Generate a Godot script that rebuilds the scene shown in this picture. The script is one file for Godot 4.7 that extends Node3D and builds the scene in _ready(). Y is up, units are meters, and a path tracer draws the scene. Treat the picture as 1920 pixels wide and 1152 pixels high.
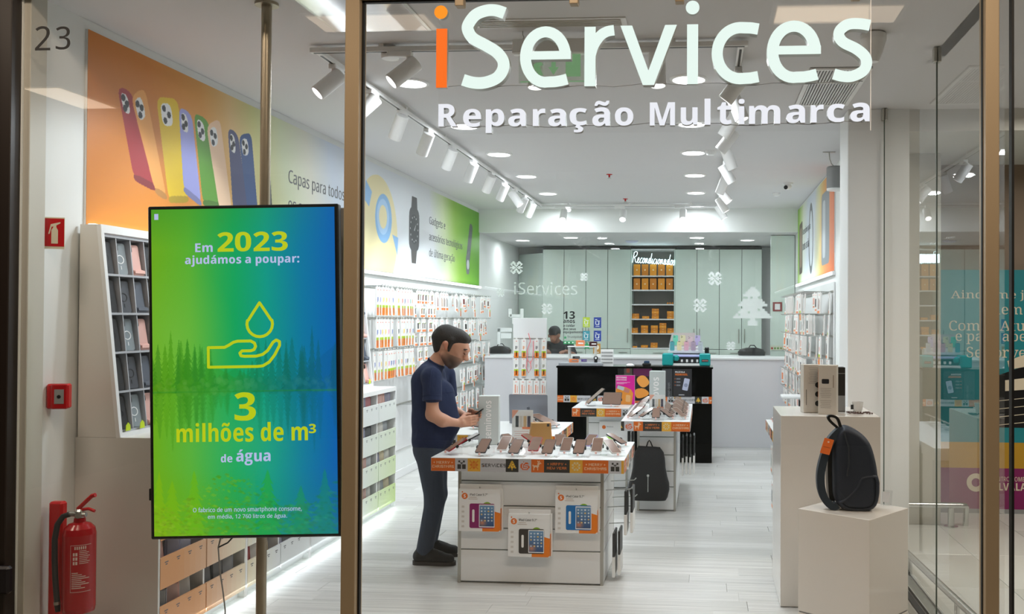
extends Node3D
# Phone shop seen through its glass front. x right, y up, -z into the shop; camera at x=0, z=0.

const CE := 3.44          # shop ceiling height
const WL := -3.41         # left wall face
const WR := 1.39          # right wall and side glass
const ZF := -4.45         # glass front
const COOL := Color(0.94, 0.98, 1.0)
const MALL_AND_ADDED_PANELS := [[-2.4, -2.25, 0.3], [0.92, -2.25, 0.3], [-5.0, -3.2, 2.4], [-3.0, -3.2, 2.4], [-1.0, -3.2, 2.4], [1.0, -3.2, 3.0], [3.0, -3.2, 3.0], [-6.2, -0.1, 0.5]]  # the strong row nearest the glass is added, unseen, to brighten the shop front
const WARM := Color(1.0, 0.92, 0.83)

var M := {}
var used := {}
var rng := RandomNumberGenerator.new()
var fonts := {}

func _ready() -> void:
	rng.seed = 7
	# ---------- camera
	var cam := Camera3D.new()
	cam.name = "camera"
	cam.projection = Camera3D.PROJECTION_FRUSTUM
	cam.near = 0.05
	cam.far = 60.0
	cam.keep_aspect = Camera3D.KEEP_HEIGHT
	cam.size = 2.0 * cam.near * 576.0 / 1765.0
	cam.frustum_offset = Vector2((960.0 - 1195.0) / 1765.0 * cam.near, 0.0)
	cam.position = Vector3(0, 1.8, 0)
	cam.basis = Basis.from_euler(Vector3(deg_to_rad(0.70), deg_to_rad(4.05), deg_to_rad(0.27)))
	add_child(cam)
	cam.current = true
	# ---------- sky, exposure
	var we := WorldEnvironment.new()
	we.name = "environment"
	var e := Environment.new()
	e.background_mode = Environment.BG_COLOR
	e.background_color = Color(0.05, 0.045, 0.04)
	e.tonemap_mode = Environment.TONE_MAPPER_LINEAR
	e.tonemap_exposure = 1.0
	e.sdfgi_enabled = true
	e.ssao_enabled = true
	e.ssil_enabled = true
	we.environment = e
	add_child(we)
	# ---------- large lights: shop downlights, LED strips, mall ceiling panels with an added row
	for r in 6:
		var z: float = [-6.42, -7.9, -9.27, -10.73, -12.23, -13.6][r]
		for x in [-2.05, -0.11]:
			area_light("downlight", Vector3(x, CE - 0.03, z), Vector3(-90, 0, 0), Vector2(0.19, 0.19), 1.15, COOL)
	for p in [Vector3(-3.0, 3.06, -15.4), Vector3(-2.12, 3.06, -14.87), Vector3(-0.12, 3.06, -14.91), Vector3(0.7, 3.06, -15.4)]:
		area_light("downlight", p, Vector3(-90, 0, 0), Vector2(0.19, 0.19), 0.75, COOL)
	area_light("led_strip_left", Vector3(WL + 0.07, 2.275, -9.5), Vector3(60, -90, 0), Vector2(9.0, 0.03), 0.75, COOL)
	area_light("led_strip_right", Vector3(WR - 0.07, 2.3, -12.2), Vector3(60, 90, 0), Vector2(3.6, 0.03), 0.4, COOL)
	area_light("plinth_led", Vector3(-2.93, 0.075, -6.85), Vector3(-30, -90, 0), Vector2(3.7, 0.02), 0.55, COOL)
	for p in MALL_AND_ADDED_PANELS:
		area_light("mall_or_added_panel", Vector3(p[0], 3.93, p[1]), Vector3(-90, 90 if p[0] < -5.8 else 0, 0), Vector2(0.85, 0.36), p[2], WARM)
	area_light("mall_or_added_panel", Vector3(2.9, 3.36, -6.6), Vector3(-90, 0, 0), Vector2(0.6, 0.6), 3.6, Color(1, 0.98, 0.93))
	area_light("mall_or_added_panel", Vector3(4.6, 3.36, -6.6), Vector3(-90, 0, 0), Vector2(0.6, 0.6), 3.6, Color(1, 0.98, 0.93))

	make_materials()
	structure()
	mall()
	ceiling_things()
	storefront()
	screens()
	left_display()
	left_wall_goods()
	right_side()
	tables()
	counters()
	back_room()
	people()

# ======================================================================= helpers
func lin(c: Color) -> Color:
	return c.srgb_to_linear()

func hex(s: String) -> Color:
	return Color.html(s)

func area_light(called: String, at: Vector3, deg: Vector3, size: Vector2, energy: float, col: Color) -> void:
	var l := AreaLight3D.new()
	l.name = called + "_light"
	l.position = at
	l.rotation_degrees = deg
	l.area_size = size
	l.area_normalize_energy = true
	l.light_energy = energy
	l.light_color = col
	l.area_range = 30.0
	l.area_attenuation = 2.0
	l.shadow_enabled = true
	add_child(l, true)

func spot(called: String, at: Vector3, to: Vector3, energy: float, angle: float, col: Color) -> void:
	var l := SpotLight3D.new()
	l.name = called + "_light"
	l.light_energy = energy
	l.light_color = col
	l.spot_angle = angle
	l.spot_angle_attenuation = 0.6
	l.spot_range = 30.0
	l.spot_attenuation = 2.0
	l.light_size = 0.04
	l.shadow_enabled = true
	add_child(l, true)
	l.look_at_from_position(at, to, Vector3.UP if absf((to - at).normalized().y) < 0.98 else Vector3.RIGHT)

func mk(key: String, col: Color, rough := 0.5, metal := 0.0, spec := 0.5) -> StandardMaterial3D:
	var m := StandardMaterial3D.new()
	m.resource_name = key
	m.albedo_color = col
	m.roughness = rough
	m.metallic = metal
	m.metallic_specular = spec
	M[key] = m
	return m

func mkvc(key: String, rough: float, metal := 0.0) -> StandardMaterial3D:
	var m := mk(key, Color.WHITE, rough, metal)
	m.vertex_color_use_as_albedo = true
	return m

func glow(key: String, col: Color, energy: float) -> StandardMaterial3D:
	var m := mk(key, Color(0.02, 0.02, 0.02), 0.6)
	m.emission_enabled = true
	m.emission = col
	m.emission_energy_multiplier = energy
	return m

func glass(key: String, a := 0.06, rough := 0.0) -> StandardMaterial3D:
	var m := mk(key, Color(0.86, 0.93, 0.9, a), rough)
	m.transparency = BaseMaterial3D.TRANSPARENCY_ALPHA
	return m

func make_materials() -> void:
	mkvc("vc", 0.6)
	mkvc("vcs", 0.32)
	mkvc("vcg", 0.1)
	mkvc("vcm", 0.28, 0.9)
	mk("wall", hex("e9ebe9"), 0.75)
	mk("ceil", hex("d2d0d0"), 0.8)
	mk("white", hex("eceded"), 0.3)
	mk("whitem", hex("f0f0ef"), 0.55)
	mk("cabinet", hex("dceadf"), 0.35)
	mk("bronze", hex("ab977a"), 0.42, 0.2)
	mk("steel", hex("c9ccca"), 0.22, 0.95)
	mk("alu", hex("b9b6ae"), 0.32, 0.9)
	mk("poleiron", hex("a59b88"), 0.38, 0.8)
	mk("black", hex("0b0b0d"), 0.35)
	mk("blackgloss", hex("060708"), 0.06, 0.0, 0.2)
	mk("darkgrey", hex("2c2d30"), 0.5)
	mk("grey", hex("8e8f90"), 0.5)
	mk("text_black", hex("121214"), 0.5)
	mk("text_white", hex("f6f6f6"), 0.5)
	mk("text_grey", hex("77797c"), 0.6)
	mk("orange", hex("ee7a22"), 0.5)
	mk("red", hex("c2151c"), 0.25)
	mk("screen_painted_reflection", hex("8a6f62"), 0.12)  # mall reflection painted into the colour; the switched-off glass itself is dark
	mk("acrylic", Color(0.9, 0.95, 0.95, 0.03), 0.02).transparency = BaseMaterial3D.TRANSPARENCY_ALPHA
	mk("frost", Color(0.95, 0.97, 0.96, 0.45), 0.6).transparency = BaseMaterial3D.TRANSPARENCY_ALPHA
	mk("vinyl_faint", Color(0.93, 0.96, 0.94, 0.4), 0.7).transparency = BaseMaterial3D.TRANSPARENCY_ALPHA
	mk("clear_sheet", Color(0.95, 0.98, 0.98, 0.012), 0.0).transparency = BaseMaterial3D.TRANSPARENCY_ALPHA
	mk("vinyl", Color(0.96, 0.98, 0.97, 0.85), 0.7).transparency = BaseMaterial3D.TRANSPARENCY_ALPHA
	glass("glass", 0.01)
	glow("lamp", Color(1, 1, 1), 9.0)
	glow("spotlamp", Color(1, 1, 1), 3.2)
	glow("led", Color(0.95, 1, 1), 2.6)
	glow("ledsoft", Color(0.93, 1, 1), 2.2)
	glow("mall_lamp", Color(1.0, 0.88, 0.72), 2.5)
	glow("signwhite", Color(0.93, 1.0, 0.97), 0.93)
	glow("signwhite2", Color(0.96, 0.97, 1.0), 0.9)
	glow("signorange", Color(1.0, 0.43, 0.02), 0.95)
	glow("signorange2", Color(1.0, 0.58, 0.03), 0.98)
	glow("neon", Color(0.8, 0.97, 1.0), 3.4)
	glow("tvyellow", hex("c3d312"), 0.9)
	glow("tvlilac", hex("bcc6f0"), 0.9)

func font(bold: bool, embolden := 0.0, family := "Droid Sans") -> Font:
	var key := family + str(bold) + str(embolden)
	if not fonts.has(key):
		var f := SystemFont.new()
		f.font_names = PackedStringArray([family])
		f.font_weight = 700 if bold else 400
		if embolden != 0.0:
			var v := FontVariation.new()
			v.base_font = f
			v.variation_embolden = embolden
			fonts[key] = v
		else:
			fonts[key] = f
	return fonts[key]

func numbered(called: String) -> String:
	var k: int = used.get(called, 0)
	used[called] = k + 1
	return called if k == 0 else "%s_%03d" % [called, k]

func tag(o: Node3D, label: String, category: String, group := "", kind := "") -> Node3D:
	if label: o.set_meta("label", label)
	if category: o.set_meta("category", category)
	if group: o.set_meta("group", group)
	if kind: o.set_meta("kind", kind)
	return o

func thing(called: String, label: String, category: String, at := Vector3.ZERO, turn := 0.0, group := "") -> Node3D:
	var o := Node3D.new()
	o.name = numbered(called)
	o.position = at
	o.rotation.y = turn
	add_child(o)
	tag(o, label, category, group)
	return o

func put(mesh: Mesh, called: String, mat: Material, parent: Node3D = null, at := Vector3.ZERO, basis := Basis()) -> MeshInstance3D:
	var o := MeshInstance3D.new()
	o.mesh = mesh
	o.material_override = mat
	o.transform = Transform3D(basis, at)
	if parent == null:
		o.name = numbered(called)
		add_child(o)
	else:
		o.name = called
		parent.add_child(o, true)
	return o

func struct(mesh: Mesh, called: String, mat: Material, parent: Node3D = null) -> MeshInstance3D:
	var o := put(mesh, called, mat, parent)
	if parent == null: o.set_meta("kind", "structure")
	return o

func copy(src: Node3D, label: String, at: Vector3, group := "") -> Node3D:
	var o: Node3D = src.duplicate()
	o.name = numbered(String(src.name).rstrip("0123456789").rstrip("_"))
	o.position = at
	add_child(o)
	o.set_meta("label", label)
	if group: o.set_meta("group", group)
	return o

const ORD := ["first", "second", "third", "fourth", "fifth", "sixth", "seventh", "eighth", "ninth", "tenth", "eleventh", "twelfth", "thirteenth", "fourteenth", "fifteenth", "sixteenth", "seventeenth", "eighteenth", "nineteenth", "twentieth", "twenty-first", "twenty-second", "twenty-third", "twenty-fourth", "twenty-fifth"]

# box mesh in one call, centre c, size s
func bx(c: Vector3, s: Vector3, bevel := 0.0, col := Color.WHITE) -> ArrayMesh:
	var b := MB.new()
	b.box(c, s, col, bevel)
	return b.mesh()

func span(lo: Vector3, hi: Vector3, bevel := 0.0) -> ArrayMesh:
	return bx((lo + hi) / 2.0, (hi - lo).abs(), bevel)

# lettering: fits a TextMesh into width w (or height h when w is 0); its lower left corner at the origin, facing +z
func lettering(txt: String, bold: bool, w: float, h: float, depth := 0.001, embolden := 0.0, family := "Droid Sans") -> Array:
	var t := TextMesh.new()
	t.text = txt
	t.font = font(bold, embolden, family)
	t.font_size = 64
	t.pixel_size = 0.01
	t.depth = 0.0
	t.curve_step = 1.0
	var bb := t.get_aabb()
	var sx := 1.0
	var sy := 1.0
	if w > 0.0: sx = w / bb.size.x
	if h > 0.0: sy = h / bb.size.y
	if w <= 0.0: sx = sy
	if h <= 0.0: sy = sx
	t.depth = maxf(depth, 0.0005)
	var basis := Basis.from_scale(Vector3(sx, sy, 1.0))
	return [t, basis, Vector3(-bb.position.x * sx, -bb.position.y * sy, 0.0)]

func write(txt: String, bold: bool, at: Vector3, w: float, h: float, mat: Material, parent: Node3D, turn := Basis(), depth := 0.001, called := "lettering", embolden := 0.0, family := "Droid Sans") -> MeshInstance3D:
	var a := lettering(txt, bold, w, h, depth, embolden, family)
	return put(a[0], called, mat, parent, at + turn * a[2], turn * a[1])

class MB:
	var v := PackedVector3Array()
	var n := PackedVector3Array()
	var c := PackedColorArray()
	var uv := PackedVector2Array()

	func tri(a: Vector3, b: Vector3, d: Vector3, na: Vector3, nb: Vector3, nd: Vector3, col: Color, ua := Vector2.ZERO, ub := Vector2.ZERO, ud := Vector2.ZERO) -> void:
		if (b - a).cross(d - a).dot(na + nb + nd) > 0.0:
			v.append(a); v.append(d); v.append(b)
			n.append(na); n.append(nd); n.append(nb)
			uv.append(ua); uv.append(ud); uv.append(ub)
		else:
			v.append(a); v.append(b); v.append(d)
			n.append(na); n.append(nb); n.append(nd)
			uv.append(ua); uv.append(ub); uv.append(ud)
		var l := col.srgb_to_linear()
		c.append(l); c.append(l); c.append(l)

	func face(a: Vector3, b: Vector3, d: Vector3, e: Vector3, out: Vector3, col: Color, u0 := Vector2(0, 0), u1 := Vector2(1, 1)) -> void:
		var nn := (b - a).cross(d - a).normalized()
		if nn.length() < 0.5: nn = (d - a).cross(e - a).normalized()
		if nn.dot(out) < 0.0: nn = -nn
		tri(a, b, d, nn, nn, nn, col, Vector2(u0.x, u1.y), u1, Vector2(u1.x, u0.y))
		tri(a, d, e, nn, nn, nn, col, Vector2(u0.x, u1.y), Vector2(u1.x, u0.y), u0)

	func box(ctr: Vector3, s: Vector3, col: Color, r := 0.0, basis := Basis()) -> void:
		var h := s / 2.0
		if r <= 0.0:
			for ax in 3:
				for sg in [-1.0, 1.0]:
					var o := Vector3.ZERO; o[ax] = sg * h[ax]
					var p := Vector3.ZERO; p[(ax + 1) % 3] = h[(ax + 1) % 3]
					var q := Vector3.ZERO; q[(ax + 2) % 3] = h[(ax + 2) % 3]
					face(ctr + basis * (o - p - q), ctr + basis * (o + p - q), ctr + basis * (o + p + q), ctr + basis * (o - p + q), basis * o, col)
			return
		r = minf(r, minf(h.x, minf(h.y, h.z)) * 0.98)
		var cv := func(sx: float, sy: float, sz: float, ax: int) -> Vector3:
			var p := Vector3(sx * (h.x - r), sy * (h.y - r), sz * (h.z - r))
			p[ax] = [sx, sy, sz][ax] * h[ax]
			return ctr + basis * p
		for ax in 3:
			var a1 := (ax + 1) % 3
			var a2 := (ax + 2) % 3
			for sg in [-1.0, 1.0]:
				var sv := func(i: float, j: float) -> Vector3:
					var t := Vector3.ZERO; t[ax] = sg; t[a1] = i; t[a2] = j
					return cv.call(t.x, t.y, t.z, ax)
				var o := Vector3.ZERO; o[ax] = sg
				face(sv.call(-1.0, -1.0), sv.call(1.0, -1.0), sv.call(1.0, 1.0), sv.call(-1.0, 1.0), basis * o, col)
			for i in [-1.0, 1.0]:
				for j in [-1.0, 1.0]:
					var e := func(k: float, fx: int) -> Vector3:
						var t := Vector3.ZERO; t[ax] = k; t[a1] = i; t[a2] = j
						return cv.call(t.x, t.y, t.z, fx)
					var o2 := Vector3.ZERO; o2[a1] = i; o2[a2] = j
					face(e.call(-1.0, a1), e.call(1.0, a1), e.call(1.0, a2), e.call(-1.0, a2), basis * o2, col)
		for sx in [-1.0, 1.0]:
			for sy in [-1.0, 1.0]:
				for sz in [-1.0, 1.0]:
					var o3 := (basis * Vector3(sx, sy, sz)).normalized()
					tri(cv.call(sx, sy, sz, 0), cv.call(sx, sy, sz, 1), cv.call(sx, sy, sz, 2), o3, o3, o3, col)

	# profile of (radius, height) turned about the y axis of xf
	func lathe(prof: PackedVector2Array, xf: Transform3D, col: Color, segs := 20) -> void:
		for i in prof.size() - 1:
			var p0 := prof[i]
			var p1 := prof[i + 1]
			var t := (p1 - p0)
			if t.length() < 0.00001: continue
			var nr := Vector2(t.y, -t.x).normalized()
			for k in segs:
				var a0 := TAU * k / segs
				var a1 := TAU * (k + 1) / segs
				var d0 := Vector3(cos(a0), 0, sin(a0))
				var d1 := Vector3(cos(a1), 0, sin(a1))
				var n0 := (xf.basis * (d0 * nr.x + Vector3(0, nr.y, 0))).normalized()
				var n1 := (xf.basis * (d1 * nr.x + Vector3(0, nr.y, 0))).normalized()
				var a := xf * (d0 * p0.x + Vector3(0, p0.y, 0))
				var b := xf * (d1 * p0.x + Vector3(0, p0.y, 0))
				var d := xf * (d1 * p1.x + Vector3(0, p1.y, 0))
				var e := xf * (d0 * p1.x + Vector3(0, p1.y, 0))
				if p0.x > 0.00001: tri(a, b, d, n0, n1, n1, col)
				if p1.x > 0.00001: tri(a, d, e, n0, n1, n0, col)

	func cyl(a: Vector3, b: Vector3, r: float, col: Color, segs := 14, r2 := -1.0) -> void:
		if r2 < 0.0: r2 = r
		var y := (b - a)
		var L := y.length()
		y /= L
		var x := y.cross(Vector3.RIGHT if absf(y.x) < 0.9 else Vector3.UP).normalized()
		var xf := Transform3D(Basis(x, y, x.cross(y)), a)
		lathe(PackedVector2Array([Vector2(0, 0), Vector2(r, 0), Vector2(r2, L), Vector2(0, L)]), xf, col, segs)

	func tube(pts: PackedVector3Array, r: float, col: Color, sides := 8, r_end := -1.0) -> void:
		if r_end < 0.0: r_end = r
		var up := Vector3.UP
		var rings := []
		for i in pts.size():
			var t := (pts[mini(i + 1, pts.size() - 1)] - pts[maxi(i - 1, 0)]).normalized()
			if i == 0 and absf(t.dot(up)) > 0.95: up = Vector3.RIGHT
			up = (up - t * up.dot(t)).normalized()
			var s := t.cross(up)
			var rr := lerpf(r, r_end, float(i) / maxf(1.0, pts.size() - 1))
			var ring := []
			for k in sides:
				var an := TAU * k / sides
				var d := up * cos(an) + s * sin(an)
				ring.append([pts[i] + d * rr, d])
			rings.append(ring)
		for i in rings.size() - 1:
			for k in sides:
				var k2 := (k + 1) % sides
				var A: Array = rings[i][k]
				var B: Array = rings[i][k2]
				var C: Array = rings[i + 1][k2]
				var D: Array = rings[i + 1][k]
				tri(A[0], B[0], C[0], A[1], B[1], C[1], col)
				tri(A[0], C[0], D[0], A[1], C[1], D[1], col)
		for en in [0, rings.size() - 1]:
			var o: Vector3 = (pts[0] - pts[1]).normalized() if en == 0 else (pts[-1] - pts[-2]).normalized()
			for k in sides:
				tri(pts[en], rings[en][k][0], rings[en][(k + 1) % sides][0], o, o, o, col)

	# polygon in the xy plane of xf, extruded from z=0 to z=-depth
	func prism(poly: PackedVector2Array, depth: float, xf: Transform3D, col: Color, side_col := Color(-1, 0, 0)) -> void:
		if side_col.r < 0.0: side_col = col
		var ids := Geometry2D.triangulate_polygon(poly)
		var zf := xf.basis.z.normalized()
		for i in range(0, ids.size(), 3):
			var p := [poly[ids[i]], poly[ids[i + 1]], poly[ids[i + 2]]]
			tri(xf * Vector3(p[0].x, p[0].y, 0), xf * Vector3(p[1].x, p[1].y, 0), xf * Vector3(p[2].x, p[2].y, 0), zf, zf, zf, col)
			if depth > 0.0:
				tri(xf * Vector3(p[0].x, p[0].y, -depth), xf * Vector3(p[1].x, p[1].y, -depth), xf * Vector3(p[2].x, p[2].y, -depth), -zf, -zf, -zf, side_col)
		if depth <= 0.0: return
		var cw := Geometry2D.is_polygon_clockwise(poly)
		for i in poly.size():
			var a := poly[i]
			var b := poly[(i + 1) % poly.size()]
			var e := (b - a)
			var o2 := Vector2(e.y, -e.x) if not cw else Vector2(-e.y, e.x)
			# Godot's clockwise test assumes y down; test the direction instead
			var mid := (a + b) / 2.0 + o2.normalized() * 0.0001
			if Geometry2D.is_point_in_polygon(mid, poly): o2 = -o2
			face(xf * Vector3(a.x, a.y, 0), xf * Vector3(b.x, b.y, 0), xf * Vector3(b.x, b.y, -depth), xf * Vector3(a.x, a.y, -depth), xf.basis * Vector3(o2.x, o2.y, 0), side_col)

	func mesh() -> ArrayMesh:
		var a := []
		a.resize(Mesh.ARRAY_MAX)
		a[Mesh.ARRAY_VERTEX] = v
		a[Mesh.ARRAY_NORMAL] = n
		a[Mesh.ARRAY_COLOR] = c
		a[Mesh.ARRAY_TEX_UV] = uv
		var m := ArrayMesh.new()
		m.add_surface_from_arrays(Mesh.PRIMITIVE_TRIANGLES, a)
		return m

func rrect(w: float, h: float, r: float, seg := 4) -> PackedVector2Array:
	var p := PackedVector2Array()
	for q in 4:
		var cx := (w / 2 - r) * (1 if q in [0, 3] else -1)
		var cy := (h / 2 - r) * (1 if q in [0, 1] else -1)
		for k in seg + 1:
			var a := PI / 2 * q + PI / 2 * k / seg
			p.append(Vector2(cx + cos(a) * r, cy + sin(a) * r))
	return p

func circle(r: float, seg := 24, at := Vector2.ZERO) -> PackedVector2Array:
	var p := PackedVector2Array()
	for k in seg: p.append(at + Vector2(cos(TAU * k / seg), sin(TAU * k / seg)) * r)
	return p

# textured rectangle facing +z, its centre at the origin
func picture(w: float, h: float) -> ArrayMesh:
	var b := MB.new()
	b.face(Vector3(-w / 2, -h / 2, 0), Vector3(w / 2, -h / 2, 0), Vector3(w / 2, h / 2, 0), Vector3(-w / 2, h / 2, 0), Vector3(0, 0, 1), Color.WHITE)
	return b.mesh()

func print_mat(key: String, img: Image, rough := 0.5, emit := 0.0) -> StandardMaterial3D:
	var t := ImageTexture.create_from_image(img)
	var m := mk(key, Color.WHITE if emit == 0.0 else Color(0.01, 0.01, 0.01), rough)
	if emit == 0.0:
		m.albedo_texture = t
	else:
		m.emission_enabled = true
		m.emission_texture = t
		m.emission = Color.WHITE
		m.emission_operator = BaseMaterial3D.EMISSION_OP_MULTIPLY
		m.emission_energy_multiplier = emit
	m.texture_repeat = false
	return m

func fill_poly(img: Image, pts: PackedVector2Array, col: Color) -> void:
	var y0 := 1e9
	var y1 := -1e9
	for p in pts:
		y0 = minf(y0, p.y); y1 = maxf(y1, p.y)
	for y in range(maxi(0, int(floor(y0))), mini(img.get_height() - 1, int(ceil(y1))) + 1):
		var xs := []
		for i in pts.size():
			var a := pts[i]
			var b := pts[(i + 1) % pts.size()]
			if (a.y <= y + 0.5) != (b.y <= y + 0.5):
				xs.append(a.x + (y + 0.5 - a.y) / (b.y - a.y) * (b.x - a.x))
		xs.sort()
		for i in range(0, xs.size() - 1, 2):
			var xa := maxi(0, int(round(xs[i])))
			var xb := mini(img.get_width(), int(round(xs[i + 1])))
			if xb > xa:
				if col.a >= 1.0: img.fill_rect(Rect2i(xa, y, xb - xa, 1), col)
				else:
					for x in range(xa, xb): img.set_pixel(x, y, img.get_pixel(x, y).lerp(Color(col, 1.0), col.a))

func quad_round(a: Vector2, b: Vector2, c: Vector2, d: Vector2, r: float) -> PackedVector2Array:
	# quadrilateral with rounded corners
	var q := [a, b, c, d]
	var out := PackedVector2Array()
	for i in 4:
		var p: Vector2 = q[i]
		var e0: Vector2 = (q[(i + 3) % 4] - p)
		var e1: Vector2 = (q[(i + 1) % 4] - p)
		var s: Vector2 = p + e0.normalized() * minf(r, e0.length() * 0.45)
		var t: Vector2 = p + e1.normalized() * minf(r, e1.length() * 0.45)
		for k in 5:
			var f := k / 4.0
			out.append(s.lerp(p, f).lerp(p.lerp(t, f), f))
	return out

# ======================================================================= the setting
func streaks(seed_: int, base: Color, amp: float) -> ImageTexture:
	var img := Image.create(128, 128, false, Image.FORMAT_RGB8)
	var f := FastNoiseLite.new()
	f.seed = seed_
	f.frequency = 0.05
	f.fractal_octaves = 4
	for y in 128:
		for x in 128:
			var k := 1.0 + amp * f.get_noise_2d(x * 2.2, y * 0.16) + amp * 0.5 * f.get_noise_2d(x * 9.0 + 300.0, y * 0.5)
			img.set_pixel(x, y, Color(base.r * k, base.g * k, base.b * k))
	return ImageTexture.create_from_image(img)

func structure() -> void:
	var W: Material = M.wall
	struct(span(Vector3(WL - 0.2, -0.15, -17.3), Vector3(WL, 3.7, ZF - 0.02)), "wall_left", W)
	struct(span(Vector3(WR, -0.15, -17.3), Vector3(WR + 0.2, 3.7, -7.44)), "wall_right", W)
	struct(span(Vector3(WL, -0.15, -17.3), Vector3(WR, 3.7, -17.15)), "wall_back", W)
	struct(span(Vector3(1.115, 0.0, -7.85), Vector3(WR, CE, -7.42), 0.004), "wall_pier", M.whitem)
	struct(span(Vector3(WL - 0.2, CE, -14.12), Vector3(WR + 0.1, CE + 0.2, ZF - 0.05)), "ceiling", M.ceil)
	struct(span(Vector3(WL, 3.09, -17.15), Vector3(WR, 3.3, -14.1)), "ceiling_low", M.ceil)
	struct(span(Vector3(WL, 3.09, -14.1), Vector3(WR, CE + 0.1, -14.0)), "wall_bulkhead", W)
	# greyish pilaster that ends the left wall at the glass
	struct(span(Vector3(WL, 0, -4.6), Vector3(WL + 0.035, CE, ZF - 0.03), 0.003), "trim_1", mk("pilaster", hex("c2bfb4"), 0.5))
	struct(span(Vector3(WL, 0, -13.2), Vector3(WL + 0.016, 0.09, -8.75), 0.003), "baseboard_left", M.white)
	# floor: pale laminate planks
	var fl := struct(span(Vector3(WL, -0.15, -17.15), Vector3(WR, -0.012, ZF)), "floor", mk("joint", hex("a9a7a1"), 0.7))
	var pm := []
	var tones := ["d0cfcc", "c8c7c4", "cdccc9", "c3c2be", "cac9c5"]
	for i in 5:
		var m := mk("plank%d" % i, Color.WHITE, 0.36)
		m.albedo_texture = streaks(20 + i, hex(tones[i]), 0.16)
		pm.append(m)
	var pmesh := {}
	var r := rng
	for row in 62:
		var z := ZF - 0.1 - row * 0.2
		var x := WL - r.randf() * 1.0
		while x < WR:
			var x1 := x + 1.38
			var a := maxf(x, WL)
			var b := minf(x1, WR)
			if b - a > 0.03:
				var key := int(round((b - a) * 100))
				if not pmesh.has(key):
					pmesh[key] = span(Vector3(-key / 200.0 + 0.0006, -0.012, -0.0994), Vector3(key / 200.0 - 0.0006, 0.0, 0.0994), 0.0008)
				put(pmesh[key], "plank", pm[r.randi() % 5], fl, Vector3((a + b) / 2, 0, z))
			x = x1
	# banner over the left wall goods, and the lit ledge under it
	var t := thing("wall_banner", "long orange to green banner of phone cases and gadgets high on the left wall", "banner", Vector3(WL, 0, 0))
	put(span(Vector3(0, 2.285, -14.04), Vector3(0.012, 3.385, -4.95)), "backing", M.white, t)
	put(picture(9.09, 1.1), "print", print_mat("banner_left", left_banner(), 0.45), t, Vector3(0.0135, 2.835, -9.495), Basis(Vector3.UP, PI / 2))
	var tb := Basis(Vector3.UP, PI / 2)
	write("Capas para todos", false, Vector3(0.015, 2.865, -7.47), 1.2, 0.15, M.text_grey, t, tb)
	write("os smartphones", false, Vector3(0.015, 2.64, -7.47), 1.12, 0.15, M.text_grey, t, tb)
	write("Gadgets e", false, Vector3(0.015, 2.93, -11.43), 0.72, 0.13, M.text_grey, t, tb)
	write("acessórios tecnológicos", false, Vector3(0.015, 2.73, -11.43), 1.6, 0.13, M.text_grey, t, tb)
	write("de última geração", false, Vector3(0.015, 2.53, -11.43), 1.2, 0.13, M.text_grey, t, tb)
	t = thing("led_ledge", "white ledge with a bright LED strip under the left wall banner", "light", Vector3(WL, 0, 0))
	put(span(Vector3(0.002, 2.24, -14.03), Vector3(0.034, 2.276, -8.84)), "ledge", M.white, t)
	put(span(Vector3(0.034, 2.244, -14.03), Vector3(0.048, 2.274, -8.85)), "led_strip", M.led, t)
	put(span(Vector3(0.014, 2.301, -8.82), Vector3(0.046, 2.311, -4.97)), "led_strip", M.led, t)
	# right banner
	t = thing("wall_banner", "orange and green printed banner of gadgets along the top of the right wall", "banner", Vector3(WR, 0, 0))
	put(span(Vector3(-0.012, 2.32, -14.0), Vector3(0, 3.41, -10.1)), "backing", M.white, t)
	put(picture(3.89, 1.09), "print", print_mat("banner_right", right_banner(), 0.45), t, Vector3(-0.0135, 2.865, -12.05), Basis(Vector3.UP, -PI / 2))
	var rb := Basis(Vector3.UP, -PI / 2)
	write("Acessórios para", false, Vector3(-0.015, 2.95, -13.3), 0.95, 0.12, M.text_grey, t, rb)
	write("todos os dias", false, Vector3(-0.015, 2.76, -13.3), 0.85, 0.12, M.text_grey, t, rb)
	t = thing("led_ledge", "white ledge with a bright LED strip under the right wall banner", "light", Vector3(WR, 0, 0))
	put(span(Vector3(-0.034, 2.274, -13.99), Vector3(-0.002, 2.31, -10.1)), "ledge", M.white, t)
	put(span(Vector3(-0.048, 2.278, -13.98), Vector3(-0.034, 2.308, -10.12)), "led_strip", M.led, t)

func bq(a: Array, s: float) -> PackedVector2Array:
	return quad_round(Vector2(a[0], a[1]) * s, Vector2(a[2], a[3]) * s, Vector2(a[4], a[5]) * s, Vector2(a[6], a[7]) * s, 0.07 * s)

func ramp(stops: Array, x: float) -> Color:
	var c: Color = stops[0][1]
	for i in stops.size() - 1:
		if x >= stops[i][0]:
			c = stops[i][1].lerp(stops[i + 1][1], clampf((x - stops[i][0]) / (stops[i + 1][0] - stops[i][0]), 0, 1))
	return c

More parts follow.
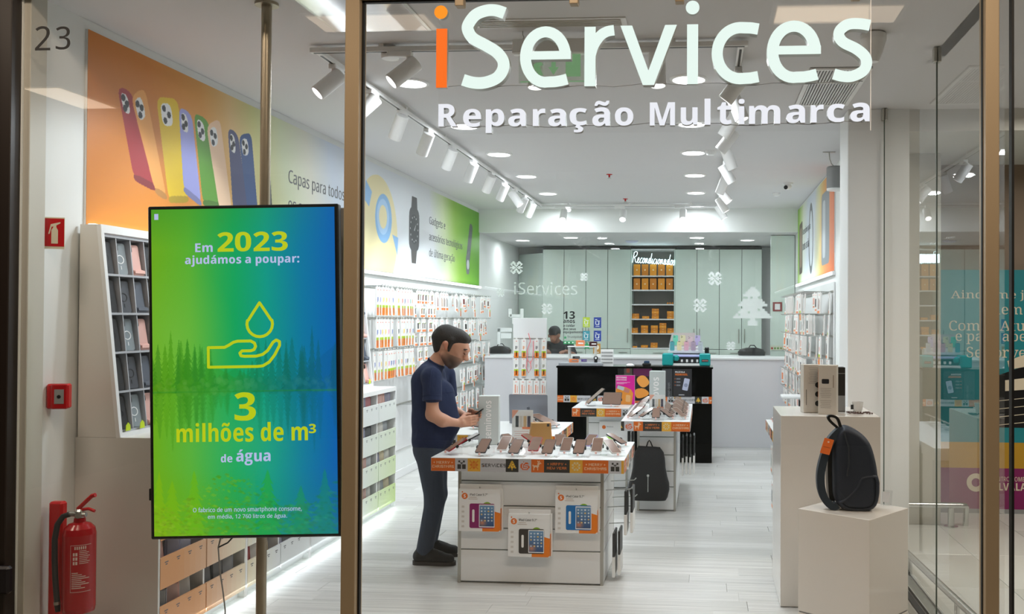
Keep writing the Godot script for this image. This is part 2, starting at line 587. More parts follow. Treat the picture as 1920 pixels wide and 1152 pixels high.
func left_banner() -> Image:
	var s := 200.0
	var img := Image.create(int(9.09 * s), int(1.1 * s), false, Image.FORMAT_RGB8)
	var stops := [[0.0, hex("cc7a26")], [0.7, hex("d2822c")], [1.3, hex("dc9c48")], [1.7, hex("e6c48a")], [2.05, hex("d6d593")], [2.5, hex("dbe3c0")], [3.0, hex("e5e4d6")], [3.5, hex("d6e0f0")], [4.2, hex("dfe5ec")], [6.6, hex("e6e9ec")], [7.2, hex("d6e4b4")], [7.8, hex("8fbf3f")], [8.4, hex("6faf22")], [9.1, hex("5fa31c")]]
	for x in img.get_width():
		var xm := x / s
		var c := ramp(stops, xm)
		for y in img.get_height():
			var ym := y / s
			var k := ramp(stops, xm - 0.35 * (ym - 0.5))
			if xm < 2.0: k = k.lerp(hex("f39a28"), clampf((ym - 0.5) * 0.7, 0, 0.45) * clampf(2.0 - xm, 0, 1))
			img.set_pixel(x, y, k)
	# pale disc behind the ring
	fill_poly(img, circle(0.62 * s, 48, Vector2(4.65, 0.72) * s), hex("ecdfae"))
	# the nine phone cases
	var cases := [
		[2.02, 0.27, 2.17, 0.29, 2.24, 0.78, 2.07, 0.80, "3c4046"],
		[0.26, 0.25, 0.40, 0.25, 0.67, 0.80, 0.43, 0.76, "a3282f"],
		[0.39, 0.28, 0.53, 0.19, 0.78, 0.84, 0.65, 0.81, "eaa352"],
		[0.65, 0.22, 0.89, 0.18, 1.03, 0.82, 0.80, 0.85, "e3c01f"],
		[0.90, 0.22, 1.06, 0.24, 1.19, 0.83, 0.97, 0.76, "9da0dc"],
		[1.08, 0.22, 1.27, 0.24, 1.43, 0.81, 1.21, 0.82, "5f9a34"],
		[1.24, 0.28, 1.42, 0.19, 1.61, 0.84, 1.43, 0.84, "ecc9a8"],
		[1.53, 0.23, 1.68, 0.25, 1.85, 0.81, 1.62, 0.82, "4a4e78"],
		[1.69, 0.26, 1.88, 0.20, 2.00, 0.80, 1.84, 0.81, "33538c"]]
	for a in cases:
		var col := hex(a[8])
		fill_poly(img, bq(a, s), col)
		var p0 := Vector2(a[0], a[1])
		var ex := Vector2(a[2], a[3]) - p0
		var ey := (Vector2(a[6], a[7]) - p0)
		# edge shade is part of the printed picture: a darker rim colour of the case's side
		fill_poly(img, bq([a[6] - ex.x * 0.02, a[7] - 0.03, a[4], a[5] - 0.03, a[4], a[5] + 0.015, a[6], a[7] + 0.015], s), col.darkened(0.22))
		var q := p0 + ex * 0.14 + ey * 0.055
		var u := ex * 0.5
		var v := ey * 0.22
		var plate := quad_round(q * s, (q + u) * s, (q + u + v) * s, (q + v) * s, 0.05 * s)
		fill_poly(img, plate, hex("e9e9ea"))
		for d in [[0.3, 0.24], [0.3, 0.76], [0.7, 0.5]]:
			var o: Vector2 = q + u * d[0] + v * d[1]
			fill_poly(img, circle(0.021 * s, 12, o * s), hex("2e2f36"))
	# blue ring with two sound wedges
	var ring_o := PackedVector2Array()
	for p in circle(1.0, 40): ring_o.append((Vector2(4.82, 0.535) + Vector2(p.x * 0.26, p.y * 0.26)) * s)
	fill_poly(img, ring_o, hex("86b6e4"))
	fill_poly(img, circle(0.19 * s, 32, Vector2(4.80, 0.52) * s), hex("a9cdf0"))
	fill_poly(img, circle(0.125 * s, 32, Vector2(4.80, 0.52) * s), hex("ecdfae"))
	fill_poly(img, PackedVector2Array([Vector2(4.28, 0.2) * s, Vector2(4.46, 0.3) * s, Vector2(4.38, 0.46) * s, Vector2(4.24, 0.4) * s]), hex("8fbce8"))
	fill_poly(img, PackedVector2Array([Vector2(5.1, 0.68) * s, Vector2(5.3, 0.7) * s, Vector2(5.27, 0.9) * s]), hex("8fbce8"))
	# dark watch
	var dk := hex("4b4a4d")
	fill_poly(img, PackedVector2Array([Vector2(5.78, 0.17) * s, Vector2(5.97, 0.17) * s, Vector2(6.0, 0.36) * s, Vector2(5.75, 0.36) * s]), dk)
	fill_poly(img, PackedVector2Array([Vector2(5.75, 0.74) * s, Vector2(6.0, 0.74) * s, Vector2(5.95, 0.95) * s, Vector2(5.79, 0.95) * s]), hex("55504e"))
	fill_poly(img, quad_round(Vector2(5.68, 0.3) * s, Vector2(6.07, 0.3) * s, Vector2(6.07, 0.8) * s, Vector2(5.68, 0.8) * s, 0.12 * s), dk)
	fill_poly(img, circle(0.175 * s, 32, Vector2(5.875, 0.55) * s), hex("353539"))
	for k in 12:
		var o2 := Vector2(5.875, 0.55) + Vector2(cos(TAU * k / 12), sin(TAU * k / 12)) * 0.145
		fill_poly(img, circle(0.013 * s, 8, o2 * s), hex("c9c9c9"))
	for w in [[5.78, 0.47], [5.97, 0.46]]:
		var tip := Vector2(w[0], w[1])
		fill_poly(img, PackedVector2Array([Vector2(5.87, 0.56) * s, tip * s, Vector2(5.885, 0.575) * s]), hex("dcdcdc"))
	# grey wireless microphone at the green end
	fill_poly(img, bq([8.5, 0.2, 8.68, 0.24, 8.5, 0.78, 8.3, 0.74], s), hex("55585b"))
	fill_poly(img, bq([8.28, 0.7, 8.5, 0.6, 8.5, 0.95, 8.32, 0.97], s), hex("6d7073"))
	fill_poly(img, circle(0.07 * s, 20, Vector2(8.41, 0.82) * s), hex("c4c7c9"))
	return img

func right_banner() -> Image:
	var s := 160.0
	var L := 4.45
	var img := Image.create(int(L * s), int(1.09 * s), false, Image.FORMAT_RGB8)
	# left end of the print is the far end of the wall
	var stops := [[0.0, hex("7fb52c")], [0.35, hex("b9d483")], [0.8, hex("e6ecd8")], [1.5, hex("dde6f0")], [2.3, hex("dfe5ee")], [2.9, hex("e9e2b0")], [3.3, hex("f0c069")], [3.8, hex("ee8f50")], [4.45, hex("e8763a")]]
	for x in img.get_width():
		for y in img.get_height():
			img.set_pixel(x, y, ramp(stops, x / s + 0.25 * (y / s - 0.5)))
	fill_poly(img, quad_round(Vector2(0.25, 0.25) * s, Vector2(0.75, 0.22) * s, Vector2(0.75, 0.95) * s, Vector2(0.25, 0.97) * s, 0.08 * s), hex("5a4b40"))
	fill_poly(img, quad_round(Vector2(0.38, 0.32) * s, Vector2(0.62, 0.3) * s, Vector2(0.62, 0.86) * s, Vector2(0.38, 0.88) * s, 0.06 * s), hex("a98c72"))
	var o := PackedVector2Array()
	for p in circle(1.0, 40): o.append((Vector2(1.95, 0.56) + Vector2(p.x * 0.3, p.y * 0.46)) * s)
	fill_poly(img, o, hex("6d7073"))
	o = PackedVector2Array()
	for p in circle(1.0, 40): o.append((Vector2(1.95, 0.56) + Vector2(p.x * 0.2, p.y * 0.36)) * s)
	fill_poly(img, o, hex("dfe6ec"))
	fill_poly(img, quad_round(Vector2(3.2, 0.15) * s, Vector2(4.0, 0.15) * s, Vector2(4.0, 0.98) * s, Vector2(3.2, 0.98) * s, 0.1 * s), hex("8d9298"))
	fill_poly(img, quad_round(Vector2(3.32, 0.24) * s, Vector2(3.6, 0.24) * s, Vector2(3.6, 0.9) * s, Vector2(3.32, 0.9) * s, 0.08 * s), hex("c3c8cc"))
	return img

# ----------------------------------------------------------------------- mall outside
func mall() -> void:
	var tile := mk("mall_tile", hex("d6d8d4"), 0.22)
	var fl := struct(span(Vector3(-7, -0.2, -9.2), Vector3(8, -0.16, 5)), "floor_mall", M.grey)
	put(span(Vector3(-7, -0.16, ZF), Vector3(WR + 0.05, -0.012, 5)), "slab", mk("front_slab", hex("a39d94"), 0.3), fl)
	put(span(Vector3(WR + 0.05, -0.16, -9.2), Vector3(8, -0.008, 5)), "bed", mk("tile_joint", hex("8f8e89"), 0.8), fl)
	var tm := [tile, mk("mall_tile_b", hex("d0d2cd"), 0.2), mk("mall_tile_c", hex("dadcd8"), 0.24)]
	var tmesh := span(Vector3(-0.298, -0.008, -0.448), Vector3(0.298, 0.0, 0.448), 0.0015)
	for i in 6:
		for j in 6:
			put(tmesh, "tile", tm[(i * 7 + j * 5) % 3], fl, Vector3(WR + 0.07 + 0.3 + i * 0.6, 0, -8.75 + j * 0.9 + (0.0 if i % 2 == 0 else 0.0)))
	struct(span(Vector3(-7, 3.95, ZF), Vector3(8, 4.15, 5)), "ceiling_mall", mk("mallceil", hex("8d857b"), 0.8))
	struct(span(Vector3(WR + 0.02, CE, -7.45), Vector3(8, CE + 0.2, ZF)), "ceiling_passage", M.ceil)
	struct(span(Vector3(WR + 0.2, 3.27, -9.2), Vector3(8, CE + 0.2, -7.45)), "ceiling_soffit", mk("soffit", hex("cfcec8"), 0.7))
	struct(span(Vector3(WR + 0.2, 0, -8.6), Vector3(2.08, 3.27, -8.45), 0.004), "wall_passage", mk("passage_wall", hex("b4b2a4"), 0.6))
	struct(span(Vector3(2.08, -0.1, -9.4), Vector3(8, 3.6, -9.1)), "wall_passage_end", mk("passage_end", hex("8b7867"), 0.6))
	struct(span(Vector3(-7.2, -0.2, 4.8), Vector3(8, 4.1, 5)), "wall_behind", mk("behind", hex("1c1916"), 0.7))
	struct(span(Vector3(-7.2, -0.2, -4.3), Vector3(-7, 4.1, 5)), "wall_far_left", mk("fl", hex("38322c"), 0.7))
	struct(span(Vector3(8, -0.2, -9.4), Vector3(8.2, 4.1, 5)), "wall_far_right", mk("fr", hex("4a4138"), 0.7))
	struct(span(Vector3(-7.2, -0.2, ZF - 0.15), Vector3(WL - 0.2, 4.1, ZF + 0.15)), "wall_front_left", mk("frontl", hex("3d3630"), 0.6))
	struct(span(Vector3(WL - 0.2, CE, ZF - 0.05), Vector3(8, 4.1, ZF + 0.03)), "wall_front_top", mk("frontt", hex("5b5046"), 0.6))
	for i in MALL_AND_ADDED_PANELS.size():
			var t := thing("ceiling_or_added_light", "%s warm light panel of the partly added mall ceiling set outside the glass front" % ORD[i], "light", Vector3(MALL_AND_ADDED_PANELS[i][0], 3.95, MALL_AND_ADDED_PANELS[i][1]), PI / 2 if i == 7 else 0.0, "mall ceiling light panels")
			put(span(Vector3(-0.46, -0.012, -0.21), Vector3(0.46, 0, 0.21)), "frame", M.white, t)
			put(span(Vector3(-0.43, -0.016, -0.18), Vector3(0.43, -0.012, 0.18)), "diffuser", M.mall_lamp, t)
	for x in [2.9, 4.6]:
		var t := thing("ceiling_or_added_light", "square passage ceiling light panel, %s the side glass" % ["nearer" if x < 3 else "farther from"][0], "light", Vector3(x, CE, -6.6), 0.0, "passage ceiling light panels")
		put(span(Vector3(-0.33, -0.03, -0.33), Vector3(0.33, 0, 0.33)), "frame", M.white, t)
		put(span(Vector3(-0.3, -0.04, -0.3), Vector3(0.3, -0.03, 0.3)), "diffuser", M.mall_lamp, t)
	# hoarding
	var t := thing("hoarding", "tall mall hoarding with teal, mustard and purple bands and cream lettering", "hoarding", Vector3(2.1, 0, -9.0))
	put(span(Vector3(0, 0.04, -0.06), Vector3(2.6, 0.42, 0)), "purple_band", mk("h_purple", hex("7d1358"), 0.45), t)
	put(span(Vector3(0, 0.42, -0.06), Vector3(2.6, 0.66, 0)), "mustard_band", mk("h_mustard", hex("b58a1c"), 0.45), t)
	put(span(Vector3(0, 0.66, -0.06), Vector3(2.6, 2.27, 0)), "teal_band", mk("h_teal", hex("16808a"), 0.45), t)
	put(span(Vector3(0, 0.0, -0.05), Vector3(2.6, 0.04, 0.004)), "foot", M.grey, t)
	var cream := mk("h_cream", hex("d8cbb4"), 0.5)
	var kk := ["Ainda me junte", "quem", "Comer Atualad", "e para apenas", "Se sorvete"]
	for i in 5:
		var w: float = [0.95, 0.36, 0.98, 0.86, 0.66][i]
		write(kk[i], false, Vector3(0.62 - w / 2 + 0.06, 1.98 - i * 0.125 - (0.03 if i > 0 else 0.0), 0.001), w, 0.1, cream, t, Basis(), 0.002, "lettering", 0.0, "Droid Serif")
	var b := MB.new()
	b.prism(PackedVector2Array([Vector2(0.55, 0.80), Vector2(1.6, 0.80), Vector2(1.6, 1.62), Vector2(0.95, 1.40), Vector2(0.62, 1.28)]), 0.002, Transform3D(Basis(), Vector3(0, 0, 0.003)), Color.BLACK)
	put(b.mesh(), "black_panel", M.black, t)
	b = MB.new()
	for q in [[0.72, 1.42, 0.98, 1.52, 1.05, 1.40, 0.74, 1.34], [0.70, 1.24, 1.02, 1.28, 1.08, 1.17, 0.70, 1.14]]:
		b.prism(PackedVector2Array([Vector2(q[0], q[1]), Vector2(q[2], q[3]), Vector2(q[4], q[5]), Vector2(q[6], q[7])]), 0.002, Transform3D(Basis(), Vector3(0, 0, 0.006)), Color.WHITE)
	put(b.mesh(), "key", cream, t)
	b = MB.new()
	for i in 4: b.box(Vector3(0.95, 0.86 + i * 0.075, 0.005), Vector3(0.62, 0.006, 0.002), Color.WHITE, 0.0, Basis(Vector3(0, 0, 1), 0.12))
	put(b.mesh(), "string_line", cream, t)
	b = MB.new()
	var ring := circle(0.085, 28)
	b.lathe(PackedVector2Array([Vector2(0.04, 0), Vector2(0.085, 0), Vector2(0.085, 0.004), Vector2(0.04, 0.004), Vector2(0.04, 0)]), Transform3D(Basis(Vector3(1, 0, 0), Vector3(0, 0, 1), Vector3(0, -1, 0)), Vector3(0.435, 0.285, 0.001)), Color.WHITE, 28)
	b.box(Vector3(0.505, 0.24, 0.003), Vector3(0.034, 0.085, 0.004), Color.WHITE)
	put(b.mesh(), "emblem", cream, t)
	write("CENTRO COMERCIAL", false, Vector3(0.58, 0.3, 0.001), 0.42, 0.042, cream, t)
	write("ALVALADE", true, Vector3(0.58, 0.215, 0.001), 0.42, 0.07, cream, t)
	# steel bumper rails
	t = thing("bumper_rail", "low round steel bumper rail on posts along the white passage wall", "rail", Vector3(0, 0, 0))
	b = MB.new()
	b.tube(PackedVector3Array([Vector3(1.62, 0.19, -8.36), Vector3(2.22, 0.19, -8.36), Vector3(2.27, 0.185, -8.38), Vector3(2.29, 0.17, -8.42), Vector3(2.29, 0.002, -8.44)]), 0.025, Color.WHITE, 12)
	put(b.mesh(), "tube", M.steel, t)
	b = MB.new()
	b.cyl(Vector3(2.15, 0, -8.38), Vector3(2.15, 0.18, -8.38), 0.028, Color.WHITE, 16)
	b.cyl(Vector3(2.15, 0, -8.38), Vector3(2.15, 0.008, -8.38), 0.06, Color.WHITE, 20)
	put(b.mesh(), "post", M.steel, t)
	t = thing("bumper_rail", "sloping looking round steel floor rail outside the side glass", "rail", Vector3(0, 0, 0))
	b = MB.new()
	b.tube(PackedVector3Array([Vector3(1.45, 0.13, -7.0), Vector3(1.50, 0.13, -5.9), Vector3(1.56, 0.13, -4.7)]), 0.024, Color.WHITE, 12)
	put(b.mesh(), "tube", M.steel, t)
	for z in [-6.8, -5.75, -4.8]:
		b = MB.new()
		var px: float = 1.45 + (-7.0 - z) * -0.048
		b.cyl(Vector3(px, 0, z), Vector3(px, 0.12, z), 0.016, Color.WHITE, 10)
		put(b.mesh(), "post", M.steel, t)
	t = thing("floor_channel", "dark and steel striped floor channel at the foot of the side glass", "channel", Vector3(WR, 0, 0))
	put(span(Vector3(-0.03, 0.0, -7.35), Vector3(0.03, 0.035, -4.6), 0.004), "channel", M.steel, t)
	put(span(Vector3(-0.075, 0.0, -7.35), Vector3(-0.04, 0.012, -4.6)), "dark_strip", M.darkgrey, t)
	put(span(Vector3(-0.13, 0.0, -7.35), Vector3(-0.09, 0.008, -4.6)), "steel_strip", M.alu, t)

# ======================================================================= ceiling fittings
func make_spot(at: Vector3, aim: Vector3, along: Vector3, label: String, group: String, energy: float, stem_drop := 0.05) -> void:
	# at: point on the underside of the track
	var d := aim.normalized()
	var t := thing("track_spotlight", label, "spotlight", at, 0.0, group)
	var b := MB.new()
	var half := Vector3(0.024, 0.016, 0.024) + along.abs() * 0.05
	b.box(Vector3(0, -0.016, 0) - along * 0.05, half * 2.0, Color.WHITE, 0.004)
	put(b.mesh(), "adapter", M.whitem, t)
	b = MB.new()
	var ctr := Vector3(0, -0.032 - stem_drop - 0.035, 0) + Vector3(d.x, d.y * 0.4, d.z) * 0.035
	b.cyl(Vector3(0, -0.03, 0), Vector3(0, -0.032 - stem_drop, 0), 0.011, Color.WHITE, 10)
	put(b.mesh(), "stem", M.whitem, t)
	var x := d.cross(Vector3.FORWARD if absf(d.z) < 0.9 else Vector3.RIGHT).normalized()
	var bs := Basis(x, d, x.cross(d))
	b = MB.new()
	b.lathe(PackedVector2Array([Vector2(0, -0.1), Vector2(0.046, -0.1), Vector2(0.05, -0.096), Vector2(0.05, 0.097), Vector2(0.047, 0.1), Vector2(0.043, 0.1), Vector2(0.043, 0.085)]), Transform3D(bs, ctr), Color.WHITE, 22)
	put(b.mesh(), "can", M.whitem, t)
	b = MB.new()
	b.lathe(PackedVector2Array([Vector2(0, 0.08), Vector2(0.043, 0.08), Vector2(0.043, 0.09), Vector2(0.03, 0.094), Vector2(0, 0.096)]), Transform3D(bs, ctr), Color.WHITE, 18)
	put(b.mesh(), "lens", M.spotlamp, t)
	spot("track_spotlight", at + ctr + d * 0.115, at + ctr + d * 2.0, energy, 38.0, COOL)

func ceiling_things() -> void:
	# downlights
	var names := ["nearest the glass", "second from the glass", "third from the glass", "fourth from the glass", "fifth from the glass", "farthest from the glass"]
	var rim := MB.new()
	rim.lathe(PackedVector2Array([Vector2(0.108, -0.003), Vector2(0.111, -0.012), Vector2(0.128, -0.008), Vector2(0.132, 0.0)]), Transform3D(), Color.WHITE, 36)
	var disc := MB.new()
	disc.lathe(PackedVector2Array([Vector2(0.11, -0.001), Vector2(0.11, -0.007), Vector2(0, -0.007)]), Transform3D(), Color.WHITE, 36)
	var rim_m := rim.mesh()
	var disc_m := disc.mesh()
	for r in 6:
		var z: float = [-6.42, -7.9, -9.27, -10.73, -12.23, -13.6][r]
		for s in 2:
			var t := thing("downlight", "round recessed ceiling downlight of the %s row, %s" % [["left", "right"][s], names[r]], "downlight", Vector3([-2.05, -0.11][s], CE, z), 0.0, "recessed ceiling downlights")
			put(rim_m, "rim", M.whitem, t)
			put(disc_m, "lens", M.lamp, t)
	var bl := ["at the far left of", "at the left of", "right of centre in", "at the far right of"]
	for i in 4:
		var p: Vector3 = [Vector3(-3.0, 3.09, -15.4), Vector3(-2.12, 3.09, -14.87), Vector3(-0.12, 3.09, -14.91), Vector3(0.7, 3.09, -15.4)][i]
		var t := thing("downlight", "round recessed downlight %s the lowered ceiling behind the glass partition" % bl[i], "downlight", p, 0.0, "workroom downlights")
		put(rim_m, "rim", M.whitem, t)
		put(disc_m, "lens", M.lamp, t)
	# tracks
	var dark: Material = M.black
	var tr := [["front", Vector3(-2.37, 3.405, -5.5), Vector3(0.25, 3.405, -5.5)], ["left", Vector3(-2.33, 3.405, -5.5), Vector3(-2.33, 3.405, -13.3)], ["right", Vector3(0.21, 3.405, -5.5), Vector3(0.21, 3.405, -13.3)], ["far", Vector3(-2.37, 3.405, -13.3), Vector3(0.25, 3.405, -13.3)]]
	for a in tr:
		var p: Vector3 = a[1]
		var q: Vector3 = a[2]
		var t := thing("light_track", "white ceiling light track on the %s side of the track rectangle" % a[0], "light track", p)
		var e := q - p
		var along := e.normalized()
		var hw := Vector3(0.018, 0.015, 0.018)
		var s := e.abs() + (Vector3.ONE - along.abs()) * hw * 2.0
		if a[0] in ["left", "right"]: s.z -= 0.04
		put(bx(e / 2, s, 0.003), "rail", M.whitem, t)
		put(bx(e / 2 + Vector3(0, -0.0155, 0), e.abs() * 0.985 + (Vector3.ONE - along.abs()) * Vector3(0.014, 0.003, 0.014)), "slot", dark, t)
		var n := int(e.length() / 1.3) + 1
		for i in n:
			put(bx(e * (i + 0.5) / n + Vector3(0, 0.025, 0), Vector3(0.03, 0.03, 0.03)), "bracket", M.whitem, t)
	var b := MB.new()
	b.lathe(PackedVector2Array([Vector2(0, -0.075), Vector2(0.05, -0.075), Vector2(0.055, -0.06), Vector2(0.055, 0), Vector2(0, 0)]), Transform3D(), Color.WHITE, 24)
	tag(put(b.mesh(), "track_feed", M.whitem, null, Vector3(-1.9, CE, -5.56)), "round white power feed cup beside the near left corner of the front light track", "power feed")
	var zl := [-5.75, -6.4, -7.05, -7.75, -8.5, -9.3, -10.1, -10.8, -11.4, -12.0, -12.6]
	for i in zl.size():
		var aim := Vector3(-0.62, -0.8, 0.05) if i != 8 else Vector3(0.55, -0.8, 0)
		if i < 2: aim = Vector3(-0.62, -0.72, [0.42, 0.3][i])
		if i >= 2 and i != 8: aim = Vector3(-0.45, -0.82, -0.38)
		make_spot(Vector3(-2.33, 3.39, zl[i]), aim, Vector3(0, 0, 1), "white cylinder spotlight on the left ceiling track, %s from the glass front" % ORD[i], "track spotlights", 0.9 if i < 2 else 1.5 if i < 8 else (0.8 if i < 10 else 0.35))
	var zr := [-5.95, -6.5, -7.1, -7.75, -8.6, -9.5, -10.3, -11.2, -12.1, -12.9]
	var ar := [Vector3(-0.6, -0.78, -0.15), Vector3(0.35, -0.9, 0.1), Vector3(-0.5, -0.8, -0.2), Vector3(-0.6, -0.75, -0.15), Vector3(0.35, -0.88, -0.2), Vector3(0.5, -0.8, -0.2), Vector3(-0.35, -0.88, -0.2), Vector3(0.6, -0.75, 0.1), Vector3(0.5, -0.8, 0), Vector3(0.5, -0.85, 0)]
	for i in zr.size():
		make_spot(Vector3(0.21, 3.39, zr[i]), ar[i], Vector3(0, 0, 1), "white cylinder spotlight on the right ceiling track, %s from the glass front" % ORD[i], "track spotlights", 0.8)
	var xc := [-1.77, -1.0, -0.28]
	var ac := [Vector3(-0.6, -0.62, 0.33), Vector3(0.02, -0.98, 0.12), Vector3(0.05, -0.98, 0.12)]
	for i in 3:
		make_spot(Vector3(xc[i], 3.39, -5.5), ac[i], Vector3(1, 0, 0), "white cylinder spotlight on the front cross track, %s from the left" % ORD[i], "track spotlights", 0.75 if i == 0 else 1.0)
	for i in 3:
		make_spot(Vector3([-2.0, -1.15, -0.3][i], 3.39, -13.3), Vector3(0, -0.7, 0.7), Vector3(1, 0, 0), "white spotlight on the far cross track turned to the street, %s from the left" % ORD[i], "track spotlights", 0.8)
	# slot diffuser and the two square panels
	var t := thing("air_diffuser", "long narrow slot air diffuser in the ceiling behind the shop sign", "vent", Vector3(-0.86, CE, -5.14))
	put(bx(Vector3(0, -0.004, 0), Vector3(0.86, 0.008, 0.13), 0.002), "frame", M.whitem, t)
	for i in 4: put(bx(Vector3(0, -0.011, -0.042 + i * 0.028), Vector3(0.8, 0.008, 0.014), 0.002), "slat", M.alu, t)
	for i in 1:
		var at: Vector3 = [Vector3(-1.83, CE, -4.88), Vector3(0.78, CE, -4.95)][i]
		t = thing("ceiling_hatch", ["glossy square ceiling access panel by the middle mullion", "glossy square ceiling access panel above the end of the sign"][i], "ceiling panel", at)
		put(bx(Vector3(0, -0.004, 0), Vector3(0.56, 0.008, 0.72), 0.002), "frame", M.alu, t)
		put(bx(Vector3(0, -0.008, 0), Vector3(0.52, 0.006, 0.68), 0.002), "panel", mk("hatch%d" % i, hex("d9d6d6"), 0.08, 0.35), t)
	t = thing("air_grille", "white slatted air return grille in the ceiling near the right wall", "vent", Vector3(0.885, CE, -6.7))
	put(bx(Vector3(0, -0.002, 0), Vector3(0.4, 0.004, 1.06)), "back", M.black, t)
	for s in [-1, 1]:
		put(bx(Vector3(s * 0.185, -0.008, 0), Vector3(0.03, 0.016, 1.06), 0.002), "frame", M.whitem, t)
		put(bx(Vector3(0, -0.008, s * 0.515), Vector3(0.34, 0.016, 0.03), 0.002), "frame", M.whitem, t)
	put(bx(Vector3(0, -0.009, 0.16), Vector3(0.34, 0.014, 0.012), 0.002), "frame", M.whitem, t)
	var slat := bx(Vector3.ZERO, Vector3(0.009, 0.012, 1.0), 0.001)
	for i in 17: put(slat, "slat", M.whitem, t, Vector3(-0.16 + i * 0.02, -0.008, 0))
	# hanging exit sign
	t = thing("exit_sign", "hanging emergency exit sign with a green arrow on a clear plate below its grey housing", "exit sign", Vector3(-0.86, 3.305, -5.3))
	put(bx(Vector3(0, 0.04, 0), Vector3(0.47, 0.085, 0.06), 0.006), "housing", M.whitem, t)
	var gl := mk("exit_plate", Color(0.75, 0.95, 0.75, 0.14), 0.1)
	gl.transparency = BaseMaterial3D.TRANSPARENCY_ALPHA
	put(bx(Vector3(0, -0.085, 0), Vector3(0.4, 0.16, 0.006)), "plate", gl, t)
	var gm := glow("exit_green", hex("8fc48c"), 0.5)
	b = MB.new()
	var fz := Transform3D(Basis(), Vector3(0, 0, 0.006))
	b.prism(PackedVector2Array([Vector2(-0.012, -0.03), Vector2(0.012, -0.03), Vector2(0.012, -0.075), Vector2(0.03, -0.075), Vector2(0, -0.12), Vector2(-0.03, -0.075), Vector2(-0.012, -0.075)]), 0.002, fz, Color.WHITE)
	put(b.mesh(), "arrow", gm, t)
	b = MB.new()
	b.prism(PackedVector2Array([Vector2(0.07, -0.13), Vector2(0.155, -0.13), Vector2(0.155, 0.0), Vector2(0.105, 0.0), Vector2(0.105, -0.03), Vector2(0.07, -0.03)]), 0.002, fz, Color.WHITE)
	b.prism(PackedVector2Array([Vector2(-0.19, -0.16), Vector2(0.19, -0.16), Vector2(0.19, -0.154), Vector2(-0.19, -0.154)]), 0.002, fz, Color.WHITE)
	put(b.mesh(), "door_symbol", gm, t)
	b = MB.new()
	b.prism(PackedVector2Array([Vector2(-0.13, -0.13), Vector2(-0.11, -0.13), Vector2(-0.1, -0.09), Vector2(-0.085, -0.12), Vector2(-0.06, -0.12), Vector2(-0.08, -0.07), Vector2(-0.06, -0.06), Vector2(-0.07, -0.045), Vector2(-0.1, -0.05), Vector2(-0.13, -0.07)]), 0.002, fz, Color.WHITE)
	b.prism(circle(0.012, 14, Vector2(-0.085, -0.03)), 0.002, fz, Color.WHITE)
	put(b.mesh(), "running_figure", gm, t)
	for sx in [-0.18, 0.0, 0.18]:
		b = MB.new()
		b.tube(PackedVector3Array([Vector3(sx, 0.08, 0), Vector3(sx + 0.008, 0.1, 0), Vector3(sx, 0.115, 0), Vector3(sx, 0.135, 0)]), 0.003, Color.WHITE, 6)
		put(b.mesh(), "chain", M.alu, t)
	# detectors, cameras, sprinklers
	b = MB.new()
	b.lathe(PackedVector2Array([Vector2(0, -0.17), Vector2(0.03, -0.165), Vector2(0.05, -0.12), Vector2(0.075, -0.04), Vector2(0.075, -0.01), Vector2(0.06, 0), Vector2(0, 0)]), Transform3D(), Color.WHITE, 24)
	tag(put(b.mesh(), "motion_sensor", M.whitem, null, Vector3(0.96, CE, -5.45)), "cone shaped white ceiling sensor to the right of the sign", "sensor")
	for i in 2:
		t = thing("sprinkler", ["small red fire sprinkler in the ceiling middle, nearer the glass", "small red fire sprinkler in the ceiling middle, farther from the glass"][i], "sprinkler", [Vector3(-1.08, CE, -10.64), Vector3(-1.08, CE, -12.83)][i])
		b = MB.new()
		b.lathe(PackedVector2Array([Vector2(0.035, 0), Vector2(0.035, -0.006), Vector2(0.012, -0.008), Vector2(0.01, -0.035), Vector2(0, -0.035)]), Transform3D(), Color.WHITE, 16)
		put(b.mesh(), "body", M.red, t)
		b = MB.new()
		b.cyl(Vector3(0, -0.05, 0), Vector3(0, -0.046, 0), 0.022, Color.WHITE, 14)
		b.cyl(Vector3(-0.009, -0.03, 0), Vector3(-0.004, -0.048, 0), 0.003, Color.WHITE, 6)
		b.cyl(Vector3(0.009, -0.03, 0), Vector3(0.004, -0.048, 0), 0.003, Color.WHITE, 6)
		put(b.mesh(), "deflector", M.alu, t)
	for i in 2:
		t = thing("security_camera", ["small white security camera on the ceiling near the right wall", "white dome camera below the last left downlight"][i], "camera", [Vector3(1.0, CE, -11.4), Vector3(-2.0, CE, -13.75)][i])
		b = MB.new()
		b.lathe(PackedVector2Array([Vector2(0, -0.02), Vector2(0.06, -0.02), Vector2(0.062, 0), Vector2(0, 0)]), Transform3D(), Color.WHITE, 20)
		b.lathe(PackedVector2Array([Vector2(0, -0.085), Vector2(0.03, -0.075), Vector2(0.045, -0.05), Vector2(0.045, -0.02)]), Transform3D(), Color.WHITE, 20)
		put(b.mesh(), "housing", M.whitem, t)
		b = MB.new()
		b.cyl(Vector3(-0.02, -0.05, 0.02), Vector3(-0.03, -0.062, 0.05), 0.024, Color.WHITE, 14)
		put(b.mesh(), "lens", M.black, t)
	b = MB.new()
	b.lathe(PackedVector2Array([Vector2(0, -0.045), Vector2(0.035, -0.042), Vector2(0.05, -0.02), Vector2(0.055, 0)]), Transform3D(), Color.WHITE, 20)
	var dm := b.mesh()
	tag(put(dm, "smoke_detector", M.whitem, null, Vector3(0.93, CE, -12.3)), "round white smoke detector beyond the right ceiling camera", "smoke detector")
	tag(put(dm, "smoke_detector", M.whitem, null, Vector3(0.06, CE, -9.19)), "round white smoke detector beside the right light track", "smoke detector")
	# speaker hung by the pier
	t = thing("ceiling_speaker", "grey round hanging loudspeaker beside the right pier", "speaker", Vector3(1.27, 3.06, -9.3))
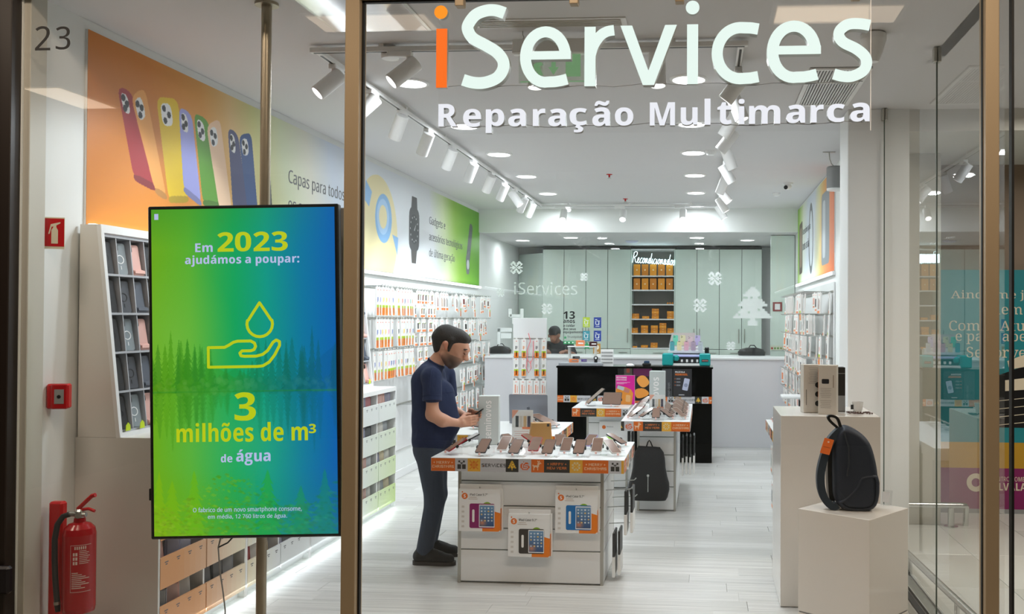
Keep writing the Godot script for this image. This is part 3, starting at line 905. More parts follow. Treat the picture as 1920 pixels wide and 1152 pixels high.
	b = MB.new()
	b.lathe(PackedVector2Array([Vector2(0, 0.0), Vector2(0.075, 0.0), Vector2(0.078, 0.02)]), Transform3D(), Color.WHITE, 24)
	put(b.mesh(), "grille", M.white, t)
	b = MB.new()
	b.lathe(PackedVector2Array([Vector2(0.078, 0.02), Vector2(0.08, 0.22), Vector2(0.07, 0.235), Vector2(0, 0.24)]), Transform3D(), Color.WHITE, 24)
	put(b.mesh(), "housing", M.grey, t)
	b = MB.new()
	b.tube(PackedVector3Array([Vector3(0, 0.235, 0), Vector3(-0.03, 0.26, 0), Vector3(-0.05, 0.31, 0), Vector3(-0.055, 0.375, 0)]), 0.005, Color.WHITE, 6)
	b.box(Vector3(-0.055, 0.376, 0), Vector3(0.12, 0.008, 0.03), Color.WHITE)
	put(b.mesh(), "cable", M.alu, t)
	# router on the lowered ceiling
	b = MB.new()
	b.lathe(PackedVector2Array([Vector2(0, -0.035), Vector2(0.07, -0.033), Vector2(0.11, -0.012), Vector2(0.11, 0), Vector2(0, 0)]), Transform3D(), Color.WHITE, 24)
	tag(put(b.mesh(), "wireless_router", mk("router", hex("d5daf2"), 0.4), null, Vector3(-1.2, 3.09, -15.6)), "pale blue disc shaped wireless router on the lowered ceiling", "router")

# ======================================================================= glass front and its sign
func storefront() -> void:
	var br: Material = M.bronze
	struct(span(Vector3(-1.727, 0, ZF - 0.05), Vector3(-1.658, CE, ZF + 0.05), 0.003), "trim_2", br)
	struct(span(Vector3(1.283, 0, ZF - 0.05), Vector3(1.345, CE, ZF + 0.05), 0.003), "trim_3", br)
	struct(span(Vector3(-1.658, 3.335, ZF - 0.04), Vector3(1.283, CE, ZF + 0.04), 0.003), "trim_4", br)
	struct(span(Vector3(WL, 3.40, ZF - 0.04), Vector3(-1.727, CE, ZF + 0.04), 0.003), "trim_5", br)
	struct(span(Vector3(WL - 0.2, 0, ZF - 0.03), Vector3(WL - 0.005, CE, ZF + 0.05), 0.004), "trim_6", mk("dark_frame", hex("241c18"), 0.4))
	struct(span(Vector3(WL, 0, ZF - 0.04), Vector3(1.42, 0.06, ZF + 0.04), 0.003), "trim_7", br)
	var gasket := mk("gasket", hex("060606"), 0.6)
	struct(span(Vector3(-1.658, 0.06, ZF - 0.012), Vector3(-1.649, 3.335, ZF + 0.012)), "trim_8", gasket)
	struct(span(Vector3(-1.658, 3.325, ZF - 0.012), Vector3(1.283, 3.335, ZF + 0.012)), "trim_9", gasket)
	struct(span(Vector3(1.409, 0, ZF - 0.02), Vector3(1.42, CE, ZF + 0.02)), "trim_10", gasket)
	struct(span(Vector3(1.279, 0.06, ZF - 0.012), Vector3(1.283, 3.335, ZF + 0.012)), "trim_11", gasket)
	var g: Material = M.glass
	struct(picture(1.68, 3.34), "window_1", g).position = Vector3(-2.567, 1.73, ZF)
	struct(picture(2.94, 3.265), "window_2", g).position = Vector3(-0.188, 1.70, ZF)
	struct(picture(0.064, 3.38), "window_3", g).position = Vector3(1.377, 1.75, ZF)
	# side glass: three panes with thin joints and top clamps
	var zs := [-4.47, -5.75, -7.4]
	for i in 2:
		var L: float = zs[i] - zs[i + 1] - 0.006
		var o := struct(picture(L, 3.4), "window_%d" % (4 + i), g)
		o.position = Vector3(WR, 1.735, (zs[i] + zs[i + 1]) / 2.0)
		o.rotation.y = -PI / 2
		struct(span(Vector3(WR - 0.004, 0.035, zs[i + 1] - 0.004), Vector3(WR + 0.004, 3.43, zs[i + 1] + 0.004)), "trim_%d" % (12 + i), mk("edge_green%d" % i, hex("54625a"), 0.3))
		var t := thing("glass_clamp", ["steel glass clamp at the top joint between the two side panes", "steel glass clamp at the top of the side glass by the pier"][i], "clamp", Vector3(WR, 3.39, zs[i + 1]))
		put(bx(Vector3(-0.012, 0, 0), Vector3(0.02, 0.09, 0.05), 0.004), "plate", M.alu, t)
		put(bx(Vector3(0.012, 0, 0), Vector3(0.02, 0.09, 0.05), 0.004), "plate", M.alu, t)
	# vinyl number on the left pane
	var t := thing("shop_number", "black number 23 on the upper left of the glass front", "number", Vector3(-3.328, 3.121, ZF + 0.002))
	write("2", false, Vector3(0, 0, 0), 0.079, 0.121, M.text_black, t, Basis(), 0.001, "digit")
	write("3", false, Vector3(0.108, 0.003, 0), 0.075, 0.115, M.text_black, t, Basis(), 0.001, "digit")
	# key safe on the left frame
	t = thing("key_safe", "small black combination key safe on the dark left frame", "key safe", Vector3(WL - 0.02, 0.445, ZF + 0.05))
	put(bx(Vector3(0.01, 0.065, 0.02), Vector3(0.11, 0.135, 0.04), 0.012), "body", mk("keysafe", hex("15121a"), 0.35), t)
	for i in 4: put(bx(Vector3(-0.018 + i * 0.011, 0.085, 0.042), Vector3(0.008, 0.018, 0.006), 0.001), "dial", M.alu, t)
	# illuminated sign
	var s := thing("shop_sign", "large illuminated shop sign letters with a smaller white line of letters on clear panels", "sign", Vector3(0, 0, -4.40))
	put(picture(2.046, 0.64), "clear_panel", M.clear_sheet, s, Vector3(-0.254, 3.0, -0.03))
	put(bx(Vector3(0.769, 3.0, -0.03), Vector3(0.003, 0.64, 0.007)), "panel_edge", M.text_white, s)
	var big := [["S", -1.156, 2.89, -0.926, 3.291], ["e", -0.875, 2.89, -0.631, 3.182], ["r", -0.567, 2.895, -0.427, 3.183], ["v", -0.397, 2.897, -0.132, 3.178], ["c", 0.031, 2.895, 0.253, 3.186], ["e", 0.286, 2.897, 0.537, 3.189], ["s", 0.59, 2.898, 0.77, 3.194]]
	var side := mk("letter_side", hex("a9aca6"), 0.3)
	for a in big:
		var o := put(stroke_letter(a[0], a[3] - a[1], a[4] - a[2], 0.045), "letter", side, s, Vector3(a[1], a[2], 0))
		put(stroke_letter(a[0], a[3] - a[1], a[4] - a[2], 0.004), "letter_face", M.signwhite, o, Vector3(0, 0, 0.0045))
	for k in 2:
		var mm: Material = [M.signorange, M.signwhite][k]
		var a: Array = [[-1.279, 2.897, -1.227, 3.179], [-0.084, 2.899, -0.032, 3.179]][k]
		var o := put(bx(Vector3((a[0] + a[2]) / 2, (a[1] + a[3]) / 2, -0.012), Vector3(a[2] - a[0], a[3] - a[1], 0.024), 0.001), "letter", side, s)
		put(bx(Vector3((a[0] + a[2]) / 2, (a[1] + a[3]) / 2, 0.002), Vector3(a[2] - a[0], a[3] - a[1], 0.004)), "letter_face", mm, o)
		var b := MB.new()
		var c := Vector3([-1.258, -0.0585][k], 3.2585, 0)
		b.cyl(c + Vector3(0, 0, -0.024), c, 0.032, Color.WHITE, 28)
		o = put(b.mesh(), "letter_dot", side, s)
		b = MB.new()
		b.cyl(c, c + Vector3(0, 0, 0.004), 0.032, Color.WHITE, 28)
		put(b.mesh(), "dot_face", [M.signorange2, M.signwhite][k], o)
	var small := [["R", -1.266, 2.711, -1.176, 2.818], ["e", -1.146, 2.708, -1.061, 2.793], ["p", -1.037, 2.678, -0.949, 2.792], ["a", -0.929, 2.708, -0.846, 2.792], ["r", -0.811, 2.709, -0.753, 2.791], ["a", -0.738, 2.707, -0.654, 2.79], ["ç", -0.636, 2.677, -0.555, 2.792], ["ã", -0.528, 2.706, -0.445, 2.825], ["o", -0.421, 2.707, -0.335, 2.792],
		["M", -0.257, 2.706, -0.139, 2.814], ["u", -0.112, 2.707, -0.033, 2.789], ["l", -0.001, 2.707, 0.044, 2.829], ["t", 0.059, 2.708, 0.124, 2.811], ["i", 0.157, 2.708, 0.185, 2.826], ["m", 0.206, 2.709, 0.35, 2.795], ["a", 0.378, 2.711, 0.464, 2.796], ["r", 0.491, 2.713, 0.549, 2.795], ["c", 0.566, 2.714, 0.646, 2.798], ["a", 0.671, 2.715, 0.759, 2.802]]
	var side2 := mk("letter_side_small", hex("8b877f"), 0.35)
	for a in small:
		var w: float = a[3] - a[1]
		if a[0] == "l": w = 0.028
		var L := write(a[0], true, Vector3(a[1], a[2], -0.015), w, a[4] - a[2], side2, s, Basis(), 0.032, "letter")
		var f := lettering(a[0], true, w, a[4] - a[2], 0.004)
		put(f[0], "letter_face", M.signwhite2, L, Vector3(0, 0, 0.0175))
	for r in 2:
		var b := MB.new()
		var pts := PackedVector3Array()
		for i in 25: pts.append(Vector3(-1.26 + i * 0.083, [2.905, 2.715][r] + 0.006 * sin(i * 1.7) + 0.004 * sin(i * 0.6), -0.028))
		b.tube(pts, 0.0016, Color.WHITE, 5)
		put(b.mesh(), "wire", M.grey, s)
	for x in [-1.17, -0.62, -0.12, 0.7]:
		put(bx(Vector3(x, 3.31, -0.02), Vector3(0.042, 0.045, 0.05), 0.003), "hanger", br, s)

func smooth(pts: PackedVector2Array, n := 5) -> PackedVector2Array:
	var o := PackedVector2Array()
	for i in pts.size() - 1:
		var p0 := pts[maxi(i - 1, 0)]
		var p3 := pts[mini(i + 2, pts.size() - 1)]
		for k in n: o.append(pts[i].cubic_interpolate(pts[i + 1], p0, p3, float(k) / n))
	o.append(pts[-1])
	return o

func ribbon(pts: PackedVector2Array, t: float) -> PackedVector2Array:
	var l := PackedVector2Array()
	var r := PackedVector2Array()
	for i in pts.size():
		var d := (pts[mini(i + 1, pts.size() - 1)] - pts[maxi(i - 1, 0)]).normalized()
		var nn := Vector2(-d.y, d.x) * t / 2.0
		l.append(pts[i] + nn)
		r.append(pts[i] - nn)
	r.reverse()
	l.append_array(r)
	return l

func arc2(c: Vector2, rx: float, ry: float, a0: float, a1: float, n := 24) -> PackedVector2Array:
	var o := PackedVector2Array()
	for i in n + 1:
		var a := deg_to_rad(lerpf(a0, a1, float(i) / n))
		o.append(c + Vector2(cos(a) * rx, sin(a) * ry))
	return o

# even-stroked humanist letters, drawn in units and fitted to w x h; front at z=0
func stroke_letter(ch: String, w: float, h: float, depth: float) -> ArrayMesh:
	var polys := []
	var box := Vector2(100, 118)
	if ch == "e":
		box = Vector2(96, 117)
		var p := arc2(Vector2(48, 58.5), 37.5, 48, -4, 278, 30)
		p.append_array(PackedVector2Array([Vector2(66, 11.3), Vector2(78, 13.2), Vector2(89, 16)]))
		polys = [ribbon(p, 20.5), PackedVector2Array([Vector2(12, 54), Vector2(95.7, 54), Vector2(95.7, 69.5), Vector2(12, 69.5)])]
	elif ch == "c":
		box = Vector2(90, 118)
		var p := PackedVector2Array([Vector2(88, 104), Vector2(74, 106.6)])
		p.append_array(arc2(Vector2(54, 59), 43.5, 48.5, 84, 276, 26))
		p.append_array(PackedVector2Array([Vector2(74, 11.5), Vector2(88, 14)]))
		polys = [ribbon(p, 21)]
	elif ch == "S":
		box = Vector2(90.6, 158.9)
		polys = [ribbon(smooth(PackedVector2Array([Vector2(81, 142), Vector2(64, 147.5), Vector2(46, 147.3), Vector2(26, 139.5), Vector2(12.5, 122), Vector2(12, 110), Vector2(22, 95), Vector2(45, 82), Vector2(67, 68), Vector2(79, 51), Vector2(78, 34), Vector2(66, 19), Vector2(43, 11), Vector2(22, 11.5), Vector2(3, 17)])), 22)]
	elif ch == "s":
		box = Vector2(74, 120.7)
		polys = [ribbon(smooth(PackedVector2Array([Vector2(70, 107), Vector2(50, 110.5), Vector2(29, 109.5), Vector2(14, 99), Vector2(12, 87), Vector2(21, 75), Vector2(44, 63), Vector2(60, 49), Vector2(63.5, 34), Vector2(56, 20), Vector2(36, 11), Vector2(18, 11.5), Vector2(2, 16)])), 20.5)]
	elif ch == "r":
		box = Vector2(56, 115)
		polys = [PackedVector2Array([Vector2(0, 0), Vector2(21, 0), Vector2(21, 112), Vector2(0, 112)]), ribbon(smooth(PackedVector2Array([Vector2(11, 56), Vector2(17, 76), Vector2(29, 94), Vector2(42, 102.5), Vector2(56, 105)])), 19.5)]
	else:
		box = Vector2(106, 113)
		polys = [PackedVector2Array([Vector2(0, 113), Vector2(22, 113), Vector2(53, 27), Vector2(84, 113), Vector2(106, 113), Vector2(63.5, 0), Vector2(42.5, 0)])]
	var b := MB.new()
	for i in polys.size():
		b.prism(polys[i], depth, Transform3D(Basis.from_scale(Vector3(w / box.x, h / box.y, 1.0)), Vector3(0, 0, -0.00005 * i)), Color.WHITE)
	return b.mesh()

# framed screens
func screens() -> void:
	var t := thing("display_screen", "tall portrait screen with a green and blue lake picture and yellow text", "screen", Vector3(-2.33, 1.522, -4.64))
	t.basis = Basis(Vector3.UP, deg_to_rad(4.05)) * Basis(Vector3(0, 0, 1), deg_to_rad(1.2))
	put(bx(Vector3(0, 0, -0.025), Vector3(0.972, 1.695, 0.05), 0.006), "housing", M.black, t)
	put(picture(0.934, 1.662), "picture", print_mat("lake", lake(), 0.3, 0.98), t, Vector3(0, 0, 0.0012))
	put(bx(Vector3(-0.49, -0.62, -0.02), Vector3(0.012, 0.06, 0.03), 0.002), "sensor", M.black, t)
	var k := 0.00277
	# [text, bold, left px, baseline px, width px, height px, yellow?]
	var rows := [["Em", 1, 368, 477, 32, 16, 0], ["2023", 1, 409, 477, 129, 36, 1], ["ajudámos a poupar:", 1, 349, 504, 210, 21, 0], ["3", 1, 437, 788, 39, 52, 1], ["milhões de m", 1, 330, 827, 241, 36, 1], ["3", 1, 573, 813, 13, 17, 1], ["de", 1, 411, 864, 21, 15, 0], ["água", 1, 439, 870, 63, 29, 0], ["O fabrico de um novo smartphone consome,", 0, 359, 957, 199, 11, 0], ["em média, 12 760 litros de água.", 0, 386, 969, 145, 10, 0]]
	for r in rows:
		write(r[0], r[1] == 1, Vector3((r[2] - 456.0) * k, (697.5 - r[3]) * k, 0.002), r[4] * k, r[5] * k, M.tvyellow if r[6] == 1 else M.tvlilac, t)
	# hand and drop outline
	var P := func(a: Array) -> PackedVector2Array:
		var o := PackedVector2Array()
		for i in range(0, a.size(), 2): o.append(Vector2((a[i] - 456.0) * k, (697.5 - a[i + 1]) * k))
		return o
	var drop := PackedVector2Array()
	drop.append_array(P.call([485, 572, 497, 590, 506, 604]))
	for i in 13: drop.append(Vector2((485 - 456.0 + cos(-0.28 + i * (PI + 0.56) / 12) * 23.5) * k, (697.5 - 611 - sin(-0.28 + i * (PI + 0.56) / 12) * 23.5) * k))
	drop.append_array(P.call([464, 604, 473, 590, 485, 572]))
	var hand: PackedVector2Array = P.call([390, 653, 420, 653, 428, 649, 436, 644, 444, 642, 468, 642, 475, 646, 477, 652, 474, 658, 468, 660, 452, 660, 448, 664, 450, 669, 456, 670, 478, 670, 490, 667, 499, 660, 509, 645, 515, 641, 521, 644, 521, 651, 512, 668, 502, 681, 490, 688, 480, 689, 390, 689, 390, 653])
	for poly in [drop, hand]:
		var b := MB.new()
		for i in poly.size() - 1:
			var e: Vector2 = (poly[i + 1] - poly[i]).normalized() * 2.6 * k
			var nn := Vector2(-e.y, e.x)
			b.prism(PackedVector2Array([poly[i] - nn, poly[i + 1] - nn, poly[i + 1] + nn, poly[i] + nn]), 0.0, Transform3D(Basis(), Vector3(0, 0, 0.0022)), Color.WHITE)
			b.prism(circle(2.6 * k, 10, poly[i]), 0.0, Transform3D(Basis(), Vector3(0, 0, 0.00221)), Color.WHITE)
		put(b.mesh(), "drop_outline" if poly == drop else "hand_outline", M.tvyellow, t)
	put(bx(Vector3((297 - 456) * k, (697.5 - 411) * k, 0.002), Vector3(0.02, 0.03, 0.001)), "corner_mark", M.tvlilac, t)
	var l := AreaLight3D.new()
	l.name = "display_screen_light"
	l.area_size = Vector2(0.93, 1.66)
	l.light_energy = 0.12
	l.light_color = Color(0.4, 0.9, 0.45)
	l.shadow_enabled = true
	l.transform = t.transform * Transform3D(Basis(Vector3.UP, PI), Vector3(0, 0, 0.02))
	add_child(l)
	t = thing("display_screen", "grey backed second screen hung behind the lit one, facing into the shop", "screen", Vector3(-2.30, 1.535, -4.86), deg_to_rad(3.0))
	put(bx(Vector3(0, 0, 0), Vector3(0.972, 1.69, 0.045), 0.006), "housing", mk("tv_back", hex("8d8a86"), 0.4, 0.3), t)
	put(bx(Vector3(0, -0.02, -0.02), Vector3(0.98, 1.66, 0.03), 0.005), "rim", M.darkgrey, t)
	t = thing("screen_pole", "brushed metal floor to ceiling pole that carries the screens", "pole", Vector3(-2.285, 0, -4.75))
	var b := MB.new()
	b.cyl(Vector3(0, 0.0, 0), Vector3(0, CE, 0), 0.026, Color.WHITE, 20)
	put(b.mesh(), "tube", M.poleiron, t)
	b = MB.new()
	b.cyl(Vector3(0, CE - 0.015, 0), Vector3(0, CE, 0), 0.06, Color.WHITE, 24)
	b.cyl(Vector3(0, 0, 0), Vector3(0, 0.012, 0), 0.07, Color.WHITE, 24)
	put(b.mesh(), "flange", M.poleiron, t)
	put(bx(Vector3(0, 1.55, 0), Vector3(0.4, 0.3, 0.06), 0.004), "bracket", M.darkgrey, t)
	t = thing("screen_cable", "thin grey power cable hanging below the lit screen", "cable", Vector3(-2.45, 0, -4.66))
	b = MB.new()
	b.tube(PackedVector3Array([Vector3(0.0, 0.70, 0), Vector3(-0.02, 0.62, 0.0), Vector3(-0.01, 0.5, 0), Vector3(0.01, 0.38, 0), Vector3(0.02, 0.3, 0), Vector3(0.02, 0.15, 0), Vector3(0.03, 0.01, 0)]), 0.004, Color.WHITE, 6)
	put(b.mesh(), "cord", M.grey, t)
	b = MB.new()
	b.tube(PackedVector3Array([Vector3(-0.02, 0.62, 0.0), Vector3(0.03, 0.645, 0), Vector3(0.06, 0.68, -0.01), Vector3(0.07, 0.71, -0.01)]), 0.004, Color.WHITE, 6)
	put(b.mesh(), "loop", M.black, t)

func pine(img: Image, x: float, y0: float, h: float, w: float, col: Color, flip := 1.0) -> void:
	# jagged conifer outline; flip -1 draws its mirror image in the lake
	var left := PackedVector2Array([Vector2(0, 0)])
	var n := 9
	for i in n:
		var f := (i + 1.0) / n
		var q := w * pow(f, 0.8) * (1.0 + 0.16 * sin(i * 2.3 + x))
		left.append(Vector2(q, f * h + h * 0.02))
		if i < n - 1: left.append(Vector2(q * 0.42, f * h - h * 0.015))
	var p := PackedVector2Array()
	for q in left: p.append(Vector2(x - q.x, y0 - flip * (h - q.y)))
	left.reverse()
	for q in left: p.append(Vector2(x + q.x * (0.9 + 0.1 * sin(x)), y0 - flip * (h - q.y)))
	fill_poly(img, p, col)

func lake() -> Image:
	var w := 374
	var h := 666
	var img := Image.create(w, h, false, Image.FORMAT_RGB8)
	var nz := FastNoiseLite.new()
	nz.seed = 3
	nz.frequency = 0.05
	var stops := [[0.0, hex("6aaa1e")], [0.2, hex("58b035")], [0.45, hex("12a45e")], [0.62, hex("0c9a86")], [0.82, hex("0877a0")], [1.0, hex("0760ac")]]
	for y in h:
		for x in w:
			var u := float(x) / w
			var v := float(y) / h
			var c := ramp(stops, u)
			c = c.lerp(hex("6fb01a"), clampf(0.35 - u, 0, 0.35) * (0.6 + 1.2 * absf(v - 0.25)))
			c = c.lerp(hex("2d8a2a"), clampf(0.12 - v, 0, 0.12) * 4.0 * (1.0 - u))
			c = c.lerp(hex("4fbd70"), clampf(1.0 - Vector2((u - 0.5) * 2.0, (v - 0.72) * 5.0).length(), 0, 1) * 0.6 * (1.0 - u * 0.7))
			c = c.lerp(hex("7cc14a"), clampf(1.0 - Vector2((u - 0.12) * 3.0, (v - 0.4) * 4.0).length(), 0, 1) * 0.5)
			if v > 0.8: c = c.lerp(hex("63a20c") if u < 0.55 else hex("0a8a50"), (v - 0.8) * 2.2 * (1.0 - 0.35 * u))
			img.set_pixel(x, y, c)
	var r := RandomNumberGenerator.new()
	r.seed = 11
	var hor := 0.555 * h
	var tint := func(u: float, k: float) -> Color:
		return ramp([[0.0, hex("4f8f08")], [0.4, hex("2a9430")], [0.62, hex("087a5c")], [1.0, hex("07598a")]], u).lerp(hex("0a5a3a"), k)
	# distant hills
	for hb in [[0.3, 0.47, 0.25], [0.45, 0.49, 0.2], [1.0, 0.42, 0.3]]:
		fill_poly(img, PackedVector2Array([Vector2((hb[0] - hb[2]) * w, hor), Vector2(hb[0] * w, hb[1] * h), Vector2((hb[0] + hb[2]) * w, hor)]), Color(tint.call(hb[0], 0.0), 0.35))
	for i in 46:
		var u := r.randf()
		var tall := r.randf_range(0.05, 0.11) if absf(u - 0.45) < 0.12 else r.randf_range(0.09, 0.17)
		if i < 6: u = [0.1, 0.19, 0.69, 0.76, 0.87, 0.03][i]; tall = [0.19, 0.16, 0.155, 0.165, 0.2, 0.15][i]
		var ww := r.randf_range(9, 17) * (1.25 if i < 6 else 1.0)
		var cc: Color = tint.call(u, r.randf() * 0.3)
		pine(img, u * w, hor + 4, tall * h, ww, Color(cc, 0.55))
		pine(img, u * w + 2, hor + 6, tall * h * 0.95, ww * 0.8, Color(cc, 0.3), -1.0)
	for i in 260:
		var u := r.randf()
		var q := Vector2(u * w, hor + r.randf_range(-22, 8))
		fill_poly(img, circle(r.randf_range(3, 8), 7, q), Color((tint.call(u, 0.0) as Color).lightened(r.randf() * 0.15), 0.4))
	fill_poly(img, PackedVector2Array([Vector2(0, hor + 2), Vector2(w, hor + 2), Vector2(w, hor + 6), Vector2(0, hor + 5)]), Color(tint.call(0.35, 0.1), 0.35))
	# leafy shore in front, with three small firs standing out of it
	for q in [[0.1, 0.17, 34.0], [0.22, 0.2, 30.0], [0.62, 0.2, 40.0], [0.8, 0.15, 34.0], [0.93, 0.2, 30.0], [0.03, 0.2, 26.0]]:
		var cc: Color = ramp([[0.0, hex("86b50a")], [0.45, hex("55b515")], [0.62, hex("22a636")], [1.0, hex("08807a")]], q[0])
		pine(img, q[0] * w, h, q[1] * h, q[2], Color(cc, 0.6))
	for i in 620:
		var u := r.randf()
		var top := 0.86 + 0.05 * sin(u * 9.0 + 0.9)
		var v := lerpf(top, 1.0, pow(r.randf(), 0.9))
		var cc: Color = ramp([[0.0, hex("86b50a")], [0.45, hex("55b515")], [0.6, hex("22a636")], [1.0, hex("077f7c")]], u)
		cc = cc.lightened(r.randf() * 0.14).darkened(r.randf() * 0.2)
		var q := Vector2(u * w, v * h)
		var rr := r.randf_range(2.5, 7)
		fill_poly(img, PackedVector2Array([q + Vector2(-rr, 0), q + Vector2(-rr * 0.2, -rr * 0.6), q + Vector2(rr, -rr * 0.1), q + Vector2(rr * 0.3, rr * 0.5)]), Color(cc, 0.55))
	return img

# ======================================================================= left display unit and goods
func front_color(z: float, row: int) -> Color:
	# printed colour run along the bin fronts: orange near the street, white, then green at the far end
	var s := -z - 4.9
	var c := hex("e9ecec")
	c = c.lerp(hex("e2a06a"), clampf(1.15 - s * 1.15 + (row - 1.5) * -0.18, 0, 1) * 0.95)
	c = c.lerp(hex("ecdf9e"), clampf(0.5 - absf(s - 1.05 + row * 0.1) * 1.3, 0, 1) * 0.7)
	c = c.lerp(hex("bcd878"), clampf((s - 2.9) * 0.85, 0, 1) * [0.95, 0.62, 0.32, 0.06][row])
	return c

func left_display() -> void:
	var U := 0.9825
	var rows := [[0.05, 0.22], [0.315, 0.485], [0.58, 0.75], [0.845, 1.015]]
	for k in 4:
		var z0 := -4.9 - k * U
		var z1 := z0 - U + 0.002
		var t := thing("bin_cabinet", "low white bin cabinet with printed fronts along the left wall, %s from the glass" % ORD[k], "cabinet", Vector3.ZERO, 0.0, "bin cabinets")
		var b := MB.new()
		b.box(Vector3(-3.17, 0.57, z0 - 0.009), Vector3(0.476, 1.14, 0.018), Color.WHITE)
		b.box(Vector3(-3.17, 0.57, z1 + 0.009), Vector3(0.476, 1.14, 0.018), Color.WHITE)
		b.box(Vector3(-3.398, 0.6, (z0 + z1) / 2), Vector3(0.012, 1.0, U - 0.04), Color.WHITE)
		b.box(Vector3(-3.16, 1.12, (z0 + z1) / 2), Vector3(0.456, 0.038, U - 0.04), Color.WHITE)
		for r in rows: b.box(Vector3(-3.17, r[0] + 0.07, (z0 + z1) / 2), Vector3(0.44, 0.012, U - 0.04), Color.WHITE)
		put(b.mesh(), "carcass", M.whitem if k > 0 else mk("carcass_a", hex("dcdad4"), 0.3), t)
		put(span(Vector3(-2.99, 0.0, z1 + 0.02), Vector3(-2.975, 0.05, z0 - 0.02)), "plinth", M.white, t)
		put(span(Vector3(-2.972, 0.045, z1 + 0.03), Vector3(-2.945, 0.05, z0 - 0.03)), "led_strip", M.ledsoft, t)
		put(span(Vector3(-3.38, 0.1, (z0 + z1) / 2 - 0.008), Vector3(-2.945, 1.1, (z0 + z1) / 2 + 0.008)), "divider", M.whitem, t)
		for j in 2:
			var a := z0 - 0.019 - j * (U - 0.02) / 2.0
			var e := a - (U - 0.04) / 2.0 + 0.003
			for r in 4:
				b = MB.new()
				var n := 8
				for i in n:
					var za := lerpf(a, e, float(i) / n)
					var zb := lerpf(a, e, float(i + 1) / n)
					b.box(Vector3(-2.937, (rows[r][0] + rows[r][1]) / 2, (za + zb) / 2), Vector3(0.014, rows[r][1] - rows[r][0], za - zb), front_color((za + zb) / 2, r))
				var o := put(b.mesh(), "bin_front", M.vcs, t)
				b = MB.new()
				for q in 4:
					var zq := lerpf(a, e, (q + 0.5) / 4.0)
					b.box(Vector3(-2.9297, rows[r][1] - 0.03, zq), Vector3(0.0008, 0.006, 0.034), hex("6b6d70"))
					b.box(Vector3(-2.9297, rows[r][1] - 0.042, zq), Vector3(0.0008, 0.006, 0.018), hex("6b6d70"))
				put(b.mesh(), "size_print", M.vc, o)
	# boxed cases standing in the bins
	var pal := [["dark grey", "3a3c40"], ["smoky clear", "8b9097"], ["pearl", "d9d6cf"], ["pale pink", "d9a79c"], ["lilac grey", "9a9bb3"], ["cream", "cdb994"], ["silver", "b9bec2"], ["dusky red", "9c4348"]]
	var rown := ["lowest", "second lowest", "third lowest", "topmost"]
	var r2 := RandomNumberGenerator.new()
	r2.seed = 5
	for bay in [0, 1, 2, 3, 4, 6, 7]:
		for row in 4:
			if bay < 6 and row > 1: continue
			for i in 3:
				var z: float = -4.9 - bay * U / 2.0 - 0.08 - i * 0.125 - r2.randf() * 0.03
				var p: Array = pal[r2.randi() % 8]
				var t := thing("boxed_phone_case", "%s boxed case, %s bin row, %s bay from the glass, %s in it" % [p[0], rown[row], ORD[bay], ORD[i]], "phone case", Vector3(-2.992, rows[row][0] + 0.077, z), deg_to_rad(-r2.randf_range(20, 60) + 90), "boxed cases in the bins")
				var ti := Basis(Vector3(1, 0, 0), -r2.randf_range(0.05, 0.2)) * Basis(Vector3(0, 0, 1), r2.randf_range(-0.08, 0.08))
				put(bx(Vector3(0, 0.085, 0), Vector3(0.085, 0.17, 0.02), 0.003), "box", mk("caseb_" + p[0], hex(p[1]), 0.25), t, Vector3.ZERO, ti)
				put(bx(Vector3(0.004, 0.1, 0.0105), Vector3(0.06, 0.12, 0.002), 0.0008), "window", mk("casew_" + p[0], hex(p[1]).lightened(0.3), 0.15), t, Vector3.ZERO, ti)
	# sloping cubby display on top
	var th := deg_to_rad(6.15)
	var T := Transform3D(Basis(Vector3(cos(th), sin(th), 0), Vector3(-sin(th), cos(th), 0), Vector3(0, 0, 1)), Vector3(-3.155, 1.14, 0))
	var grey := mk("cubby", hex("aeb0b5"), 0.4)
	for k in 2:
		var za := -4.9 - k * 1.965
		var zb := za - 1.963
		var t := thing("cubby_display", "sloping grey cubby display of phone cases on the bin cabinets, %s" % ["nearer the glass", "farther from the glass"][k], "display shelf", Vector3.ZERO, 0.0, "cubby displays")
		var side := PackedVector2Array([Vector2(-3.395, 1.141), Vector2(-3.155, 1.141), Vector2(-3.28, 2.30), Vector2(-3.395, 2.30)])
		for q in [[za, "side_panel"], [zb + 0.016, "side_panel"]]:
			var b := MB.new()
			b.prism(side, 0.016, Transform3D(Basis(), Vector3(0, 0, q[0])), Color.WHITE)
			put(b.mesh(), "side_panel", M.white if k == 1 else M["carcass_a"], t)
		var edge := MB.new()
		edge.box(T * Vector3(-0.01, 0.583, za - 0.012), Vector3(0.022, 1.166, 0.026), Color.WHITE, 0.0, T.basis)
		edge.box(T * Vector3(-0.01, 0.583, zb + 0.012), Vector3(0.022, 1.166, 0.024), Color.WHITE, 0.0, T.basis)
		edge.box(T * Vector3(-0.01, 1.145, (za + zb) / 2), Vector3(0.024, 0.045, 1.96), Color.WHITE, 0.0, T.basis)
		edge.box(T * Vector3(-0.01, 0.012, (za + zb) / 2), Vector3(0.024, 0.026, 1.96), Color.WHITE, 0.0, T.basis)
		put(edge.mesh(), "front_frame", M.white, t)
		var bk := MB.new()
		bk.box(T * Vector3(-0.105, 0.58, (za + zb) / 2), Vector3(0.008, 1.14, 1.94), Color.WHITE, 0.0, T.basis)
		put(bk.mesh(), "back", mk("cubby_back", hex("55545a"), 0.6), t)
		for r in 6:
			var b := MB.new()
			b.box(T * Vector3(-0.06, 0.03 + r * 0.216, (za + zb) / 2), Vector3(0.1, 0.012, 1.93), Color.WHITE, 0.0, T.basis)
			put(b.mesh(), "shelf", grey, t)
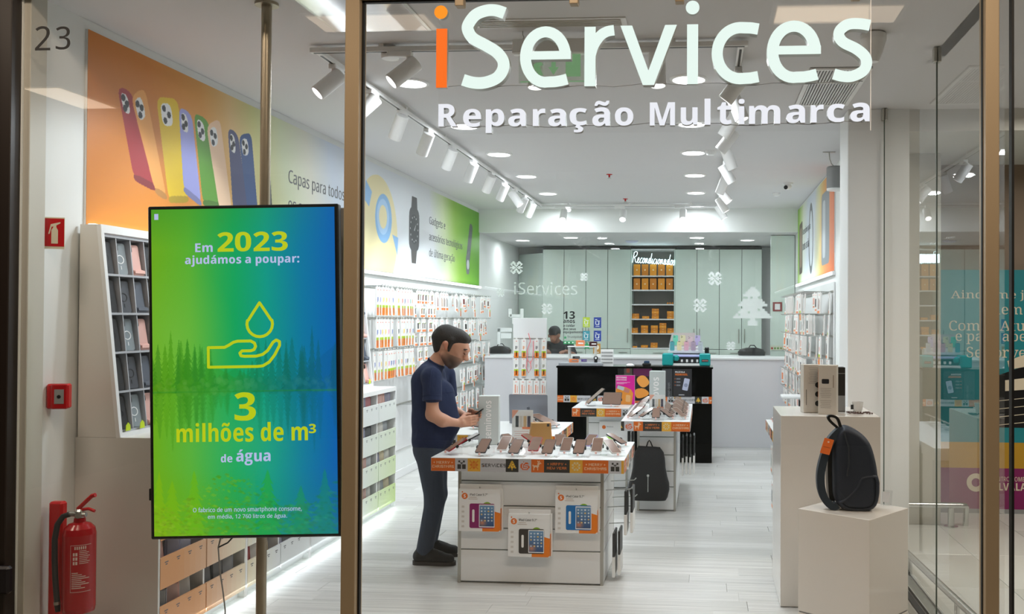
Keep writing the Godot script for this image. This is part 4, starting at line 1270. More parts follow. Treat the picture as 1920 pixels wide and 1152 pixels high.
		for c in 14:
			var b := MB.new()
			b.box(T * Vector3(-0.062, 0.57, za - 0.016 - (c + 1) * 0.1305), Vector3(0.096, 1.08, 0.008), Color.WHITE, 0.0, T.basis)
			if c < 13: put(b.mesh(), "upright", grey, t)
	for r in 5:
		for c in 30:
			if c > 3 and c < 27: continue
			var col := c if c < 4 else c - 13
			var kind: int = (c % 3) if (4 - r) % 2 == 0 else (c % 3) + 3
			var z := -4.9 - 0.016 - (c + 0.5) * 0.1305 - (0.02 if c > 14 else 0.0)
			var where := "%s column from the glass" % ORD[c] if c < 4 else "%s column from the far end" % ORD[29 - c]
			display_case(kind, T, 0.04 + r * 0.216, z, ["fifth row down", "fourth row down", "third row down", "second row down", "top row"][r], where)
	for c in 4:
		var b := MB.new()
		b.prism(PackedVector2Array([Vector2(-0.022, 0), Vector2(0.022, 0), Vector2(0.018, 0.03), Vector2(0.0, 0.045), Vector2(-0.018, 0.03)]), 0.003, Transform3D(Basis(Vector3.UP, PI / 2), T * Vector3(0.006, 0.03, -4.97 - c * 0.1305 if c < 3 else -8.72)), hex("c9e21c"))
		tag(put(b.mesh(), "price_tab", M.vc), "lime green price tab at the foot of the cubby display, %s from the glass" % ORD[c], "price tab", "lime price tabs")
	# extinguisher, its post, sign and alarm
	var t := thing("extinguisher_sign", "red square wall sign with a pale fire extinguisher symbol", "sign", Vector3(WL + 0.03, 1.0, 0))
	t.position = Vector3(-3.375, 2.12, -4.66)
	t.rotation.y = deg_to_rad(24)
	put(bx(Vector3(0, 0.11, 0), Vector3(0.105, 0.165, 0.006), 0.001), "plate", mk("signcream", hex("dcd6bd"), 0.4), t)
	put(bx(Vector3(0.006, 0.113, 0.0035), Vector3(0.09, 0.145, 0.002)), "red_field", M.red, t)
	var b := MB.new()
	var f := Transform3D(Basis(), Vector3(0.006, 0.055, 0.006))
	b.prism(PackedVector2Array([Vector2(-0.013, 0), Vector2(0.017, 0), Vector2(0.017, 0.07), Vector2(0.009, 0.085), Vector2(0.009, 0.095), Vector2(0.027, 0.106), Vector2(0.027, 0.112), Vector2(0.0, 0.105), Vector2(-0.016, 0.1), Vector2(-0.027, 0.05), Vector2(-0.021, 0.05), Vector2(-0.012, 0.088), Vector2(-0.003, 0.088), Vector2(-0.013, 0.07)]), 0.001, f, Color.WHITE)
	put(b.mesh(), "symbol", M["signcream"], t)
	t = thing("fire_alarm", "red fire alarm call point with a grey square window on the left wall", "fire alarm", Vector3(-3.36, 1.32, -4.70), deg_to_rad(16))
	put(bx(Vector3(0, 0.06, 0), Vector3(0.105, 0.13, 0.055), 0.008), "housing", M.red, t)
	put(bx(Vector3(0.012, 0.06, 0.034), Vector3(0.075, 0.13, 0.014), 0.005), "cover", mk("red2", hex("b01219"), 0.2), t)
	put(bx(Vector3(0.014, 0.06, 0.042), Vector3(0.045, 0.075, 0.003), 0.001), "window", M.grey, t)
	b = MB.new()
	b.cyl(Vector3(0.014, 0.06, 0.042), Vector3(0.014, 0.06, 0.046), 0.009, Color.WHITE, 14)
	put(b.mesh(), "button", M.black, t)
	t = thing("extinguisher_post", "red standing post behind the fire extinguisher", "post", Vector3(-3.33, 0, -4.66))
	put(bx(Vector3(0, 0.42, 0), Vector3(0.075, 0.84, 0.05), 0.01), "column", M.red, t)
	put(bx(Vector3(0.02, 0.012, 0.03), Vector3(0.26, 0.024, 0.22), 0.006), "foot", M.red, t)
	t = thing("fire_extinguisher", "red fire extinguisher with a black hose and white printed label", "fire extinguisher", Vector3(-3.17, 0.29, -4.6))
	b = MB.new()
	b.lathe(PackedVector2Array([Vector2(0, 0.0), Vector2(0.05, 0.0), Vector2(0.072, 0.008), Vector2(0.076, 0.03), Vector2(0.076, 0.40), Vector2(0.07, 0.43), Vector2(0.05, 0.452), Vector2(0.028, 0.46), Vector2(0.026, 0.48), Vector2(0.0, 0.48)]), Transform3D(), Color.WHITE, 36)
	put(b.mesh(), "cylinder", mk("extred", hex("a80f1c"), 0.18), t)
	b = MB.new()
	b.lathe(PackedVector2Array([Vector2(0, 0.475), Vector2(0.02, 0.475), Vector2(0.024, 0.485), Vector2(0.024, 0.515), Vector2(0.016, 0.525), Vector2(0, 0.525)]), Transform3D(), Color.WHITE, 20)
	b.cyl(Vector3(-0.05, 0.5, 0.01), Vector3(0.04, 0.5, 0.01), 0.012, Color.WHITE, 12)
	b.cyl(Vector3(0, 0.5, 0), Vector3(0.02, 0.5, 0.045), 0.014, Color.WHITE, 14)
	put(b.mesh(), "valve", M.steel, t)
	b = MB.new()
	b.tube(PackedVector3Array([Vector3(-0.01, 0.525, 0), Vector3(0.03, 0.56, 0.005), Vector3(0.07, 0.595, 0.01), Vector3(0.088, 0.6, 0.01)]), 0.011, Color.WHITE, 8)
	put(b.mesh(), "handle", M.red, t)
	b = MB.new()
	b.tube(PackedVector3Array([Vector3(0.0, 0.52, 0), Vector3(0.05, 0.528, 0.005), Vector3(0.085, 0.518, 0.01)]), 0.008, Color.WHITE, 8)
	put(b.mesh(), "lever", M.red, t)
	b = MB.new()
	b.tube(PackedVector3Array([Vector3(-0.045, 0.5, 0.012), Vector3(-0.075, 0.49, 0.02), Vector3(-0.098, 0.45, 0.03), Vector3(-0.104, 0.38, 0.04), Vector3(-0.1, 0.28, 0.045), Vector3(-0.095, 0.18, 0.045), Vector3(-0.088, 0.1, 0.045), Vector3(-0.082, 0.05, 0.045)]), 0.014, Color.WHITE, 12)
	var hose := put(b.mesh(), "hose", mk("hose", hex("2b2f33"), 0.5), t)
	b = MB.new()
	b.cyl(Vector3(-0.083, 0.055, 0.045), Vector3(-0.079, 0.015, 0.045), 0.015, Color.WHITE, 12, 0.012)
	put(b.mesh(), "nozzle", M.black, hose)
	b = MB.new()
	b.cyl(Vector3(-0.0845, 0.065, 0.045), Vector3(-0.083, 0.05, 0.045), 0.0155, Color.WHITE, 12)
	put(b.mesh(), "collar", M.alu, hose)
	# printed label wrapped on the cylinder
	b = MB.new()
	var lb := func(a0: float, a1: float, y0: float, y1: float) -> void:
		var n := maxi(1, int((a1 - a0) / 8.0))
		for i in n:
			var p0 := deg_to_rad(lerpf(a0, a1, float(i) / n))
			var p1 := deg_to_rad(lerpf(a0, a1, float(i + 1) / n))
			var u := Vector3(sin(p0), 0, cos(p0)) * 0.0765
			var v := Vector3(sin(p1), 0, cos(p1)) * 0.0765
			b.face(u + Vector3(0, y0, 0), v + Vector3(0, y0, 0), v + Vector3(0, y1, 0), u + Vector3(0, y1, 0), u + v, Color.WHITE)
	lb.call(4, 76, 0.354, 0.356)
	lb.call(4, 76, 0.120, 0.122)
	lb.call(4, 5.2, 0.120, 0.356)
	for i in 6: lb.call(18 + i * 7, 22 + i * 7, 0.334, 0.349)
	for i in 3: lb.call(13, 28, 0.302 - i * 0.022, 0.318 - i * 0.022)
	for i in 8: lb.call(34, 58 + (i * 37) % 14, 0.325 - i * 0.009, 0.328 - i * 0.009)
	for i in 9: lb.call(9, 30 + (i * 53) % 40, 0.215 - i * 0.0095, 0.219 - i * 0.0095)
	put(b.mesh(), "label_print", mk("label_pr", hex("d9c9c4"), 0.4), t)

func display_case(kind: int, T: Transform3D, y: float, z: float, rowname: String, where: String) -> void:
	var looks := ["black ringed", "clear ringed", "pale pink", "ribbed armoured black", "dark grey ringed", "blue grey"]
	var cols := ["2b2c30", "8f979c", "e9b9ae", "26262a", "4a4d54", "5d6470"]
	var t := thing("phone_case", "%s phone case, cubby %s, %s" % [looks[kind], rowname, where], "phone case", T * Vector3(-0.05, y, z), PI / 2 - 0.22, "phone cases in the cubbies")
	var key := "dcase%d" % kind
	if not M.has(key):
		mk(key, hex(cols[kind]), 0.35)
		if kind == 1:
			M[key].transparency = BaseMaterial3D.TRANSPARENCY_ALPHA
			M[key].albedo_color = Color(0.8, 0.85, 0.87, 0.35)
			M[key].roughness = 0.3
	var lean := Basis(Vector3(1, 0, 0), -0.2)
	var b := MB.new()
	b.prism(rrect(0.092, 0.182, 0.014), 0.011, Transform3D(Basis(), Vector3(0, 0.092, 0.004)), Color.WHITE)
	put(b.mesh(), "shell", M[key], t, Vector3(0, 0, 0.01), lean)
	b = MB.new()
	b.prism(rrect(0.036, 0.038, 0.009), 0.002, Transform3D(Basis(), Vector3(-0.021, 0.156, 0.0055)), Color.WHITE)
	put(b.mesh(), "camera_cutout", M.black, t, Vector3(0, 0, 0.01), lean)
	if kind in [0, 1, 4]:
		b = MB.new()
		var px := Transform3D(Basis(Vector3(1, 0, 0), Vector3(0, 0, 1), Vector3(0, -1, 0)), Vector3(0.002, 0.088, 0.0045))
		b.lathe(PackedVector2Array([Vector2(0.021, 0), Vector2(0.021, 0.0012), Vector2(0.026, 0.0012), Vector2(0.026, 0)]), px, Color.WHITE, 24)
		b.box(Vector3(0.002, 0.04, 0.005), Vector3(0.005, 0.022, 0.0012), Color.WHITE)
		put(b.mesh(), "ring", M.text_white if kind == 1 else M.darkgrey, t, Vector3(0, 0, 0.01), lean)
	elif kind == 3:
		b = MB.new()
		for i in 11: b.box(Vector3(0, 0.02 + i * 0.009, 0.0048), Vector3(0.066, 0.004, 0.002), Color.WHITE)
		put(b.mesh(), "rib", M.darkgrey, t, Vector3(0, 0, 0.01), lean)
	elif kind in [2, 5]:
		b = MB.new()
		for i in 3: b.box(Vector3(0.004 * i, 0.012 + i * 0.002, 0.016 + i * 0.007), Vector3(0.074, 0.02 + 0.012 * (2 - i), 0.004), Color.WHITE, 0.0015)
		put(b.mesh(), "stacked_edge", M[key], t, Vector3(0, 0, 0.01), lean)

var pack_cache := {}

func pack_mesh(kind: String, col: String, var_: int) -> ArrayMesh:
	var key := kind + col + str(var_)
	if pack_cache.has(key): return pack_cache[key]
	var b := MB.new()
	var dims: Vector2 = {"tall": Vector2(0.062, 0.285), "short": Vector2(0.078, 0.145), "mid": Vector2(0.085, 0.215), "wide": Vector2(0.12, 0.16), "box": Vector2(0.11, 0.2)}[kind]
	var w := dims.x
	var h := dims.y
	var white := hex("f1efec")
	var th := 0.05 if kind == "box" else 0.016
	b.box(Vector3(0, -h / 2, 0), Vector3(w, h, th), white, 0.002)
	var f := th / 2 + 0.0012
	var pr := func(x: float, y: float, ww: float, hh: float, c: Color) -> void:
		b.box(Vector3(x * w, -h * y, f - 0.001), Vector3(ww * w, hh * h, 0.0022), c)
	b.box(Vector3(0, 0.012, 0), Vector3(w * 0.36, 0.03, 0.002), white)
	pr.call(0, 0.1, 0.3, 0.035, hex("ef8d76"))
	var c := hex(col)
	if kind == "tall":
		pr.call(-0.12, 0.44, 0.16, 0.17, c)
		pr.call(0.14, 0.42, 0.12, 0.13, c.lightened(0.25))
		pr.call(0, 0.66, 0.92, 0.09, hex("b7d433"))
		pr.call(0, 0.84, 0.92, 0.26, hex("ee7f2d") if var_ % 2 == 0 else hex("f0944a"))
		pr.call(0.02, 0.78, 0.2, 0.26, c.lerp(hex("ee7f2d"), 0.4))
	elif kind == "short":
		pr.call(-0.05, 0.5, 0.42, 0.42, c)
		pr.call(0, 0.88, 0.86, 0.16, hex("ef8540"))
		pr.call(0.3, 0.3, 0.16, 0.1, hex("9fc23a"))
	elif kind == "mid":
		pr.call(-0.12, 0.52, 0.2, 0.5, c)
		pr.call(0.2, 0.55, 0.14, 0.42, c.lightened(0.3))
		pr.call(0, 0.9, 0.8, 0.12, hex("ee8440"))
	else:
		pr.call(0, 0.5, 0.55, 0.42, c)
		pr.call(0.1, 0.86, 0.7, 0.1, hex("ef8d52"))
	var m := b.mesh()
	pack_cache[key] = m
	return m

func hook_rail(label: String, x: float, y: float, z0: float, z1: float, out: float, zs: Array) -> void:
	var t := thing("hook_rail", label, "hook rail", Vector3(x, y, 0))
	put(span(Vector3(0 if out > 0 else -0.008, -0.01, z1), Vector3(0.008 if out > 0 else 0.0, 0.01, z0)), "rail", M.alu, t)
	var b := MB.new()
	for z in zs:
		b.cyl(Vector3(0, 0, z), Vector3(out, 0.0, z), 0.0028, Color.WHITE, 5)
		b.cyl(Vector3(out, 0, z), Vector3(out * 1.06, 0.012, z), 0.0028, Color.WHITE, 5)
	var o := put(b.mesh(), "hooks", M.steel, t)
	o.set_meta("kind", "stuff")

func left_wall_goods() -> void:
	tag(put(span(Vector3(WL + 0.004, 0.32, -13.9), Vector3(WL + 0.018, 2.2, -8.87), 0.002), "slat_panel", M.white), "white goods panel with hook rails under the left banner", "wall panel")
	var tallc := [["blue", "3553a8"], ["yellow", "f0c41c"], ["violet", "8d86d6"], ["pink", "e77fa6"], ["navy", "1d2a5c"], ["black", "222226"], ["teal", "2a9c8c"], ["red", "d9483a"], ["white", "dddddd"], ["orange", "ee8b2e"]]
	var midc := [["brown", "6d4a3c"], ["black", "232326"], ["grey", "7d7a78"], ["tan", "b08a6a"], ["dark red", "7c3430"]]
	var rails := [2.11, 1.79, 1.47, 1.15, 0.83]
	var rn := ["top", "second", "third", "fourth", "lowest"]
	var r := RandomNumberGenerator.new()
	r.seed = 21
	for k in 5:
		var zs := []
		var y: float = rails[k]
		# tall cable packets near the case displays
		if k < 3:
			for i in 14:
				if k == 1 and i in [6, 7]: continue
				var z := -8.98 - i * 0.088
				zs.append(z)
				var p: Array = tallc[(i * 3 + k) % 10] if i > 5 else tallc[[0, 2, 1, 1, 3, 0][i]]
				hang("cable_packet", "%s cable packet, green and orange foot, %s left hook row, %s from near end" % [p[0], rn[k], ORD[i]], pack_mesh("tall", p[1], i % 2), Vector3(WL + 0.20 + r.randf() * 0.03, y - 0.012, z), 1, r, "hanging cable packets")
		# short packets, two tiers per rail
		var n2 := 12 if k < 3 else 8
		for i in n2:
			var z := -10.3 - i * 0.105
			zs.append(z)
			for tier in 2:
				if tier == 1 and i > 6: continue
				if k > 1 and z > -11.7 and z < -10.7: continue
				var p: Array = midc[(i * 2 + k + tier) % 5]
				var kd: String = "short" if i < 6 or tier == 1 else "mid"
				hang("charger_packet", "small %s product packet, %s tier, %s left hook row, %s after the cable packets" % [p[0], ["upper", "lower"][tier], rn[k], ORD[i]], pack_mesh(kd, p[1], 0), Vector3(WL + 0.19 + r.randf() * 0.05, y - 0.012 - tier * 0.155, z), 1, r, "hanging small packets")
		for i in 17:
			var z := -11.72 - i * 0.122
			if k >= 2 and i < 3: continue
			zs.append(z)
			var p: Array = midc[(i * 3 + k) % 5]
			var kd: String = ["mid", "mid", "tall", "wide", "mid", "short"][(i * 5 + k * 2) % 6]
			if kd == "tall": p = ["orange", "e0752c"]
			hang("accessory_packet", "white packet with %s product, %s left hook row, %s from the far end" % [p[0], rn[k], ORD[16 - i]], pack_mesh(kd, p[1], 0), Vector3(WL + 0.19 + r.randf() * 0.09, y - 0.012 - r.randf() * 0.03, z), 1, r, "hanging accessory packets")
		hook_rail("thin steel hook rail of the %s hook row on the left goods panel" % rn[k], WL + 0.018, y, -8.9, -13.85, 0.25, zs)

func hang(called: String, label: String, m: ArrayMesh, at: Vector3, dir: int, r: RandomNumberGenerator, group: String, sc := Vector3.ONE) -> void:
	var o := put(m, called, M.vcs, null, at, Basis(Vector3.UP, dir * PI / 2 + r.randf_range(-0.12, 0.12)) * Basis(Vector3(1, 0, 0), r.randf_range(-0.05, 0.03)).scaled_local(sc))
	tag(o, label, "packet", group)

# ======================================================================= pixel print for the table edges
const PIX := {"M": ["10001", "11011", "10101", "10001", "10001"], "E": ["1111", "1000", "1110", "1000", "1111"], "R": ["1110", "1001", "1110", "1010", "1001"], "Y": ["1001", "1001", "0110", "0100", "0100"], "C": ["1111", "1000", "1000", "1000", "1111"], "H": ["1001", "1001", "1111", "1001", "1001"], "I": ["1", "1", "1", "1", "1"], "i": ["1", "0", "1", "1", "1"], "S": ["1111", "1000", "1111", "0001", "1111"], "T": ["111", "010", "010", "010", "010"], "A": ["1111", "1001", "1111", "1001", "1001"], "P": ["1110", "1001", "1110", "1000", "1000"], "N": ["1001", "1101", "1011", "1001", "1001"], "W": ["10001", "10001", "10101", "10101", "01010"], "V": ["10001", "10001", "01010", "01010", "00100"], "+": ["000", "010", "111", "010", "000"], " ": ["0", "0", "0", "0", "0"]}

func pix_text(img: Image, txt: String, cx: int, y: int, s: int, col: Color) -> void:
	var w := 0
	for ch in txt: w += PIX[ch][0].length() + 1
	var x := cx - (w - 1) * s / 2
	for ch in txt:
		var g: Array = PIX[ch]
		for j in 5:
			for i in g[j].length():
				if g[j][i] == "1": img.fill_rect(Rect2i(x + i * s, y + j * s, s, s), col)
		x += (g[0].length() + 1) * s

func pix_art(img: Image, rows: Array, x: int, y: int, s: int, col: Color) -> void:
	for j in rows.size():
		for i in rows[j].length():
			if rows[j][i] == "1": img.fill_rect(Rect2i(x + i * s, y + j * s, s, s), col)

func edge_print() -> StandardMaterial3D:
	if M.has("edge_print"): return M["edge_print"]
	var u := 96
	var img := Image.create(int(15.2 * u), u, false, Image.FORMAT_RGB8)
	var org := hex("d9691c")
	var gold := hex("e3a93a")
	var gr := hex("c3c2c6")
	var dk := hex("35332f")
	var ltg := hex("e9c9a8")
	img.fill(gr)
	var x := 0.0
	for tile in ["merry", "gift", "snow", "name", "tree", "logo", "deer", "happy", "dots", "merry", "gift", "end"]:
		var w: float = {"merry": 2.0, "name": 2.0, "happy": 2.0, "end": 0.3}.get(tile, 1.0)
		if x == 0.0: w = 1.9
		var X := int(x * u)
		var W := int(w * u)
		if tile == "merry":
			img.fill_rect(Rect2i(X, 0, W, u), org)
			pix_text(img, "+ MERRY +", X + W / 2, 22, 4, ltg)
			pix_text(img, "CHRISTMAS", X + W / 2, 52, 4, ltg)
		elif tile == "happy":
			img.fill_rect(Rect2i(X, 0, W, u), dk)
			pix_text(img, "+ HAPPY +", X + W / 2, 22, 4, hex("dd7a3a"))
			pix_text(img, "NEW YEAR", X + W / 2, 52, 4, hex("dd7a3a"))
		elif tile == "gift":
			pix_art(img, ["0110001100", "0110001100", "0001110000", "0000100000", "1111011110", "1111011110", "1111011110", "1111011110", "1111011110"], X + 18, 16, 7, dk)
		elif tile == "snow":
			img.fill_rect(Rect2i(X, 0, W, u), gold)
			pix_art(img, ["100010001", "010111010", "001010100", "010101010", "111010111", "010101010", "001010100", "010111010", "100010001"], X + 16, 16, 7, org)
		elif tile == "dots":
			img.fill_rect(Rect2i(X, 0, W, u), gold)
			pix_art(img, ["001101100", "001101100", "110010011", "110000011", "001000100", "110000011", "110010011", "001101100", "001101100"], X + 16, 16, 7, hex("d9c79a"))
		elif tile == "name":
			pix_text(img, "i", X + 22, 36, 5, org)
			pix_text(img, "SERViCES", X + W / 2 + 6, 36, 5, dk)
		elif tile == "tree":
			img.fill_rect(Rect2i(X, 0, W, u), dk)
			pix_art(img, ["000010000", "000111000", "000101000", "001111100", "001011100", "011110110", "010111110", "110111011", "000010000", "000010000"], X + 16, 12, 7, hex("e8b93c"))
		elif tile == "logo":
			pix_art(img, ["0001000000", "0000011100", "0110111110", "1101100000", "1101011110", "1101000011", "1101111011", "0110000110", "0011111100"], X + 14, 16, 7, hex("d9622a"))
		elif tile == "deer":
			img.fill_rect(Rect2i(X, 0, W, u), org)
			pix_art(img, ["00000010100", "00000011100", "00000001010", "00000011111", "00000011100", "10000011000", "11111111000", "01111111000", "01100110000", "01000010000", "01000010000", "01000010000"], X + 10, 8, 6, ltg)
		else:
			img.fill_rect(Rect2i(X, 0, W, u), gold)
		x += w
	var m := print_mat("edge_print", img, 0.45)
	m.texture_repeat = true
	return m

# printed strip w long and h high whose left end starts u0 tiles into the pattern; centre at the origin, facing +z
func edge_strip(parent: Node3D, at: Vector3, w: float, h: float, u0: float, turn := 0.0) -> void:
	var b := MB.new()
	var a := u0 / 15.2
	b.face(Vector3(-w / 2, -h / 2, 0), Vector3(w / 2, -h / 2, 0), Vector3(w / 2, h / 2, 0), Vector3(-w / 2, h / 2, 0), Vector3(0, 0, 1), Color.WHITE, Vector2(a, 0), Vector2(a + w / h / 15.2, 1))
	put(b.mesh(), "edge_print", edge_print(), parent, at, Basis(Vector3.UP, turn))

# display table: top slab x0..x1, z0 (front)..z1, slat board body set in by ins
func display_table(called: String, label: String, x0: float, x1: float, z0: float, z1: float, y: float, bx0: float, bx1: float, bz0: float, bz1: float, u_front: float, u_side: float) -> Node3D:
	var t := thing(called, label, "table", Vector3((x0 + x1) / 2, 0, (z0 + z1) / 2))
	var o := t.position
	put(bx(Vector3(0, y - 0.046, 0), Vector3(x1 - x0, 0.092, z0 - z1), 0.0025), "top", M.white, t)
	edge_strip(t, Vector3(0, y - 0.048, z0 - o.z + 0.0012), x1 - x0 - 0.004, 0.086, u_front)
	if u_side > -50.0: edge_strip(t, Vector3(x1 - o.x + 0.0012, y - 0.048, 0), z0 - z1 - 0.004, 0.086, u_side, PI / 2)
	var hts := [[0.012, 0.222], [0.23, 0.368], [0.376, 0.52], [0.528, 0.688], [0.696, y - 0.092]]
	put(span(Vector3(bx0, 0, bz1) - o + Vector3(0.012, 0.003, 0.012), Vector3(bx1, y - 0.092, bz0) - o - Vector3(0.012, 0, 0.012)), "core", mk("groove", hex("8d918f"), 0.6) if not M.has("groove") else M["groove"], t)
	for k in hts.size():
		put(span(Vector3(bx0 + 0.022, hts[k][0], bz1 + 0.005) - o, Vector3(bx1 - 0.022, hts[k][1], bz0) - o, 0.002), "slat_board", M.white, t)
		put(span(Vector3(bx0, hts[k][0], bz1 + 0.024) - o, Vector3(bx1, hts[k][1], bz0 - 0.024) - o, 0.002), "slat_board", M.white, t)
	for sx in [bx0, bx1 - 0.022]:
		for sz in [bz0 - 0.022, bz1]:
			put(span(Vector3(sx, 0, sz) - o, Vector3(sx + 0.022, y - 0.092, sz + 0.022) - o + Vector3(0, 0, 0.0015), 0.002), "post", M.alu, t)
	return t

# phone on a clear stand; faces +z before it is turned
func shown_phone(called: String, label: String, at: Vector3, turn: float, col: Color, tilt := 0.5, size := Vector2(0.074, 0.15), group := "") -> Node3D:
	var t := thing(called, label, "tablet" if size.x > 0.12 else "phone", at, turn, group)
	var hw := size.x / 2
	var lean := Basis(Vector3(1, 0, 0), -(PI / 2 - tilt))
	var c := Vector3(0, 0.025 + size.y * 0.5 * sin(tilt), -size.y * 0.5 * cos(tilt) + 0.03)
	var key := "phone_" + col.to_html(false)
	if not M.has(key): mk(key, col, 0.3)
	var b := MB.new()
	b.prism(rrect(size.x, size.y, 0.011), 0.008, Transform3D(Basis(), Vector3(0, 0, 0.004)), Color.WHITE)
	put(b.mesh(), "body", M[key], t, c, lean)
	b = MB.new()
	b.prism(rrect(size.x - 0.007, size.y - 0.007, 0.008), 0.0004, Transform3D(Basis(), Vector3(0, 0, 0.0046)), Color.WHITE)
	put(b.mesh(), "screen", M.screen_painted_reflection, t, c, lean)
	b = MB.new()
	for s in [-1.0, 1.0]: b.box(Vector3(s * (hw + 0.003), -0.012, -0.002), Vector3(0.009, 0.02, 0.02), Color.WHITE, 0.002)
	put(b.mesh(), "clamp", M.black, t, c, lean)
	b = MB.new()
	b.prism(PackedVector2Array([Vector2(0.035, 0.0), Vector2(-0.055, 0.0), Vector2(-0.05, 0.05 * sin(tilt) + 0.03), Vector2(0.028, 0.018)]), 0.05, Transform3D(Basis(Vector3.UP, -PI / 2), Vector3(0.025, 0, 0)), Color.WHITE)
	put(b.mesh(), "stand", M.acrylic, t)
	b = MB.new()
	b.cyl(Vector3(0, 0.012, 0.042), Vector3(0, 0.027, 0.042), 0.0075, hex("f3c7bf"), 10)
	put(b.mesh(), "security_tip", M.vc, t)
	return t

func totem(label: String, at: Vector3, w: float, h: float, turn: float, word: String, n0: float, n1: float) -> void:
	var t := thing("table_totem", label, "sign", at, turn)
	put(bx(Vector3(0, h / 2, 0), Vector3(w, h, w * 0.62), 0.003), "column", M["totem"] if M.has("totem") else mk("totem", hex("d3dbda"), 0.4), t)
	write(word, true, Vector3(0.02, n0, w * 0.31 + 0.001), n1 - n0, w * 0.36, mk("totem_word", hex("ffffff"), 0.4) if not M.has("totem_word") else M["totem_word"], t, Basis(Vector3(0, 0, 1), PI / 2))
	put(bx(Vector3(-w / 2, h / 2, 0), Vector3(0.001, h * 0.98, w * 0.6)), "side_face", M["totem_side"] if M.has("totem_side") else mk("totem_side", hex("d9dedb"), 0.4), t)

func acrylic_card(called: String, label: String, at: Vector3, w: float, h: float, turn: float) -> void:
	var t := thing(called, label, "card stand", at, turn)
	put(bx(Vector3(0, h / 2, 0), Vector3(w, h, 0.004)), "card", M.whitem, t)
	put(bx(Vector3(0, h / 2, 0.004), Vector3(w + 0.006, h + 0.006, 0.002)), "clear_holder", M.acrylic, t)
	put(bx(Vector3(0, 0.004, 0.012), Vector3(w, 0.006, 0.05)), "foot", M.acrylic, t)
	var b := MB.new()
	b.prism(PackedVector2Array([Vector2(-w * 0.5, h * 0.72), Vector2(-w * 0.18, h), Vector2(-w * 0.5, h)]), 0.0005, Transform3D(Basis(), Vector3(0, 0, 0.0026)), hex("f0a98c"))
	for i in 4: b.box(Vector3(-w * 0.26 + i * w * 0.19, h * 0.63, 0.0026), Vector3(w * 0.15, h * 0.36, 0.0006), hex(["33373a", "d8d2c8", "d9b98a", "4a4458"][i]))
	b.box(Vector3(w * 0.2, h * 0.42, 0.0027), Vector3(w * 0.42, h * 0.07, 0.0006), hex("ee8a55"))
	for i in 4: b.box(Vector3(-w * 0.05, h * (0.31 - i * 0.07), 0.0026), Vector3(w * (0.7 - 0.1 * (i % 2)), h * 0.018, 0.0006), hex("d9b3ac"))
	put(b.mesh(), "print", M.vc, t)

func case_box(label: String, at: Vector3, col: Color, tint: String) -> void:
	# boxed tablet case hanging on the table front
	var t := thing("tablet_case_box", label, "box", at, 0.0, "boxed tablet cases on the front table")
	var w := 0.284
	var h := 0.285
	put(bx(Vector3(0, h / 2, -0.03), Vector3(w, h, 0.03), 0.002), "box", M.whitem, t)
	put(bx(Vector3(0.012, h / 2, -0.055), Vector3(w, h, 0.018), 0.002), "rear_box", M.whitem, t)
	put(bx(Vector3(0, h + 0.013, -0.045), Vector3(w, 0.03, 0.004), 0.001), "hang_tab", M.whitem, t)
	var b := MB.new()
	var f := Transform3D(Basis(), Vector3(0, 0, -0.0145))
	b.prism(PackedVector2Array([Vector2(0.02, 0.001), Vector2(0.13, 0.001), Vector2(0.142, 0.012), Vector2(0.142, 0.125), Vector2(0.095, 0.138), Vector2(0.02, 0.03)]), 0.0008, f, hex("f08012"))
	b.prism(circle(0.034, 24, Vector2(0.052, 0.165)), 0.0008, Transform3D(Basis(), Vector3(0, 0, -0.0143)), hex("86b022"))
	b.box(Vector3(0.1438, 0.08, -0.03), Vector3(0.001, 0.15, 0.028), hex("f08012"))
	put(b.mesh(), "color_print", M.vc, t)
	b = MB.new()
	var f2 := Transform3D(Basis(), Vector3(0.018, 0.105, -0.0138))
	b.prism(rrect(0.172, 0.165, 0.012), 0.0008, f2, col)
	b.prism(rrect(0.016, 0.085, 0.007), 0.0004, Transform3D(Basis(), Vector3(-0.042, 0.105, -0.0134)), hex("f1efec"))
	put(b.mesh(), "case_print", M.vc, t)
	var scr := picture(0.098, 0.14)
	put(scr, "screen_print", tablet_print(), t, Vector3(0.05, 0.105, -0.0132))
	put(bx(Vector3(0.05, 0.105, -0.0136), Vector3(0.106, 0.152, 0.0006)), "screen_frame", M.text_white, t)
	b = MB.new()
	b.prism(circle(0.021, 20, Vector2(-0.102, 0.237)), 0.0006, Transform3D(Basis(), Vector3(0, 0, -0.0144)), hex("e8762c"))
	b.prism(circle(0.005, 10, Vector2(-0.118, 0.264)), 0.0006, Transform3D(Basis(), Vector3(0, 0, -0.0144)), hex("e8762c"))
	put(b.mesh(), "emblem", M.vc, t)
	write("S", true, Vector3(-0.109, 0.226, -0.0142), 0.014, 0.022, M.text_white, t)
	write("iPad Case 9.7\"", false, Vector3(-0.068, 0.24, -0.0143), 0.122, 0.016, M.text_black, t)
	b = MB.new()
	for i in 2: b.box(Vector3(-0.045, 0.229 - i * 0.011, -0.0144), Vector3(0.05 + 0.012 * i, 0.004, 0.0005), hex("c9b8ae"))
	for i in 5: b.box(Vector3(-0.113, 0.165 - i * 0.033, -0.0144), Vector3(0.018, 0.014, 0.0005), hex("d5d1cb"))
	put(b.mesh(), "small_print", M.vc, t)
	b = MB.new()
	b.tube(PackedVector3Array([Vector3(0, h + 0.006, -0.06), Vector3(0, h + 0.006, -0.02), Vector3(0, h + 0.014, -0.012)]), 0.003, Color.WHITE, 6)
	put(b.mesh(), "hook", M.steel, t)

